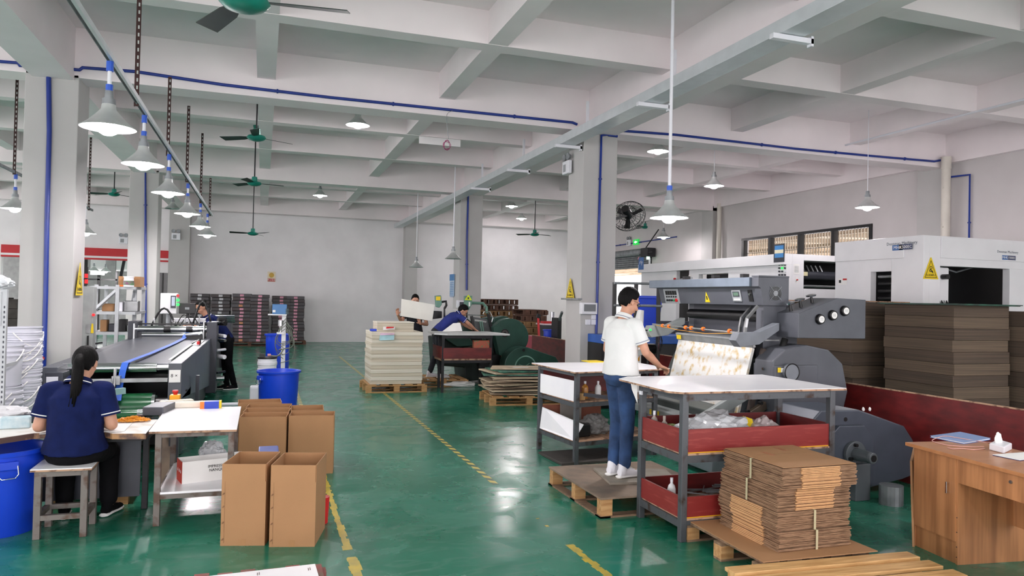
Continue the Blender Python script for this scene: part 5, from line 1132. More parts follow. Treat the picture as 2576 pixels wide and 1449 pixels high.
def plaque(c, right, n, wd, hg, m, name, par): MB().prism([(-wd/2, -hg/2), (wd/2, -hg/2), (wd/2, hg/2), (-wd/2, hg/2)], c, right, (0, 0, 1), n, .002).build(name, m, par)
BLUEP = mat('machine_blue_plate', '#3c6aa8', .4); NAVP = mat('machine_navy_plate', '#3b4568', .4)
c1 = AX(2258, 623, x0-.0205); c2 = AX(2278, 621, x0-.0205)
plaque(c1, (0, -1, 0), (-1, 0, 0), .20, .085, BLUEP, 'name_plate', t); plaque(c2, (0, -1, 0), (-1, 0, 0), .25, .085, NAVP, 'name_plate', t)
text('1500EC', AX(2279, 621, x0-.0235), .07, (0, -1, 0), (0, 0, 1), PAPER, t); text('Deenman Machinery', AX(2268, 612, x0-.0215), .07, (0, -1, 0), (0, 0, 1), mat('grey_print', '#59636f', .6), t)
c1 = AY(2528, 648, yf-.0205); plaque(c1, (1, 0, 0), (0, -1, 0), .12, .07, BLUEP, 'name_plate', t); plaque(c1+V(.15, 0, 0), (1, 0, 0), (0, -1, 0), .17, .07, NAVP, 'name_plate', t)
text('MHK', c1-V(0, .0025, 0), .055, (1, 0, 0), (0, 0, 1), PAPER, t); text('1500EC', c1+V(.15, -.0025, 0), .05, (1, 0, 0), (0, 0, 1), PAPER, t); text('Deenman Machinery', c1+V(.06, -.001, .09), .055, (1, 0, 0), (0, 0, 1), bpy.data.materials['grey_print'], t)
c = AX(2120, 708, x0-.001); plaque(c, (0, -1, 0), (-1, 0, 0), .2, .11, PAPER, 'small_sticker', t); plaque(c+V(-.003, -.05, .035), (0, -1, 0), (-1, 0, 0), .09, .03, RED, 'sticker_header', t); plaque(c+V(-.003, .06, 0), (0, -1, 0), (-1, 0, 0), .05, .05, BLACK, 'sticker_icon', t)
# second white machine, farther left
t = thing('printing_machine', 'white printing machine with control screen behind the grey press', 'machine', (10.2, 14, 0))
XM = 9.62; pn = AX(1972, 640, XM); pf = AX(1605, 655, XM); zt = pn.z+.02
YN, YF = pn.y, pf.y
z1 = AX(1900, 672, XM).z
panel(XM, XM+.2, YN, YF, z1+.02, zt, 'top_band', MACHWHITE, t, .006)
ys = [AX(px, 690, XM).y for px in (1605, 1693, 1726, 1750, 1826, 1970)]
zb = AX(1790, 701, XM).z; zc = AX(1790, 688, XM).z
MB().box(XM+.1, XM+.2, ys[0], ys[1], 0, z1+.02).build('side_panel', MACHWHITE, t, bev=.004)
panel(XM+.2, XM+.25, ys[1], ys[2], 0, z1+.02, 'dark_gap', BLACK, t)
panel(XM+.08, XM+.2, ys[2], ys[3], 0, z1+.02, 'side_panel', MACHWHITE, t, .004); panel(XM+.08, XM+.2, ys[4], ys[3], zc, z1+.02, 'side_panel', MACHWHITE, t); panel(XM+.08, XM+.2, ys[4], ys[3], 0, zb-.3, 'side_panel', MACHWHITE, t)
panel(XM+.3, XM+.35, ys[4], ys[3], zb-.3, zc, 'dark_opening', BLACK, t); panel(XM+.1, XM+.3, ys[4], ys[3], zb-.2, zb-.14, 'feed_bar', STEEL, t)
panel(XM+.06, XM+.2, YN, ys[4], 0, z1+.02, 'control_side', MACHWHITE, t, .004)
yf = YN
xo0, xo1 = AY(2022, 690, yf).x, AY(2108, 690, yf).x+.6; zo0, zo1 = AY(2060, 727, yf).z, AY(2060, 657, yf).z
panel(XM+.2, xo0, yf, yf+.1, 0, zt, 'front_post', MACHWHITE, t, .004); panel(xo0, xo1, yf, yf+.1, zo1, zt, 'front_header', MACHWHITE, t, .004); panel(xo0, xo1, yf, yf+.1, 0, zo0, 'front_lower', MACHWHITE, t, .004); panel(xo1, 12.9, yf, yf+.1, 0, zt, 'front_panel', MACHWHITE, t)
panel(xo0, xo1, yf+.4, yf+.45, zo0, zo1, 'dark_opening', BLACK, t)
panel(XM+.1, 12.9, yf+.1, YF, zt-.05, zt-.02, 'roof', MACHWHITE, t)
MB().cyl(V(xo0, yf+.25, (zo0+zo1)/2), V(xo1, yf+.25, (zo0+zo1)/2), .09, n=20).build('ink_roller', MACHDARK, t, smooth=True)
MB().cyl(V(xo0, yf+.2, zo0+.06), V(xo1, yf+.2, zo0+.06), .03, n=14).build('chrome_bar', CHROME, t, smooth=True)
for k in range(5): MB().bar(V(xo0+.12+.11*k, yf+.2, zo1-.08), V(xo0+.15+.11*k, yf+.15, zo1-.2), .02).build('gripper', STEEL, t)
panel(xo0+.1, xo0+.2, yf+.12, yf+.14, (zo0+zo1)/2-.02, (zo0+zo1)/2+.06, 'yellow_label', mat('cream_label', '#d9d2a8', .6), t)
c = AX(1969, 636, XM); plaque(c+V(-.002, .1, 0), (0, -1, 0), (-1, 0, 0), .32, .36, MACHDARK, 'screen_bezel', t); plaque(c+V(-.005, .1, .03), (0, -1, 0), (-1, 0, 0), .26, .24, mat('screen_blue', '#3f86c4', .3), 'screen', t); plaque(c+V(-.008, .1, .03), (0, -1, 0), (-1, 0, 0), .26, .07, mat('screen_cream', '#e8e3c4', .3), 'screen_band', t)
for r_ in range(4):
    for k in range(3):
        q = AX(1962+k*7, 666+r_*8.5, XM+.06); m_ = LEDG if (r_, k) == (1, 1) else (WHITEPL if (r_ == 2 and k == 2) else MACHDARK); MB().cyl(q, q-V(.03, 0, 0), .018, n=10).build('selector_button', m_, t)
for px in (1697, 1736):
    plaque(AX(px, 700, XM+.079 if px > 1726 else XM+.099), (0, -1, 0), (-1, 0, 0), .12, .16, PAPER, 'button_plate', t)
    q = AX(px+2, 702, XM+.07); MB().cyl(q, q-V(.04, 0, 0), .03, n=12).build('stop_button', RED, t)
plaque(AX(1613, 663, XM+.0)-V(.001, 0, 0), (0, -1, 0), (-1, 0, 0), .28, .33, BLUEP, 'blue_name_plate', t); text('rly', AX(1613, 660, XM)-V(.004, 0, 0), .16, (0, -1, 0), (0, 0, 1), PAPER, t)
c = AY(2004, 677, yf-.002); plaque(c, (1, 0, 0), (0, -1, 0), .14, .2, PAPER, 'instruction_sheet', t); c = AY(2004, 704, yf-.002); plaque(c, (1, 0, 0), (0, -1, 0), .06, .12, PAPER, 'switch_plate', t); MB().cyl(c, c-V(0, .03, 0), .014, n=8).build('red_switch', RED, t)
for k in range(6): plaque(AY(2004, 670, yf-.005)+V(0, 0, -.022*k), (1, 0, 0), (0, -1, 0), .1, .006, GALV, 'text_line', t)
# ------------------------------------------------------------------ blue drum, black rail frame, fan etc. between the man and the press
t = thing('blue_crate', 'tall bright blue plastic crate behind the man', 'crate', AY(1635, 800, 11.0)); p0, p1 = AY(1604, 825, 11), AY(1664, 745, 11)
MB().hexa([V(p0.x+.06, 11, p0.z), V(p1.x-.03, 11, p0.z), V(p1.x-.03, 11.4, p0.z), V(p0.x+.06, 11.4, p0.z), V(p0.x, 10.95, p1.z), V(p1.x, 10.95, p1.z), V(p1.x, 11.45, p1.z), V(p0.x, 11.45, p1.z)]).build('crate_body', BLUEPLAST, t, bev=.02)
MB().box(p0.x-.02, p1.x+.02, 10.93, 11.47, p1.z-.05, p1.z).build('rim', BLUEPLAST, t, bev=.01)
FR = thing('blue_frame_machine', 'blue railed black machine body behind the man and the press', 'machine', (8, 11.2, 0))
a, b_ = AY(1560, 822, 10.8), AY(1720, 842, 10.8)
MB().box(a.x-.3, b_.x+1.2, 10.75, 11.5, 1.06, 1.2).build('blue_beam', mat('blue_machine_beam', '#1f55a8', .4), FR, bev=.01)
MB().box(a.x-.3, b_.x+1.2, 10.85, 11.45, 0, 1.06).build('black_body', BLACK, FR)
MB().box(a.x-.3, b_.x+1.0, 11.6, 11.8, 0, 1.42).build('rear_body', MACHDARK, FR)
t = thing('guard_rail', 'black posts with two grey horizontal rails behind the man', 'rail', (7, 10.3, 0))
for px in (1547, 1601, 1658): q = AY(px, 710, 10.2); MB().box(q.x-.025, q.x+.025, 10.18, 10.23, 0, q.z).build('post', BLACK, t)
for py in (712, 768): a, b_ = AY(1545, py, 10.15), AY(1665, py+2, 10.15); MB().cyl(a, b_, .02, n=10).build('rail', GALV, t, smooth=True)
a, b_ = AY(1660, 712, 10.15), AY(1740, 700, 8.9); MB().cyl(a, b_, .02, n=10).build('rail', GALV, t, smooth=True)
tag(MB().cyl(AY(1612, 780, 10.0), AY(1605, 825, 10.0), .05, .08, 14).build('paper_curl', PAPER), 'curled white paper strip beside the blue crate', 'paper')
t = thing('desk_fan', 'black caged fan standing behind the second table', 'fan', AY(1655, 900, 8.8)); c = AY(1657, 862, 8.8)
q = AY(1630, 878, 8.8); MB().cyl(q+V(-.07, 0, 0), q+V(.09, 0, 0), .075, n=18).build('motor', BLACK, t, smooth=True)
cg = MB(); n_ = V(1, -.5, 0).normalized(); a_ = V(0, 0, 1); b3 = n_.cross(a_)
for r_ in (.2, .13, .06): cg.tube(ringpts(c+n_*(.2-r_)*.3, a_, b3, r_, 24), .003, 4)
for k in range(16):
    v = a_*math.cos(2*PI*k/16)+b3*math.sin(2*PI*k/16); cg.tube([c+n_*.05+v*.03, c+v*.2, c-n_*.07+v*.12], .002, 4)
cg.build('cage', BLACK, t)
for k in range(3):
    v = a_*math.cos(2.09*k)+b3*math.sin(2.09*k); w_ = n_.cross(v); MB().hexa([c+v*.03-w_*.02, c+v*.16-w_*.05, c+v*.16+w_*.05, c+v*.03+w_*.02]+[p_+n_*.004 for p_ in (c+v*.03-w_*.02, c+v*.16-w_*.05, c+v*.16+w_*.05, c+v*.03+w_*.02)]).build('blade', mat('dark_red_blade', '#5a2230', .4), t)
MB().cyl(q-V(0, 0, .05), V(q.x, q.y, 0), .02, n=8).build('stand', BLACK, t)
t = thing('display_stand', 'white printed display carton with orange pictures behind the man', 'display', AY(1605, 880, 8.6)); p0, p1 = AY(1585, 912, 8.6), AY(1614, 833, 8.6)
MB().box(p0.x, p1.x, 8.6, 8.9, p0.z-.4, p1.z).build('panel', PAPER, t)
for py0, py1 in ((873, 842), (908, 883)):
    a, b_ = AY(1597, py0, 8.59), AY(1609, py1, 8.59); MB().box(a.x-.04, b_.x, 8.585, 8.6, a.z, b_.z).build('orange_picture', mat('orange_print', '#dc9a2c', .5), t); c = (a+b_)/2; MB().cyl(V(c.x, 8.585, c.z), V(c.x, 8.582, c.z), .025, n=16).build('white_disc', PAPER, t)
# ------------------------------------------------------------------ grey platen press
t = thing('platen_press', 'big grey platen press with knob box, hood and glue stained steel plate', 'machine', (5.5, 7.2, 0)); PR = t
YH = 6.6; xh0 = AY(1908, 703, YH).x; xh1 = AY(1985, 703, YH).x; zt = 2.05; zb_ = 1.745
yfar = 8.75
# hood: cross-section swept along Y
sec = [(xh0-.0, zt-.10), (xh0, zt), (xh1, zt+.005), (xh1, zb_), (xh0+.075, zb_), (xh0+.03, zt-.12)]
MB().prism(sec, (0, YH, 0), (1, 0, 0), (0, 0, 1), (0, 1, 0), yfar-YH).build('hood', MACHGREY, t, bev=.004)
MB().box(xh0-.03, xh0+.2, YH+.12, yfar+.15, zt-.10, zt+.0).build('hood_lip', mat('machine_blue_grey', '#6b7683', .35, .2), t, bev=.004)
MB().box(xh0-.0, xh1, YH-.005, YH+.12, zt+.002, zt+.02).build('hood_cap', MACHGREY, t, bev=.003)
def face_pt(s, zz): # point on the slanted hood face
    k = (zt-.12-zz)/(zt-.12-zb_); return V(xh0+.03+.045*k-.002, s, zz)
sn = V(-(zt-.12-zb_), 0, -.045).normalized(); su = V(0, -1, 0); sv = V(-.045, 0, (zt-.12-zb_)).normalized()
def on_hood(y, z, wd, hg, m, name, off=.001, dep=.004, bev=0): MB().prism([(-wd/2, -hg/2), (wd/2, -hg/2), (wd/2, hg/2), (-wd/2, hg/2)], face_pt(y, z)+sn*off, su, sv, sn, dep).build(name, m, t, bev=bev)
yc = AX(1690, 748, xh0+.05).y
on_hood(yc, 1.84, .36, .19, mat('panel_silver', '#a9adb0', .4, .3), 'control_plate')
for k in range(5): on_hood(yc+.11-.056*k, 1.885, .045, .055, BLACK, 'meter', .005, .004)
for k in range(5): q = face_pt(yc+.11-.056*k, 1.835)+sn*.005; MB().cyl(q, q+sn*.012, .011, n=10).build('knob', BLACK, t)
for k in range(5): q = face_pt(yc+.11-.056*k, 1.79)+sn*.005; MB().cyl(q, q+sn*.018, .013 if k < 3 else (.014 if k == 3 else .022), n=12).build('knob', BLACK if k < 3 else (mat('green_button', '#1d8a55', .4) if k == 3 else RED), t)
yc = AX(1855, 746, xh0+.05).y; on_hood(yc, 1.85, .16, .13, bpy.data.materials['panel_silver'], 'counter_unit', dep=.012, bev=.003); on_hood(yc, 1.87, .12, .06, MACHDARK, 'counter_bezel', .013, .002); on_hood(yc, 1.87, .09, .04, mat('lcd_green', '#5f7a68', .3), 'counter_screen', .015, .001)
for k in range(6): on_hood(yc+.05-.02*k, 1.81, .014, .02, PAPER, 'counter_key', .013, .002)
yc = AX(1889, 746, xh0+.05).y; on_hood(yc, 1.85, .07, .13, BLACK, 'switch_plate', dep=.006); q = face_pt(yc+.0, 1.87)+sn*.006; MB().cyl(q, q+sn*.015, .014, n=14).build('rotary_switch', STEEL, t)
yc = AX(1778, 756, xh0+.05).y
MB().prism([(-.05, 0), (.05, 0), (0, .13)], face_pt(yc, 1.77)+sn*.001, su, sv, sn, .002).build('warning_label', YELLOW, t); MB().prism([(-.01, 0), (.012, 0), (.012, .04), (-.01, .05)], face_pt(yc, 1.80)+sn*.0035, su, sv, sn, .001).build('label_pictogram', BLACK, t)
# cooling fan grille on the near hood end
c = AY(1951, 738, YH-.003); g = MB()
for r_ in (.012, .03, .042, .054, .066, .078): g.tube([c+V(r_*math.cos(a), -.004, r_*math.sin(a)) for a in [2*PI*k/24 for k in range(25)]], .0016, 4)
for a in (.785, 2.356, 3.927, 5.498): g.bar(c+V(.02*math.cos(a), -.005, .02*math.sin(a)), c+V(.105*math.cos(a), -.005, .105*math.sin(a)), .004)
g.build('fan_grille', GALV, t)
MB().cyl(c+V(0, 0, 0), c-V(0, .002, 0), .075, n=28).build('fan_well', BLACK, t); MB().cyl(c-V(0, .002, 0), c-V(0, .004, 0), .03, n=20).build('fan_label', GALV, t)
for px in (1727, 1800, 1873): q = AX(px, 697, xh0+.08); MB().box(xh0+.04, xh0+.12, q.y-.03, q.y+.03, zt, zt+.045).build('rail_clamp', BLACK, t)
# dark back of the press and roller
MB().box(5.35, 5.65, YH+.1, 8.3, 1.1, 1.745).build('inner_back', MACHDARK, t); MB().cyl(V(5.3, YH+.1, 1.62), V(5.3, 8.3, 1.62), .06, n=20).build('inner_roller', BLACK, t, smooth=True)
MB().box(5.35, 5.65, 8.30, 8.42, .2, 1.76).build('far_post', MACHGREY, t); MB().box(5.15, 5.45, 6.64, 6.76, .2, 1.76).build('near_post', MACHGREY, t)
# feed arms
def arm(y0, y1, px, m, nm):
    MB().prism([(4.70, 1.37), (4.76, 1.30), (5.0, 1.33), (5.25, 1.48), (5.25, 1.56), (5.0, 1.46), (4.74, 1.45)], (0, y0, 0), (1, 0, 0), (0, 0, 1), (0, 1, 0), y1-y0).build(nm, m, t, bev=.005)
arm(6.50, 6.62, 0, mat('machine_mid_grey', '#787d84', .45, .1), 'near_feed_arm'); arm(8.35, 8.47, 0, MACHLIGHT, 'far_feed_arm')
q = V(4.73, 8.345, 1.40); MB().cyl(q, q-V(.0, .02, 0), .012, n=10).build('green_led', LEDG, t); MB().box(4.69, 4.71, 8.37, 8.44, 1.38, 1.40).build('small_display', BLACK, t)
MB().cyl(V(4.80, 6.6, 1.45), V(4.80, 8.4, 1.47), .011, n=10).build('feed_rod', STEEL, t, smooth=True)
for y in (6.75, 7.25, 7.5, 7.62, 8.0, 8.15): MB().lathe([(.012, -.015), (.024, -.01), (.024, .01), (.012, .015)], (4.80, y, 1.46), (0, 1, 0), n=14).build('orange_clip', ORANGE, t, smooth=True)
MB().tube([V(4.79, 6.65, 1.44), V(4.79, 7.2, 1.41), V(4.79, 7.8, 1.425), V(4.79, 8.3, 1.46)], .004, 5).build('amber_cord', mat('amber_cord', '#d49a3e', .5), t)
for y0, xx in ((6.95, 5.1), (6.72, 5.0)):
    MB().tube([V(xx+.1, y0-.05, 1.74), V(xx, y0, 1.6), V(xx-.02, y0, 1.5), V(xx-.05, y0-.03, 1.40)], [.02]*4, 4).build('slotted_strip', STEEL, t)
# steel plate with glue
GLUE = mat('glue_stained_plate', '#dcdcd8', .35, .1, scale=12, col2='#c4a868', thr=(.5, .68))
p1, p2, p3, p4 = AX(1905, 880, 5.02), AX(1718, 858, 5.02), AX(1740, 1000, 4.86), AX(1935, 1000, 4.86)
def quadplate(ps, th, m, nm): n_ = (Vector(ps[1])-Vector(ps[0])).cross(Vector(ps[3])-Vector(ps[0])).normalized(); MB().hexa(list(ps)+[Vector(p)+n_*th for p in ps]).build(nm, m, t)
quadplate([V(4.80, 6.62, .5), V(5.0, 6.62, 1.285), V(5.0, 8.1, 1.285), V(4.80, 8.1, .5)], -.03, GLUE, 'pressing_plate')
quadplate([V(5.0, 6.6, 1.285), V(4.97, 6.6, 1.37), V(4.97, 8.12, 1.37), V(5.0, 8.12, 1.285)], -.03, mat('satin_steel', '#a9abac', .4, .5, var=.15), 'plate_lip'); MB().box(4.97, 5.35, 6.62, 8.12, 1.36, 1.375).build('feed_tray', mat('satin_steel', '#a9abac'), t)
quadplate([V(4.965, 7.98, 1.30), V(4.96, 7.98, 1.35), V(4.96, 8.08, 1.35), V(4.965, 8.08, 1.30)], .002, YELLOW, 'corner_sticker')
MB().bar(V(4.93, 6.56, .6), V(5.1, 6.56, 1.28), .05, .05).build('plate_edge_rail', mat('brown_rail', '#4a3f3a', .5), t)
MB().box(5.05, 5.13, 6.45, 6.6, .9, 1.15).build('latch_box', MACHLIGHT, t, bev=.008); MB().cyl(V(4.98, 6.42, 1.08), V(5.1, 6.42, 1.1), .015, n=8).build('latch_handle', CHROME, t)
# knob box
YB_ = 6.3
sec = [(5.33, 1.41), (6.22, 1.405), (6.22, 1.83), (5.83, 1.84), (5.33, 1.67)]
MB().prism(sec, (0, YB_, 0), (1, 0, 0), (0, 0, 1), (0, 1, 0), .42).build('knob_box', MACHGREY, t, bev=.006)
for px, py in ((2061, 803), (2093, 793), (2123, 782)):
    c = AY(px, py, YB_); c.y = YB_
    MB().cyl(c, c-V(0, .035, 0), .058, .05, 28).build('knob_ring', BLACK, t, bev=.004); MB().cyl(c-V(0, .034, 0), c-V(0, .038, 0), .036, n=28).build('knob_cap', PAPER, t)
    for k in range(3): MB().box(c.x-.02, c.x+.02, c.y-.0395, c.y-.038, c.z+.012-.011*k, c.z+.015-.011*k).build('knob_print', GALV, t)
for x, z in ((5.40, 1.70), (5.53, 1.745), (5.68, 1.79)):
    MB().cyl(V(x, 6.5, z-.02), V(x-.02, 6.5, z+.07), .02, .012, 12).build('wheel_base', BLACK, t); MB().lathe([(.02, 0), (.05, -.005), (.055, .01), (.03, .018), (.001, .018)], V(x-.02, 6.5, z+.07), (-.2, 0, 1), n=18).build('hand_wheel', CHROME, t, smooth=True)
MB().tube([AY(1975, 852, 6.5), AY(1966, 880, 6.5), AY(1948, 915, 6.5), AY(1940, 940, 6.5)], .035, 10).build('black_hose', RUBBER, t, smooth=2)
# flywheel housing and near side
YW = 6.28
poly = [(1945, 908), (1975, 878), (2030, 868), (2085, 880), (2120, 915), (2133, 985), (2118, 1050), (2075, 1120), (2062, 1290), (1990, 1290), (1978, 1130), (1955, 1010), (1942, 950)]
MB().prism([(AY(x, y, YW).x, AY(x, y, YW).z) for x, y in poly], (0, YW, 0), (1, 0, 0), (0, 0, 1), (0, 1, 0), .30).build('flywheel_housing', MACHGREY, t, bev=.015)
MB().box(5.0, 5.55, 6.25, 6.6, .85, 1.13).build('clutch_box', MACHGREY, t, bev=.01)
c = AY(1993, 937, 6.2); MB().cyl(V(c.x, 6.27, c.z), V(c.x, 6.2, c.z), .085, n=32).build('round_cover', mat('machine_mid_grey', '#787d84'), t, bev=.004); MB().tube([V(c.x+.088*math.cos(a), 6.2, c.z+.088*math.sin(a)) for a in [2*PI*k/30 for k in range(31)]], .006, 6).build('cover_ring', BLACK, t)
c = AY(2017, 958, YW-.001); MB().cyl(c, c-V(0, .003, 0), .075, n=28).build('shaft_hole', BLACK, t)
c = AY(1968, 932, 6.245); MB().box(c.x-.05, c.x+.06, 6.243, 6.249, c.z-.02, c.z+.025).build('white_label', PAPER, t); MB().box(c.x-.06, c.x-.02, 6.241, 6.243, c.z-.02, c.z+.03).build('yellow_label', YELLOW, t)
# lower body, slanting rails, belly
MB().prism([(4.84, .62), (4.55, .6), (4.60, .40), (4.75, .3), (5.5, .3), (5.5, 1.2), (5.05, 1.15), (4.97, 1.0)], (0, 6.75, 0), (1, 0, 0), (0, 0, 1), (0, 1, 0), 1.5).build('belly', mat('machine_dull_green_grey', '#4a504e', .45, .15), t, bev=.02)
MB().cyl(V(5.0, 6.68, .60), V(5.0, 6.76, .60), .30, n=36).build('belly_disc', mat('machine_mid_grey', '#787d84'), t, bev=.01)
for a, b_, wd, m in ((V(4.35, 6.55, .55), V(5.3, 6.55, 1.02), .12, MACHLIGHT), (V(4.45, 6.5, .36), V(5.35, 6.5, .83), .08, mat('oily_brown_steel', '#6d5f52', .5, .3)), (V(4.6, 6.45, .25), V(5.4, 6.45, .66), .11, MACHLIGHT)): MB().bar(a, b_, .06, wd).build('slanting_rail', m, t, bev=.006)
for k in range(3): c = V(4.66+.16*k, 6.44, .55+.085*k); MB().cyl(c+V(0, .03, 0), c-V(0, .02, 0), .018, n=10).build('rail_bolt', BLACK, t)
MB().hexa([V(4.45, 7.0, .40), V(4.8, 7.0, .50), V(4.8, 8.4, .50), V(4.45, 8.4, .40), V(4.45, 7.0, .48), V(4.8, 7.0, .58), V(4.8, 8.4, .58), V(4.45, 8.4, .48)]).build('delivery_tray', MACHLIGHT, t, bev=.006)
MB().box(4.435, 4.447, 7.6, 7.8, .41, .47).build('yellow_plate', YELLOW, t)
MB().box(4.7, 5.9, 6.7, 8.5, 0, .3).build('base', MACHDARK, t, bev=.01); MB().box(4.3, 4.7, 6.3, 7.0, .05, .36).build('front_box', mat('machine_mid_grey', '#787d84'), t, bev=.01)
MB().bar(V(4.05, 8.5, .9), V(4.75, 8.5, 1.12), .04, .07).build('side_bar', MACHLIGHT, t)
# motor cover
YM = 5.4
poly = [(2029, 1075), (2066, 1033), (2161, 1031), (2275, 1072), (2298, 1108), (2298, 1195), (2270, 1206), (2170, 1232), (2083, 1232), (2070, 1160), (2060, 1100)]
MB().prism([(AY(x, y, YM).x, AY(x, y, YM).z) for x, y in poly], (0, YM, 0), (1, 0, 0), (0, 0, 1), (0, 1, 0), .55).build('motor_cover', mat('motor_grey', '#454b56', .42, .15, var=.12), t, bev=.012)
c = AY(2127, 1055, YM); MB().cyl(c, c-V(0, .003, 0), .02, n=16).build('cover_hole', BLACK, t)
MB().prism([(AY(x, y, YM-.06).x, AY(x, y, YM-.06).z) for x, y in ((2085, 1102), (2112, 1072), (2176, 1070), (2200, 1105), (2195, 1225), (2090, 1225))], (0, YM-.06, 0), (1, 0, 0), (0, 0, 1), (0, 1, 0), .06).build('front_cover', bpy.data.materials['motor_grey'], t, bev=.008)
c = AY(2146, 1140, YM-.06); MM = mat('machine_hub_grey', '#565c60', .45, .2)
MB().cyl(c, c-V(0, .04, 0), .115, n=36).build('bearing_flange', MM, t, bev=.006); MB().cyl(c-V(0, .04, 0), c-V(-.0, .20, .0), .06, .05, 24).build('bearing_sleeve', MM, t, bev=.005); MB().cyl(c-V(0, .2, 0), c-V(0, .24, 0), .05, .05, 24).build('bearing_cap', MM, t, bev=.008); MB().cyl(c-V(0, .24, 0), c-V(0, .243, 0), .03, n=20).build('bearing_bore', BLACK, t)
for a in (1.8, 3.6, 5.6): q = c+V(.085*math.cos(a), -.04, .085*math.sin(a)); MB().cyl(q, q-V(0, .03, 0), .016, n=8).build('flange_bolt', BLACK, t)
q = AY(2155, 1235, YM-.1); MB().box(c.x-.06, c.x+.11, YM-.16, YM-.02, .0, c.z-.08).build('bearing_foot', MM, t, bev=.008)
for px in (2172, 2188): crumple(AY(px, 1034, YM+.2), .012, .012, .022, PAPER, 'paper_scrap', 'small crumpled paper scrap on the motor cover, %s one' % ('left' if px == 2172 else 'right'), 'paper', seed=px, sub=2)
# ------------------------------------------------------------------ centre: cream board stack, green press, pallets
CREAM = mat('cream_board_edges', '#d9d0be', .75, scale=2.2, col2='#bcb09a', stretch=(.2, .2, 36), thr=(.38, .62), bump=.05)
CREAM2 = mat('light_board_edges', '#e8e2d4', .75, scale=2.2, col2='#cfc6b4', stretch=(.2, .2, 36), thr=(.38, .62))
pallet((2.37, 13.85, 0), 1.12, .95, .15, label='pallet under the cream board stack', blk=WOOD)
t = thing('board_stack', 'tall stack of cream board sheets on a pallet in the aisle', 'stack', (2.37, 13.85, .15))
rr = random.Random(9); z = .152; n_ = 14; hz = (1.11-.152)/n_
x0, x1 = AY(932, 960, 13.4).x, AY(1061, 960, 13.4).x
for k in range(n_):
    MB().obox(V((x0+x1)/2+rr.uniform(-.01, .01), 13.82+rr.uniform(-.01, .01), z+hz/2), x1-x0, .84, hz*.97, rr.uniform(-.01, .01)).build('sheet_layer', [CREAM, CREAM2][k % 2], t, bev=.004); z += hz
t = thing('board_stack', 'smaller stack of cream sheets on top of the tall cream stack', 'stack', (2.3, 13.8, 1.11)); a, b_ = AY(949, 820, 13.42), AY(1041, 820, 13.42)
MB().box(a.x, b_.x, 13.42, 13.95, 1.112, 1.27).build('sheet_layer', CREAM, t, bev=.004); MB().box(a.x-.005, b_.x+.005, 13.40, 13.97, 1.271, 1.29).build('top_sheet', CREAM2, t)
def slip(x0, y0, x1, y1, Y, m, name, label):
    a, b_ = AY(x0, y0, Y), AY(x1, y1, Y); return tag(MB().hexa([V(a.x, Y-.05, a.z), V(b_.x, Y-.06, a.z+.01), V(b_.x, Y+.0, a.z+.01), V(a.x, Y+.0, a.z), V(a.x+.01, Y-.035, b_.z), V(b_.x+.01, Y-.035, b_.z), V(b_.x+.01, Y+.01, b_.z), V(a.x+.01, Y+.01, b_.z)]).build(name, m), label, 'paper')
slip(954, 856, 990, 843, 13.38, mat('pale_blue_paper', '#a8cfd6', .7), 'paper_slip', 'pale blue slip hanging from the cream stack'); slip(956, 843, 990, 838, 13.385, mat('pale_pink_paper', '#d9bcd2', .7), 'paper_slip', 'pale pink slip above the pale blue one on the cream stack')
slip(963, 830, 992, 822, 13.39, PAPER, 'paper_slip', 'white slip with red print on the upper cream stack'); slip(971, 826, 989, 822, 13.33, RED, 'red_slip', 'red strip on the white slip of the upper cream stack')
bx(V(AY(940, 826, 13.6).x, 13.55, 1.135), .14, .12, .04, 0, BLUEPLAST, 'blue_box', 'small blue box at the left top corner of the cream stack', 'box')
q = pallet((3.42, 14.55, 0), 1.0, .95, .15, label='pallet under the feet of the bending man by the green press', blk=WOOD)
# tray table of the green press
t = thing('tray_table', 'dark steel table with white sheets and one red tray by the green press', 'table', (3.7, 13.5, 0))
lf = G(1112, 988); rf = G(1232, 985); lr = G(1103, 976); rr_ = rf+(lr-lf)*1.0; rr_ = V(rf.x+(-.02), lr.y, 0)
ht = AY(1112, 843, lf.y).z
for p in (lf, rf, lr, V(rf.x, lr.y, 0)): MB().box(p.x-.022, p.x+.022, p.y-.022, p.y+.022, 0, ht).build('leg', DARKSTEEL, t)
MB().box(lf.x-.02, rf.x+.02, lf.y-.02, lf.y+.02, ht-.06, ht).box(lf.x-.02, rf.x+.02, lr.y-.02, lr.y+.02, ht-.06, ht).build('top_frame', DARKSTEEL, t)
z0, z1 = AY(1180, 902, lf.y).z, AY(1180, 875, lf.y).z
MB().box(lf.x, rf.x, lf.y-.03, lf.y-.015, z0, z1).build('tray_side', REDPLY, t); MB().box(lf.x, rf.x, lf.y-.02, lr.y, z0-.05, z0-.0).build('tray_floor', PLYEDGE, t); MB().box(lf.x-.02, rf.x+.02, lf.y-.03, lf.y, z0-.08, z0-.03).build('shelf_frame', DARKSTEEL, t)
MB().box(lf.x-.03, lf.x-.015, lf.y, lr.y, z0, z1+.02).build('tray_side', REDPLY, t)
MB().prism([(lf.x-.15, lf.y+.1), (lf.x+.05, lf.y-.12), (rf.x+.35, lf.y-.05), (rf.x+.2, lr.y+.2), (lf.x-.1, lr.y+.2)], (0, 0, ht+.002), (1, 0, 0), (0, 1, 0), (0, 0, 1), .03).build('table_top', mat('grey_white_sheets', '#c6c8c6', .4), t)
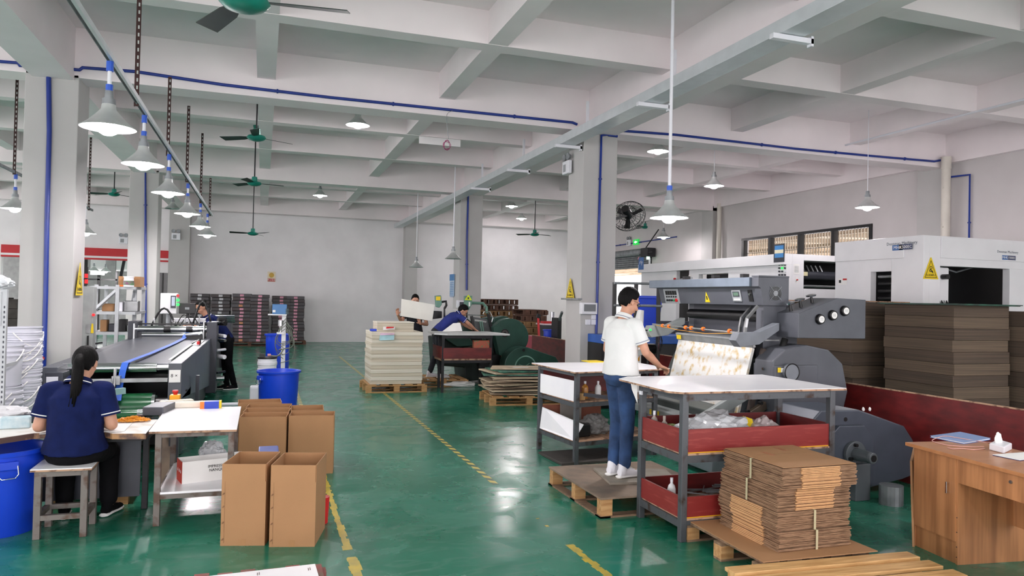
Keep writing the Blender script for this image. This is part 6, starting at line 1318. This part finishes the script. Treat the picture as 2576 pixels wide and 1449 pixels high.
a, b_ = AY(1190, 876, lf.y+.1), AY(1231, 862, lf.y+.1); bx(V((a.x+b_.x)/2, lf.y+.1, z1+(b_.z-a.z)/2-.0), b_.x-a.x, .1, b_.z-a.z+.06, 0, mat('painted_red_tin', '#a8573f', .5, scale=18, col2='#5f7a52', thr=(.55, .62)), 'painted_tin', 'red painted tin with coloured marks in the tray of the green press table', 'tin')
# green press
YG = 14.2
def PG(pts, Y, depth, name, m, par, bev=.01): return MB().prism([(AY(x, y, Y).x, AY(x, y, Y).z) for x, y in pts], (0, Y, 0), (1, 0, 0), (0, 0, 1), (0, 1, 0), depth).build(name, m, par, bev=bev)
t = thing('platen_press', 'dark green platen press with round flywheel covers behind the board pile', 'machine', (4.8, 15, 0))
def arc(cx, cy, r, a0, a1, n=14, ry=None): return [(cx+r*math.cos(math.radians(a0+(a1-a0)*k/n)), cy+(ry or r)*math.sin(math.radians(a0+(a1-a0)*k/n))) for k in range(n+1)]
PG([(1241, 824), (1262, 806)]+arc(1283, 848, 47, -100, 75)+[(1262, 895), (1256, 893)], YG, .25, 'flywheel_cover', MACHGREEN, t)
c = AY(1270, 838, YG); MB().cyl(c, c-V(0, .004, 0), .085, n=28).build('hub_ring', BLACK, t); MB().cyl(c-V(0, .004, 0), c-V(0, .008, 0), .062, n=24).build('hub_plate', mat('machine_brown_metal', '#5a5350', .5, .4), t); MB().cyl(c-V(0, .008, 0), c-V(0, .010, 0), .03, n=16).build('hub_bore', BLACK, t)
PG(arc(1318, 921, 48, 180, 290, 14)+[(1345, 880), (1398, 898), (1410, 918), (1405, 960), (1275, 975)], 13.6, .35, 'lower_cover', MACHGREEN, t)
c = AY(1322, 924, 13.6); MB().lathe([(.20, 0), (.215, .012), (.23, 0)], c, (0, -1, 0), n=36).build('cover_rib', mat('pale_green_enamel', '#5f8878'), t); c = AY(1320, 924, 13.59); MB().bar(c+V(-.12, 0, .06), c+V(.12, 0, -.03), .012).bar(c+V(-.1, 0, -.06), c+V(.1, 0, .08), .012).build('spoke_edge', mat('pale_green_enamel', '#5f8878'), t)
c = AY(1317, 881, 13.59); MB().cyl(c, c-V(0, .01, 0), .03, n=16).build('cover_hole', BLACK, t)
PG(arc(1240, 862, 60, 150, 330, 16, 65), 15.2, .3, 'rear_flywheel', MACHGREEN, t); PG([(1243, 805), (1250, 798)]+arc(1268, 815, 20, -120, -10, 8)+[(1290, 830), (1243, 830)], 15.0, .3, 'rear_cover', MACHGREEN, t)
PG([(1165, 805), (1175, 800)]+arc(1168, 828, 26, -60, 60, 8)+[(1165, 850)], 14.6, .2, 'left_disc', MACHGREEN, t)
PG([(1188, 797), (1226, 803), (1236, 838), (1196, 836)], 14.5, .06, 'feed_plate', mat('grey_feed_plate', '#5c5f5f', .4, .3), t); PG([(1194, 803), (1224, 808), (1223, 812), (1194, 808)], 14.48, .01, 'plate_writing_strip', mat('pale_paint_marks', '#b9bbb8', .6), t)
for px in (1207, 1212): MB().bar(AY(px, 808, 14.4), AY(px+8, 855, 14.4), .02).build('guide_rail', PALEGREEN, t)
MB().bar(AY(1186, 795, 14.4), AY(1196, 850, 14.4), .05).bar(AY(1228, 790, 14.4), AY(1240, 840, 14.4), .05).build('side_arm', BLACK, t)
PG([(1100, 850), (1240, 838), (1258, 900), (1262, 950), (1172, 960), (1168, 925), (1105, 920)], 14.55, .9, 'press_body', mat('very_dark_green', '#1a2622', .5, .2, var=.3), t, .02)
PG([(1108, 845), (1180, 848), (1195, 870), (1150, 872)], 14.3, .2, 'lower_jaw', MACHGREEN, t); PG([(1205, 900), (1260, 890), (1262, 935), (1250, 960), (1215, 960)], 14.3, .3, 'lower_frame', BLACK, t)
MB().tube([AY(1233, 852, 13.5), AY(1216, 866, 13.5), AY(1168, 876, 13.5), AY(1162, 884, 13.5)], .012, 6).build('lever_rod', STEEL, t)
# swing arm with control head and warning triangle
PG([(1170, 744), (1188, 744), (1188, 765), (1179, 781), (1170, 779)], 14.6, .12, 'control_head', PALEGREEN, t); MB().tube([AY(1187, 762, 14.65), AY(1215, 763, 14.65), AY(1224, 773, 14.65), AY(1225, 788, 14.65)], .03, 8).build('arm_tube', PALEGREEN, t)
MB().bar(AY(1174, 780, 14.65), AY(1174, 800, 14.65), .03).build('head_post', BLACK, t)
c = AY(1178, 755, 14.59); MB().prism([(-.08, 0), (.08, 0), (0, .12)], c, (1, 0, 0), (0, 0, 1), (0, -1, 0), .003).build('warning_label', mat('lime_yellow', '#cfe01c', .5), t); MB().prism([(-.015, .02), (.015, .02), (.015, .06), (-.015, .06)], c-V(0, .004, 0), (1, 0, 0), (0, 0, 1), (0, -1, 0), .001).build('label_pictogram', BLACK, t)
for px, py in ((1173, 775), (1181, 766)): c = AY(px, py, 14.59); MB().box(c.x-.015, c.x+.015, 14.585, 14.6, c.z-.04, c.z+.05).build('paper_tag', PAPER, t)
PG([(1096, 744), (1110, 743), (1112, 766), (1106, 774), (1098, 772)], 14.6, .12, 'control_box', PALEGREEN, t); MB().tube([AY(1110, 760, 14.65), AY(1122, 758, 14.65), AY(1123, 768, 14.65), AY(1118, 776, 14.65)], .025, 8).build('box_arm', BLACK, t); c = AY(1103, 752, 14.59); MB().box(c.x-.05, c.x+.04, 14.585, 14.6, c.z-.03, c.z+.05).build('box_label', YELLOW, t); MB().bar(AY(1118, 775, 14.65), AY(1118, 805, 14.65), .03).build('box_post', BLACK, t)
MB().tube([AY(1215, 790, 14.4), AY(1218, 784, 14.4), AY(1232, 784, 14.4), AY(1240, 800, 14.4), AY(1236, 812, 14.4)], .012, 6).tube([AY(1175, 792, 14.4), AY(1220, 794, 14.4)], .012, 6).build('gripper_linkage', STEEL, t)
PG([(1088, 782), (1112, 783), (1112, 800), (1088, 803)], 15.0, .3, 'left_body', BLACK, t)
tag(MB().hexa([AY(1112, 834, 13.9), AY(1163, 833, 13.9), AY(1163, 833, 13.93), AY(1112, 834, 13.93), AY(1140, 813, 14.0), AY(1158, 812, 14.0), AY(1158, 812, 14.03), AY(1140, 813, 14.03)]).build('white_sheet', PAPER), 'white sheet leaning under the arm of the bending man', 'paper')
tag(MB().hexa([AY(1113, 800, 15.3), AY(1160, 797, 15.3), AY(1160, 797, 15.33), AY(1113, 800, 15.33), AY(1113, 778, 15.3), AY(1160, 776, 15.3), AY(1160, 776, 15.33), AY(1113, 778, 15.33)]).build('white_sheet', PAPER), 'white sheet behind the bending man', 'paper')
crumple((3.75, 14.1, 0), .3, .1, .06, PAPER, 'paper_scrap', 'crumpled white paper on the floor under the green press table', 'paper', seed=11, sub=3)
# meter box on the far column
t = thing('electric_box', 'white electric meter box on the far column behind the green press', 'box', AY(1160, 765, 19.4)); a, b_ = AY(1151, 774, 19.4), AY(1176, 756, 19.4); MB().box(a.x, b_.x, 19.4, 19.58, a.z, b_.z).build('case', WHITEPL, t, bev=.01); a, b_ = AY(1156, 770, 19.4), AY(1172, 760, 19.4); MB().box(a.x, b_.x, 19.39, 19.4, a.z, b_.z).build('window', MACHDARK, t)
# pile of used boards on a pallet
q = pallet((4.28, 11.86, 0), 1.35, .85, .15, math.radians(-4), label='pallet under the pile of worn boards', blk=WOOD)
BRD = [mat('worn_board_a', '#c0ad92', .7, var=.2), mat('worn_board_b', '#a8967d', .7, var=.2), mat('green_board_face', '#4c8a73', .6, scale=10, col2='#2f4a40')]
rr = random.Random(21); z = .152; zt_ = AY(1310, 925, 11.7).z; N_ = 13; th = (zt_-.152)/N_
for k in range(N_):
    rot = rr.uniform(-.35, .3); cx, cy = 4.15+rr.uniform(-.09, .08), 11.8+rr.uniform(-.08, .08)
    if k == N_-1: rot, cx = -.35, 4.22
    m = MB(); m.cur = 0; tl = rr.uniform(-.03, .03); m.obox(V(cx, cy, z+th*.66), 1.0, .66, .02, rot, tl, tl); m.cur = 1; m.obox(V(cx, cy, z+th*.25), .90, .56, th*.5, rot)
    tag(m.build('used_board', [BRD[2] if k in (N_-2, N_-4) else BRD[k % 2], BLACK]), '%s worn board of the pile beside the green press' % ordn(N_-1-k, N_), 'board', 'pile of worn boards'); z += th
tag(MB().prism([(-.16, -.02), (-.05, -.05), (.03, -.03), (.15, -.04), (.1, .02), (.13, .05), (0, .04), (-.12, .06)], (4.2, 11.75, z+.001), (.95, -.3, 0), (.3, .95, 0), (0, 0, 1), .002).build('torn_paper', PAPER), 'torn white paper patch on the top board of the pile', 'paper')
# far pallets
def far_pallet_stack(px0, px1, ytop, Y, n, nm, wob):
    rr = random.Random(n); a, b_ = AY(px0, ytop, Y), AY(px1, ytop, Y); L_ = b_.x-a.x; h = a.z/n
    for k in range(n):
        m = MB(); L2 = L_*(1 if k % 2 else .96); x0 = (a.x+b_.x)/2-L2/2; z0 = k*h
        for zz in (z0, z0+h*.78): m.box(x0, x0+L2, Y, Y+1.0, zz, zz+h*.16)
        nb = 6
        for i in range(nb+1):
            xx = x0+i*(L2-.07)/nb
            for yy in (Y, Y+.9): m.box(xx, xx+(.07 if (i+k) % 2 else .10), yy, yy+.1, z0+h*.14, z0+h*.8)
        o = m.build('wooden_pallet', [WOODDARK, mat('mid_pallet_timber', '#93704a', .8, var=.3)][0 if k > n-3 else 1], org=((a.x+b_.x)/2, Y+.5, z0)); o.rotation_euler[2] = rr.uniform(-wob, wob)
        tag(o, '%s pallet of the far %s pallet stack' % (ordn(n-1-k, n), nm), 'pallet', 'far stacked pallets')
far_pallet_stack(1219, 1304, 751, 21.0, 10, 'wide left', .01); far_pallet_stack(1317, 1378, 778, 19.0, 9, 'small right', .08)
t = thing('pallet_truck', 'red hand pallet truck handle by the small pallet stack', 'truck', AY(1355, 845, 16.5)); MB().bar(AY(1356, 850, 16.5), AY(1354, 800, 16.7), .05).build('handle_bar', RED, t); MB().bar(AY(1353, 800, 16.7), AY(1356, 790, 16.7), .08).build('grip', BLACK, t); a = AY(1362, 848, 16.6); MB().box(a.x-.1, a.x+.2, 16.5, 17.5, 0, a.z).build('truck_body', mat('dull_red_paint', '#a33a4a', .5), t)
a = AY(1387, 850, 17.2); bt = bin_((a.x, 17.2, 0), .17, .2, AY(1387, 829, 17.2).z, 'small blue bin behind the red partition', ())
t = thing('side_table', 'small dark table with a red tray behind the red partition', 'table', AY(1388, 820, 18)); a, b_ = AY(1368, 816, 18), AY(1403, 812, 18)
MB().box(a.x, b_.x, 18, 18.6, a.z-.02, a.z+.02).build('table_top', mat('pink_white_top', '#d9c4c8', .5), t); MB().box(a.x+.05, b_.x-.05, 18.02, 18.5, .0, a.z-.02).build('base', MACHDARK, t); 
tag(MB().box(a.x+.02, b_.x-.08, 18.05, 18.3, a.z+.021, a.z+.08).build('red_tray', RED), 'red tray on the small dark table', 'tray'); q = AY(1397, 812, 18); tag(MB().cyl(V(q.x, 18.2, q.z+.03), V(q.x, 18.2, AY(1397, 785, 18).z), .055, n=16).build('clear_tube', mat('clear_plastic', '#dfe0e6', .1, trans=.6, var=0)), 'clear plastic tube standing on the small dark table', 'tube')
a, b_ = AY(1402, 852, 16.6), AY(1413, 800, 16.6); tag(MB().box(a.x, b_.x, 16.6, 17.0, 0, b_.z).build('dark_cabinet', BLACK), 'black cabinet beside the middle column', 'cabinet'); tag(MB().bar(AY(1404, 812, 16.7), AY(1414, 785, 16.4), .05).build('grey_bracket', GALV), 'grey slanting bracket above the black cabinet', 'bracket')
# ------------------------------------------------------------------ people
def fuse(mb, name, m, parent, voxel, smooth=4, fold=0.0, fs=9.0, seed=0):
    ob = mb.build(name, m, parent)
    r = ob.modifiers.new('r', 'REMESH'); r.mode = 'VOXEL'; r.voxel_size = voxel; r.use_smooth_shade = True
    s = ob.modifiers.new('s', 'SMOOTH'); s.iterations = smooth; s.factor = .5
    dg = bpy.context.evaluated_depsgraph_get(); me = bpy.data.meshes.new_from_object(ob.evaluated_get(dg))
    ob.modifiers.clear(); old = ob.data; ob.data = me; bpy.data.meshes.remove(old); me.name = name
    if fold:
        for v in me.vertices:
            c = v.co; n_ = noise.noise(V(c.x*fs, c.y*fs, c.z*fs*.55)+V(seed, 0, 0))+.5*noise.noise(V(c.x*fs*2.2, c.y*fs*2.2, c.z*fs*1.4)+V(0, seed, 3)); v.co = c+v.normal*n_*fold
    me.polygons.foreach_set('use_smooth', [True]*len(me.polygons)); return ob
def hand(mb, w, d, n, s, k=1.0, curl=.6):
    w, d, n, s = Vector(w), Vector(d).normalized(), Vector(n).normalized(), Vector(s).normalized()
    mb.loft([(w-d*.02*k, s*.024*k, n*.020*k), (w+d*.01*k, s*.026*k, n*.019*k), (w+d*.045*k, s*.038*k, n*.016*k), (w+d*.088*k, s*.041*k, n*.013*k)], 14)
    for i, (L_, r_) in enumerate(((.070, .0092), (.078, .0095), (.073, .009), (.057, .008))):
        p = w+d*(.083-.004*abs(i-1))*k+s*(.030-.020*i)*k; ang = 0; dd = d+s*(.10-.07*i)
        for f, cu in ((.45, .45), (.3, .9), (.25, .8)):
            ang += cu*curl*(1+.08*i); q = p+(dd*math.cos(ang)+n*math.sin(ang)).normalized()*L_*f*k; mb.cap(p, r_*k, q, r_*.92*k, 10); p = q; r_ *= .92
    p = w+d*.02*k+s*.028*k; q = p+(d*.55+s*.75+n*.25).normalized()*.04*k; mb.cap(p, .013*k, q, .011*k, 10); q2 = q+(d*.9+s*.25+n*.35*curl).normalized()*.03*k; mb.cap(q, .0105*k, q2, .009*k, 10)
def lerp(a, b, t): return Vector(a)*(1-t)+Vector(b)*t
def person(label, loc, rz, P, shirt, pants, female=False, vox=.007, hairstyle='short', shoe='white', stripe=True, hk=1.0, sleeve=.62, build=1.0, glasses=False, skin=None, hem=.0):
    skin = skin or SKIN; t = thing('person', label, 'person', (0, 0, 0)); J = {k: Vector(v) for k, v in P.items() if k not in ('head_yaw', 'head_pitch', 'curl', 'tilt')}
    B = build; rl = (J['sR']-J['sL']).normalized(); hl = (J['hR']-J['hL']).normalized(); pel = (J['hR']+J['hL'])/2; shm = (J['sR']+J['sL'])/2
    def torso(mb, g, lo=0.0, top=True, belly=1.0, hemf=0.0):
        sp = (shm-pel).normalized(); rings = []; ch = J['chest']
        pts = [(-.06, .150, .115), (0.02, .165, .125), (.28, .140*(.96 if female else 1), .108), (.60, .150, .116), (.84, .160, .105), (.96, .120, .080), (1.07, .062, .058)]
        for f, rx, ry in pts:
            if f < lo: continue
            c = (1-max(f, 0))**2*pel+2*max(f, 0)*(1-max(f, 0))*ch+max(f, 0)**2*shm if f <= 1 else shm+(J['neck']-shm).normalized()*.03
            if f < 0: c = pel+(pel-ch).normalized()*.06
            if f <= 1: tang = ((2*(1-max(f, 0))*(ch-pel))+(2*max(f, 0)*(shm-ch))).normalized()
            lat = lerp(hl, rl, min(1, max(f, 0))).normalized(); fw = tang.cross(lat).normalized(); lat = fw.cross(tang).normalized()
            e = g+(hemf if f < .3 else 0); rings.append((c, lat*(rx*B+e), fw*(ry*B*belly+e)))
        mb.loft(rings, 24)
    # body
    b = MB(); torso(b, -.02); nk, hd = J['neck'], J['head']
    b.cap(shm+V(0, 0, -.01), .058*B, lerp(nk, hd, .75), .052*B, 16)
    Mh = Matrix.Rotation(P.get('head_yaw', 0), 3, 'Z') @ Matrix.Rotation(-P.get('head_pitch', 0), 3, 'X') @ Matrix.Rotation(P.get('tilt', 0), 3, 'Y')
    H = lambda x, y, z: hd+Mh @ V(x*hk, y*hk, z*hk)
    b.ell(H(0, -.012, .02), .074*hk, .094*hk, .095*hk, 22, 16, Mh); b.ell(H(0, .022, -.035), .060*hk, .068*hk, .078*hk, 20, 14, Mh); b.ell(H(0, .055, -.088), .028*hk, .024*hk, .022*hk, 12, 8, Mh)
    b.cap(H(0, .082, .012), .010*hk, H(0, .106, -.028), .014*hk, 10); b.ell(H(0, .095, -.028), .019*hk, .012*hk, .010*hk, 10, 8, Mh)
    for s in (-1, 1): b.ell(H(s*.078, -.004, -.008), .008*hk, .018*hk, .031*hk, 10, 8, Mh); b.ell(H(s*.035, .064, -.025), .022*hk, .018*hk, .022*hk, 10, 8, Mh); b.ell(H(s*.03, .078, .028), .022*hk, .010*hk, .008*hk, 10, 6, Mh)
    b.ell(H(0, .084, -.058), .024*hk, .010*hk, .008*hk, 12, 6, Mh); b.ell(H(0, .082, -.068), .020*hk, .010*hk, .008*hk, 12, 6, Mh)
    for s, k in ((1, 'R'), (-1, 'L')):
        S_, E_, W_ = J['s'+k], J['e'+k], J['w'+k]
        b.cap(lerp(S_, E_, .12), .042*B, E_, .038*B); b.cyl(lerp(E_, W_, .0), lerp(E_, W_, .3), .037*B, .038*B, 14); b.cap(lerp(E_, W_, .3), .038*B, W_, .025*B)
        d = J.get('d'+k, (W_-E_)).normalized(); n_ = J.get('n'+k, V(0, 0, -1)); n_ = (n_-d*n_.dot(d)).normalized(); sd = d.cross(n_)*(-1 if k == 'R' else 1)
        if (sd.x*s > 0): sd = -sd if J.get('d'+k) is None and False else sd
        tv = J.get('t'+k)
        if tv is not None and sd.dot(tv) < 0: sd = -sd
        hand(b, W_, d, n_, sd, 1.0*hk, P.get('curl', .6))
        Hp, K_, A_ = J['h'+k], J['k'+k], J['a'+k]
        b.cap(Hp, .075*B, K_, .05*B); b.cyl(lerp(K_, A_, 0), lerp(K_, A_, .3), .048*B, .054*B, 14); b.cap(lerp(K_, A_, .3), .052*B, A_, .034*B)
        td = J.get('f'+k, V(0, 1, 0)); b.cap(A_-V(0, 0, .03), .03, A_+td*.12-V(0, 0, .04), .022)
    body = fuse(b, 'body', skin, t, vox, 3)
    # face
    for s in (-1, 1):
        MB().ell(H(s*.031, .077, .006), .013*hk, .006*hk, .006*hk, 12, 8, Mh).build('eye', mat('dark_eye', '#1c1412', .25), t, smooth=2)
        MB().ell(H(s*.031, .086, .028), .018*hk, .004*hk, .0035*hk, 10, 6, Mh).build('eyebrow', HAIR, t, smooth=2)
    MB().ell(H(0, .0925, -.062), .021*hk, .004*hk, .004*hk, 12, 6, Mh).build('mouth', mat('lip', '#9a5a50', .5), t, smooth=2)
    if glasses:
        g = MB()
        for s in (-1, 1): g.tube([H(s*.032+.02*math.cos(a), .094, .005+.016*math.sin(a)) for a in [2*PI*i/14 for i in range(15)]], .0016, 5); g.tube([H(s*.052, .092, .01), H(s*.083, .03, .012), H(s*.084, -.01, .005)], .0018, 5)
        g.build('glasses', BLACK, t)
    # hair
    hm = MB(); nu, nv = 36, 24; vs = []; fs = []
    rnd = random.Random(3)
    for j in range(nv+1):
        th = PI*j/nv
        for i in range(nu):
            ph = 2*PI*i/nu; x, y, z = math.sin(th)*math.cos(ph), math.sin(th)*math.sin(ph), math.cos(th)
            r_ = 1.10+(.03*noise.noise(V(x*5, y*5, z*5)))
            low = -.80 if y < -.15 else -.35
            front = y > .30+.55*max(0, z) and z < .62
            side = y > -.15 and z < -.12
            if front or z < low or side: r_ = .86
            vs.append(H(.076*x*r_, -.014+.097*y*r_, .022+.100*z*r_+(.006 if hairstyle == 'short' and z > .4 and r_ > 1 else 0)))
    for j in range(nv):
        for i in range(nu): fs.append((j*nu+i, (j+1)*nu+i, (j+1)*nu+(i+1) % nu, j*nu+(i+1) % nu))
    hm.add(vs, fs); hair = hm.build('hair', HAIR, t, smooth=2)
    if hairstyle == 'ponytail':
        pm = MB(); pm.tube([H(0, -.085, .02), H(0.005, -.118, .015), H(.01, -.138, -.03), H(.015, -.132, -.10), H(.015, -.112, -.18), H(.01, -.10, -.255), H(.01, -.095, -.31)], [.022, .030, .036, .038, .034, .026, .008], 14)
        for k in range(26):
            a = 2*PI*k/26; ox, oy = .036*math.cos(a), .030*math.sin(a); pm.tube([H(ox*.6, -.10+oy*.4, .025), H(ox*.9+.005, -.13+oy*.9, -.03), H(ox*.95+.012, -.128+oy*.9, -.12), H(ox*.85+.012, -.108+oy*.8, -.22), H(ox*.6+.01+.01*math.sin(k), -.098+oy*.6, -.31-.02*(k % 3))], .0055, 5)
        pm.build('ponytail', HAIR, t, smooth=2); MB().lathe([(.02, -.01), (.03, -.01), (.03, .01), (.02, .01)], H(0, -.098, .02), Mh @ V(0, -1, -.1), n=16).build('hair_tie', BLACK, t, smooth=True)
    if hairstyle == 'bun': MB().ell(H(0, -.11, .05), .045, .04, .045, 16, 10).build('hair_bun', HAIR, t, smooth=2)
    # shirt
    sh = MB(); torso(sh, .014, 0.0, hemf=hem)
    for k in 'RL':
        S_, E_ = J['s'+k], J['e'+k]; e = lerp(S_, E_, sleeve); sh.cap(lerp(shm, S_, .75)-(V(0,0,.012)), .062*B, lerp(S_,E_,.06), .059*B, 18); sh.cyl(S_, e, .059*B, .064*B, 20)
    fuse(sh, 'polo_shirt', shirt, t, max(vox, .008), 5, .006 if vox < .01 else .008, 9, len(label) % 7)
    cu = MB()
    for k in 'RL':
        S_, E_ = J['s'+k], J['e'+k]; d = (E_-S_).normalized(); e = lerp(S_, E_, sleeve)
        if stripe: c_ = MB().lathe([(.050*B, -.001), (.0665*B, -.001), (.0665*B, .006), (.050*B, .006)], e-d*.012, d, n=24, closed=True); c_.build('cuff_stripe', stripe if not isinstance(stripe, bool) else PAPER, t, smooth=True)
        MB().lathe([(.040*B, 0), (.0660*B, 0), (.0655*B, .012), (.040*B, .010)], e-d*.004, d, n=24, closed=True).build('cuff', shirt, t, smooth=True)
    nd = (lerp(nk, hd, .5)-shm).normalized(); co = MB(); cb = shm+nd*.035
    co.lathe([(.062*B, .0), (.082*B, -.012), (.086*B, .004), (.070*B, .040), (.062*B, .040)], cb, (nd+V(0, .22, 0)*0).normalized(), n=28, closed=True); co.build('collar', shirt, t, smooth=True)
    if stripe: MB().lathe([(.079*B, .000), (.0885*B, .000), (.0875*B, .007), (.079*B, .007)], cb, nd, n=28, closed=True).build('collar_stripe', stripe if not isinstance(stripe, bool) else PAPER, t, smooth=True)
    # trousers
    tr_ = MB(); torso_r = [(pel+V(0, 0, -.05), hl*.158*B, V(0, 1, 0)*.125*B)]
    up = (J['chest']-pel).normalized(); fw = up.cross(hl).normalized()
    tr_.loft([(pel-up*.09, hl*.12*B, fw*.105*B), (pel-up*.03, hl*.172*B, fw*.135*B), (pel+up*.04, hl*.170*B, fw*.13*B), (pel+up*.12, hl*.150*B, fw*.115*B)], 22)
    for k in 'RL':
        Hp, K_, A_ = J['h'+k], J['k'+k], J['a'+k]; tr_.cap(Hp, .090*B, K_, .066*B, 18); tr_.cap(K_, .066*B, lerp(K_, A_, .9), .054*B, 18); 
    fuse(tr_, 'trousers', pants, t, max(vox, .008), 5, .006, 11, 4)
    # shoes
    for k in 'RL':
        A_ = J['a'+k]; td = J.get('f'+k, V(0, 1, 0)).normalized(); sd = V(td.y, -td.x, 0); z0 = A_.z-.085; o = V(A_.x, A_.y, z0)
        so = MB().loft([(o-td*.075+V(0, 0, .012), sd*.030, V(0, 0, .012)), (o-td*.055+V(0, 0, .012), sd*.038, V(0, 0, .014)), (o+td*.03+V(0, 0, .012), sd*.036, V(0, 0, .013)), (o+td*.12+V(0, 0, .012), sd*.047, V(0, 0, .013)), (o+td*.185+V(0, 0, .013), sd*.030, V(0, 0, .011)), (o+td*.20+V(0, 0, .014), sd*.012, V(0, 0, .008))], 20)
        upm = MB().cap(o+V(0, 0, .10)-td*.015, .042, o+V(0, 0, .05)-td*.02, .040, 16).loft([(o-td*.06+V(0, 0, .045), sd*.033, V(0, 0, .03)), (o+td*.02+V(0, 0, .055), sd*.038, V(0, 0, .042)), (o+td*.09+V(0, 0, .04), sd*.043, V(0, 0, .030)), (o+td*.16+V(0, 0, .032), sd*.036, V(0, 0, .020)), (o+td*.19+V(0, 0, .028), sd*.015, V(0, 0, .010))], 20)
        sc = {'white': WHITEPL, 'black': BLACKCLOTH}[shoe]; sh_ = fuse(upm, 'shoe', sc, t, .007, 3); so.build('sole', PAPER, sh_, smooth=2)
        if shoe == 'white':
            l = MB()
            for i in range(5): c_ = o+td*(.045+.018*i)+V(0, 0, .097-.0095*i); l.bar(c_-sd*.022, c_+sd*.022, .006, .004)
            l.build('laces', PAPER, sh_)
    t.location = loc; t.rotation_euler[2] = rz; return t
D = math.radians
# man in white polo on the pallet
person('man in white polo and blue jeans standing on a pallet, seen from behind', (3.07, 5.93, .187), D(-76), dict(
    hR=(.075, 0, .90), hL=(-.075, 0, .90), chest=(0, .0, 1.18), sR=(.155, .03, 1.375), sL=(-.155, .00, 1.385), neck=(0, .04, 1.44), head=(0, .085, 1.565), head_pitch=.45, head_yaw=-.15,
    eR=(.215, .10, 1.12), wR=(.13, .35, .985), dR=(-.05, .9, -.28), nR=(0, -.3, -1), tR=(-1, 0, 0), eL=(-.215, .02, 1.12), wL=(-.20, .22, 1.0), dL=(.2, .9, -.2), tL=(1, 0, 0), curl=.75,
    kR=(.07, .03, .48), kL=(-.065, .03, .48), aR=(.075, .0, .085), aL=(-.055, -.02, .085), fR=(.05, 1, 0), fL=(-.1, 1, 0)), WHITEPOLO, JEANS, shoe='white', stripe=mat('grey_cuff_stripe', '#8d92a0', .8), glasses=True, hem=.012, sleeve=.66)
# seated woman
WS = person('woman with a long ponytail in navy polo seated on the stool, seen from behind', (-1.27, 6.10, 0), D(-2), dict(
    hR=(.10, .0, .575), hL=(-.10, 0, .575), chest=(0, -.03, .80), sR=(.175, .02, 1.03), sL=(-.175, .02, 1.03), neck=(0, .04, 1.08), head=(.03, .09, 1.205), head_pitch=.35, head_yaw=-.15,
    eR=(.235, .0, .76), wR=(.12, .20, .765), dR=(-.5, .8, -.1), tR=(-.2, 0, 1), nR=(-1, 0, 0), eL=(-.235, .0, .76), wL=(-.12, .20, .765), dL=(.5, .8, -.1), nL=(1, 0, 0), tL=(.2, 0, 1), curl=.8,
    kR=(.15, .38, .50), kL=(-.15, .38, .49), aR=(.16, .34, .09), aL=(-.14, .33, .09), fR=(.3, 1, 0), fL=(-.2, 1, 0)), NAVY, BLACKCLOTH, female=True, hairstyle='ponytail', shoe='black', build=1.13, hem=.02, sleeve=.72)
# woman bending over the gluing machine
person('woman in navy polo and black trousers bending over the far end of the gluing machine', (-.60, 14.3, 0), D(112), dict(
    hR=(.09, 0, .90), hL=(-.09, 0, .90), chest=(0, .14, 1.17), sR=(.17, .34, 1.30), sL=(-.17, .34, 1.30), neck=(0, .40, 1.37), head=(.0, .47, 1.49), head_pitch=.55, head_yaw=.45,
    eR=(.20, .42, 1.07), wR=(.12, .62, 1.17), tR=(-1, 0, 0), eL=(-.20, .44, 1.07), wL=(-.12, .62, 1.17), tL=(1, 0, 0), dR=(-.2, 1, 0), dL=(.2, 1, 0),
    kR=(.09, -.01, .48), kL=(-.09, -.02, .48), aR=(.09, -.05, .085), aL=(-.09, -.12, .085)), NAVY, BLACKCLOTH, female=True, vox=.011, hairstyle='bun', shoe='black', build=.95)
# man bending over the green press table
person('man in navy polo and dark jeans bending over the green press', (3.35, 14.42, .15), D(-88), dict(
    hR=(.09, 0, .90), hL=(-.09, 0, .90), chest=(0, .20, 1.13), sR=(.17, .40, 1.24), sL=(-.17, .40, 1.27), neck=(0, .46, 1.27), head=(.0, .52, 1.345), head_pitch=.75, head_yaw=-.3,
    eR=(.20, .58, 1.10), wR=(.14, .74, .975), tR=(-1, 0, 0), eL=(-.2, .58, 1.08), wL=(-.1, .72, .98), tL=(1, 0, 0), dR=(0, .9, -.5), dL=(0, .9, -.4),
    kR=(.09, .01, .48), kL=(-.09, .0, .48), aR=(.10, .05, .085), aL=(-.10, -.12, .085)), mat('bright_navy_cloth', '#1d2a72', .9, var=.2, bump=.4, bscale=14), mat('charcoal_jeans', '#20242a', .9, var=.3), vox=.011, shoe='white')
# person holding the white board
person('person with black hair and dark shirt holding up a large white board', (3.04, 15.25, .15), D(172), dict(
    hR=(.09, 0, .88), hL=(-.09, 0, .88), chest=(0, .0, 1.15), sR=(.18, .02, 1.34), sL=(-.18, .02, 1.34), neck=(0, .03, 1.40), head=(.0, .05, 1.535), head_pitch=.35,
    eR=(.27, .10, 1.08), wR=(.37, .36, 1.24), dR=(.1, .1, 1), nR=(-.3, 1, 0), tR=(-1, 0, .2), eL=(-.25, .10, 1.04), wL=(-.10, .36, 1.06), dL=(.3, .2, .7), nL=(0, 1, 0), tL=(1, 0, 0),
    kR=(.09, 0, .48), kL=(-.09, 0, .48), aR=(.09, 0, .085), aL=(-.09, 0, .085)), mat('black_navy_cloth', '#14161f', .9, var=.2), BLACKCLOTH, vox=.011, shoe='black', stripe=False)
ps = [AY(1010, 752, 14.80), AY(1093, 766.5, 14.72), AY(1087, 808, 14.78), AY(1007.6, 795, 14.86)]
tag(MB().hexa([p for p in ps]+[p+V(0, -.012, .002) for p in ps]).build('white_board', mat('off_white_board', '#ecebe2', .5, var=.03)), 'large white board held up in front of the face', 'board')
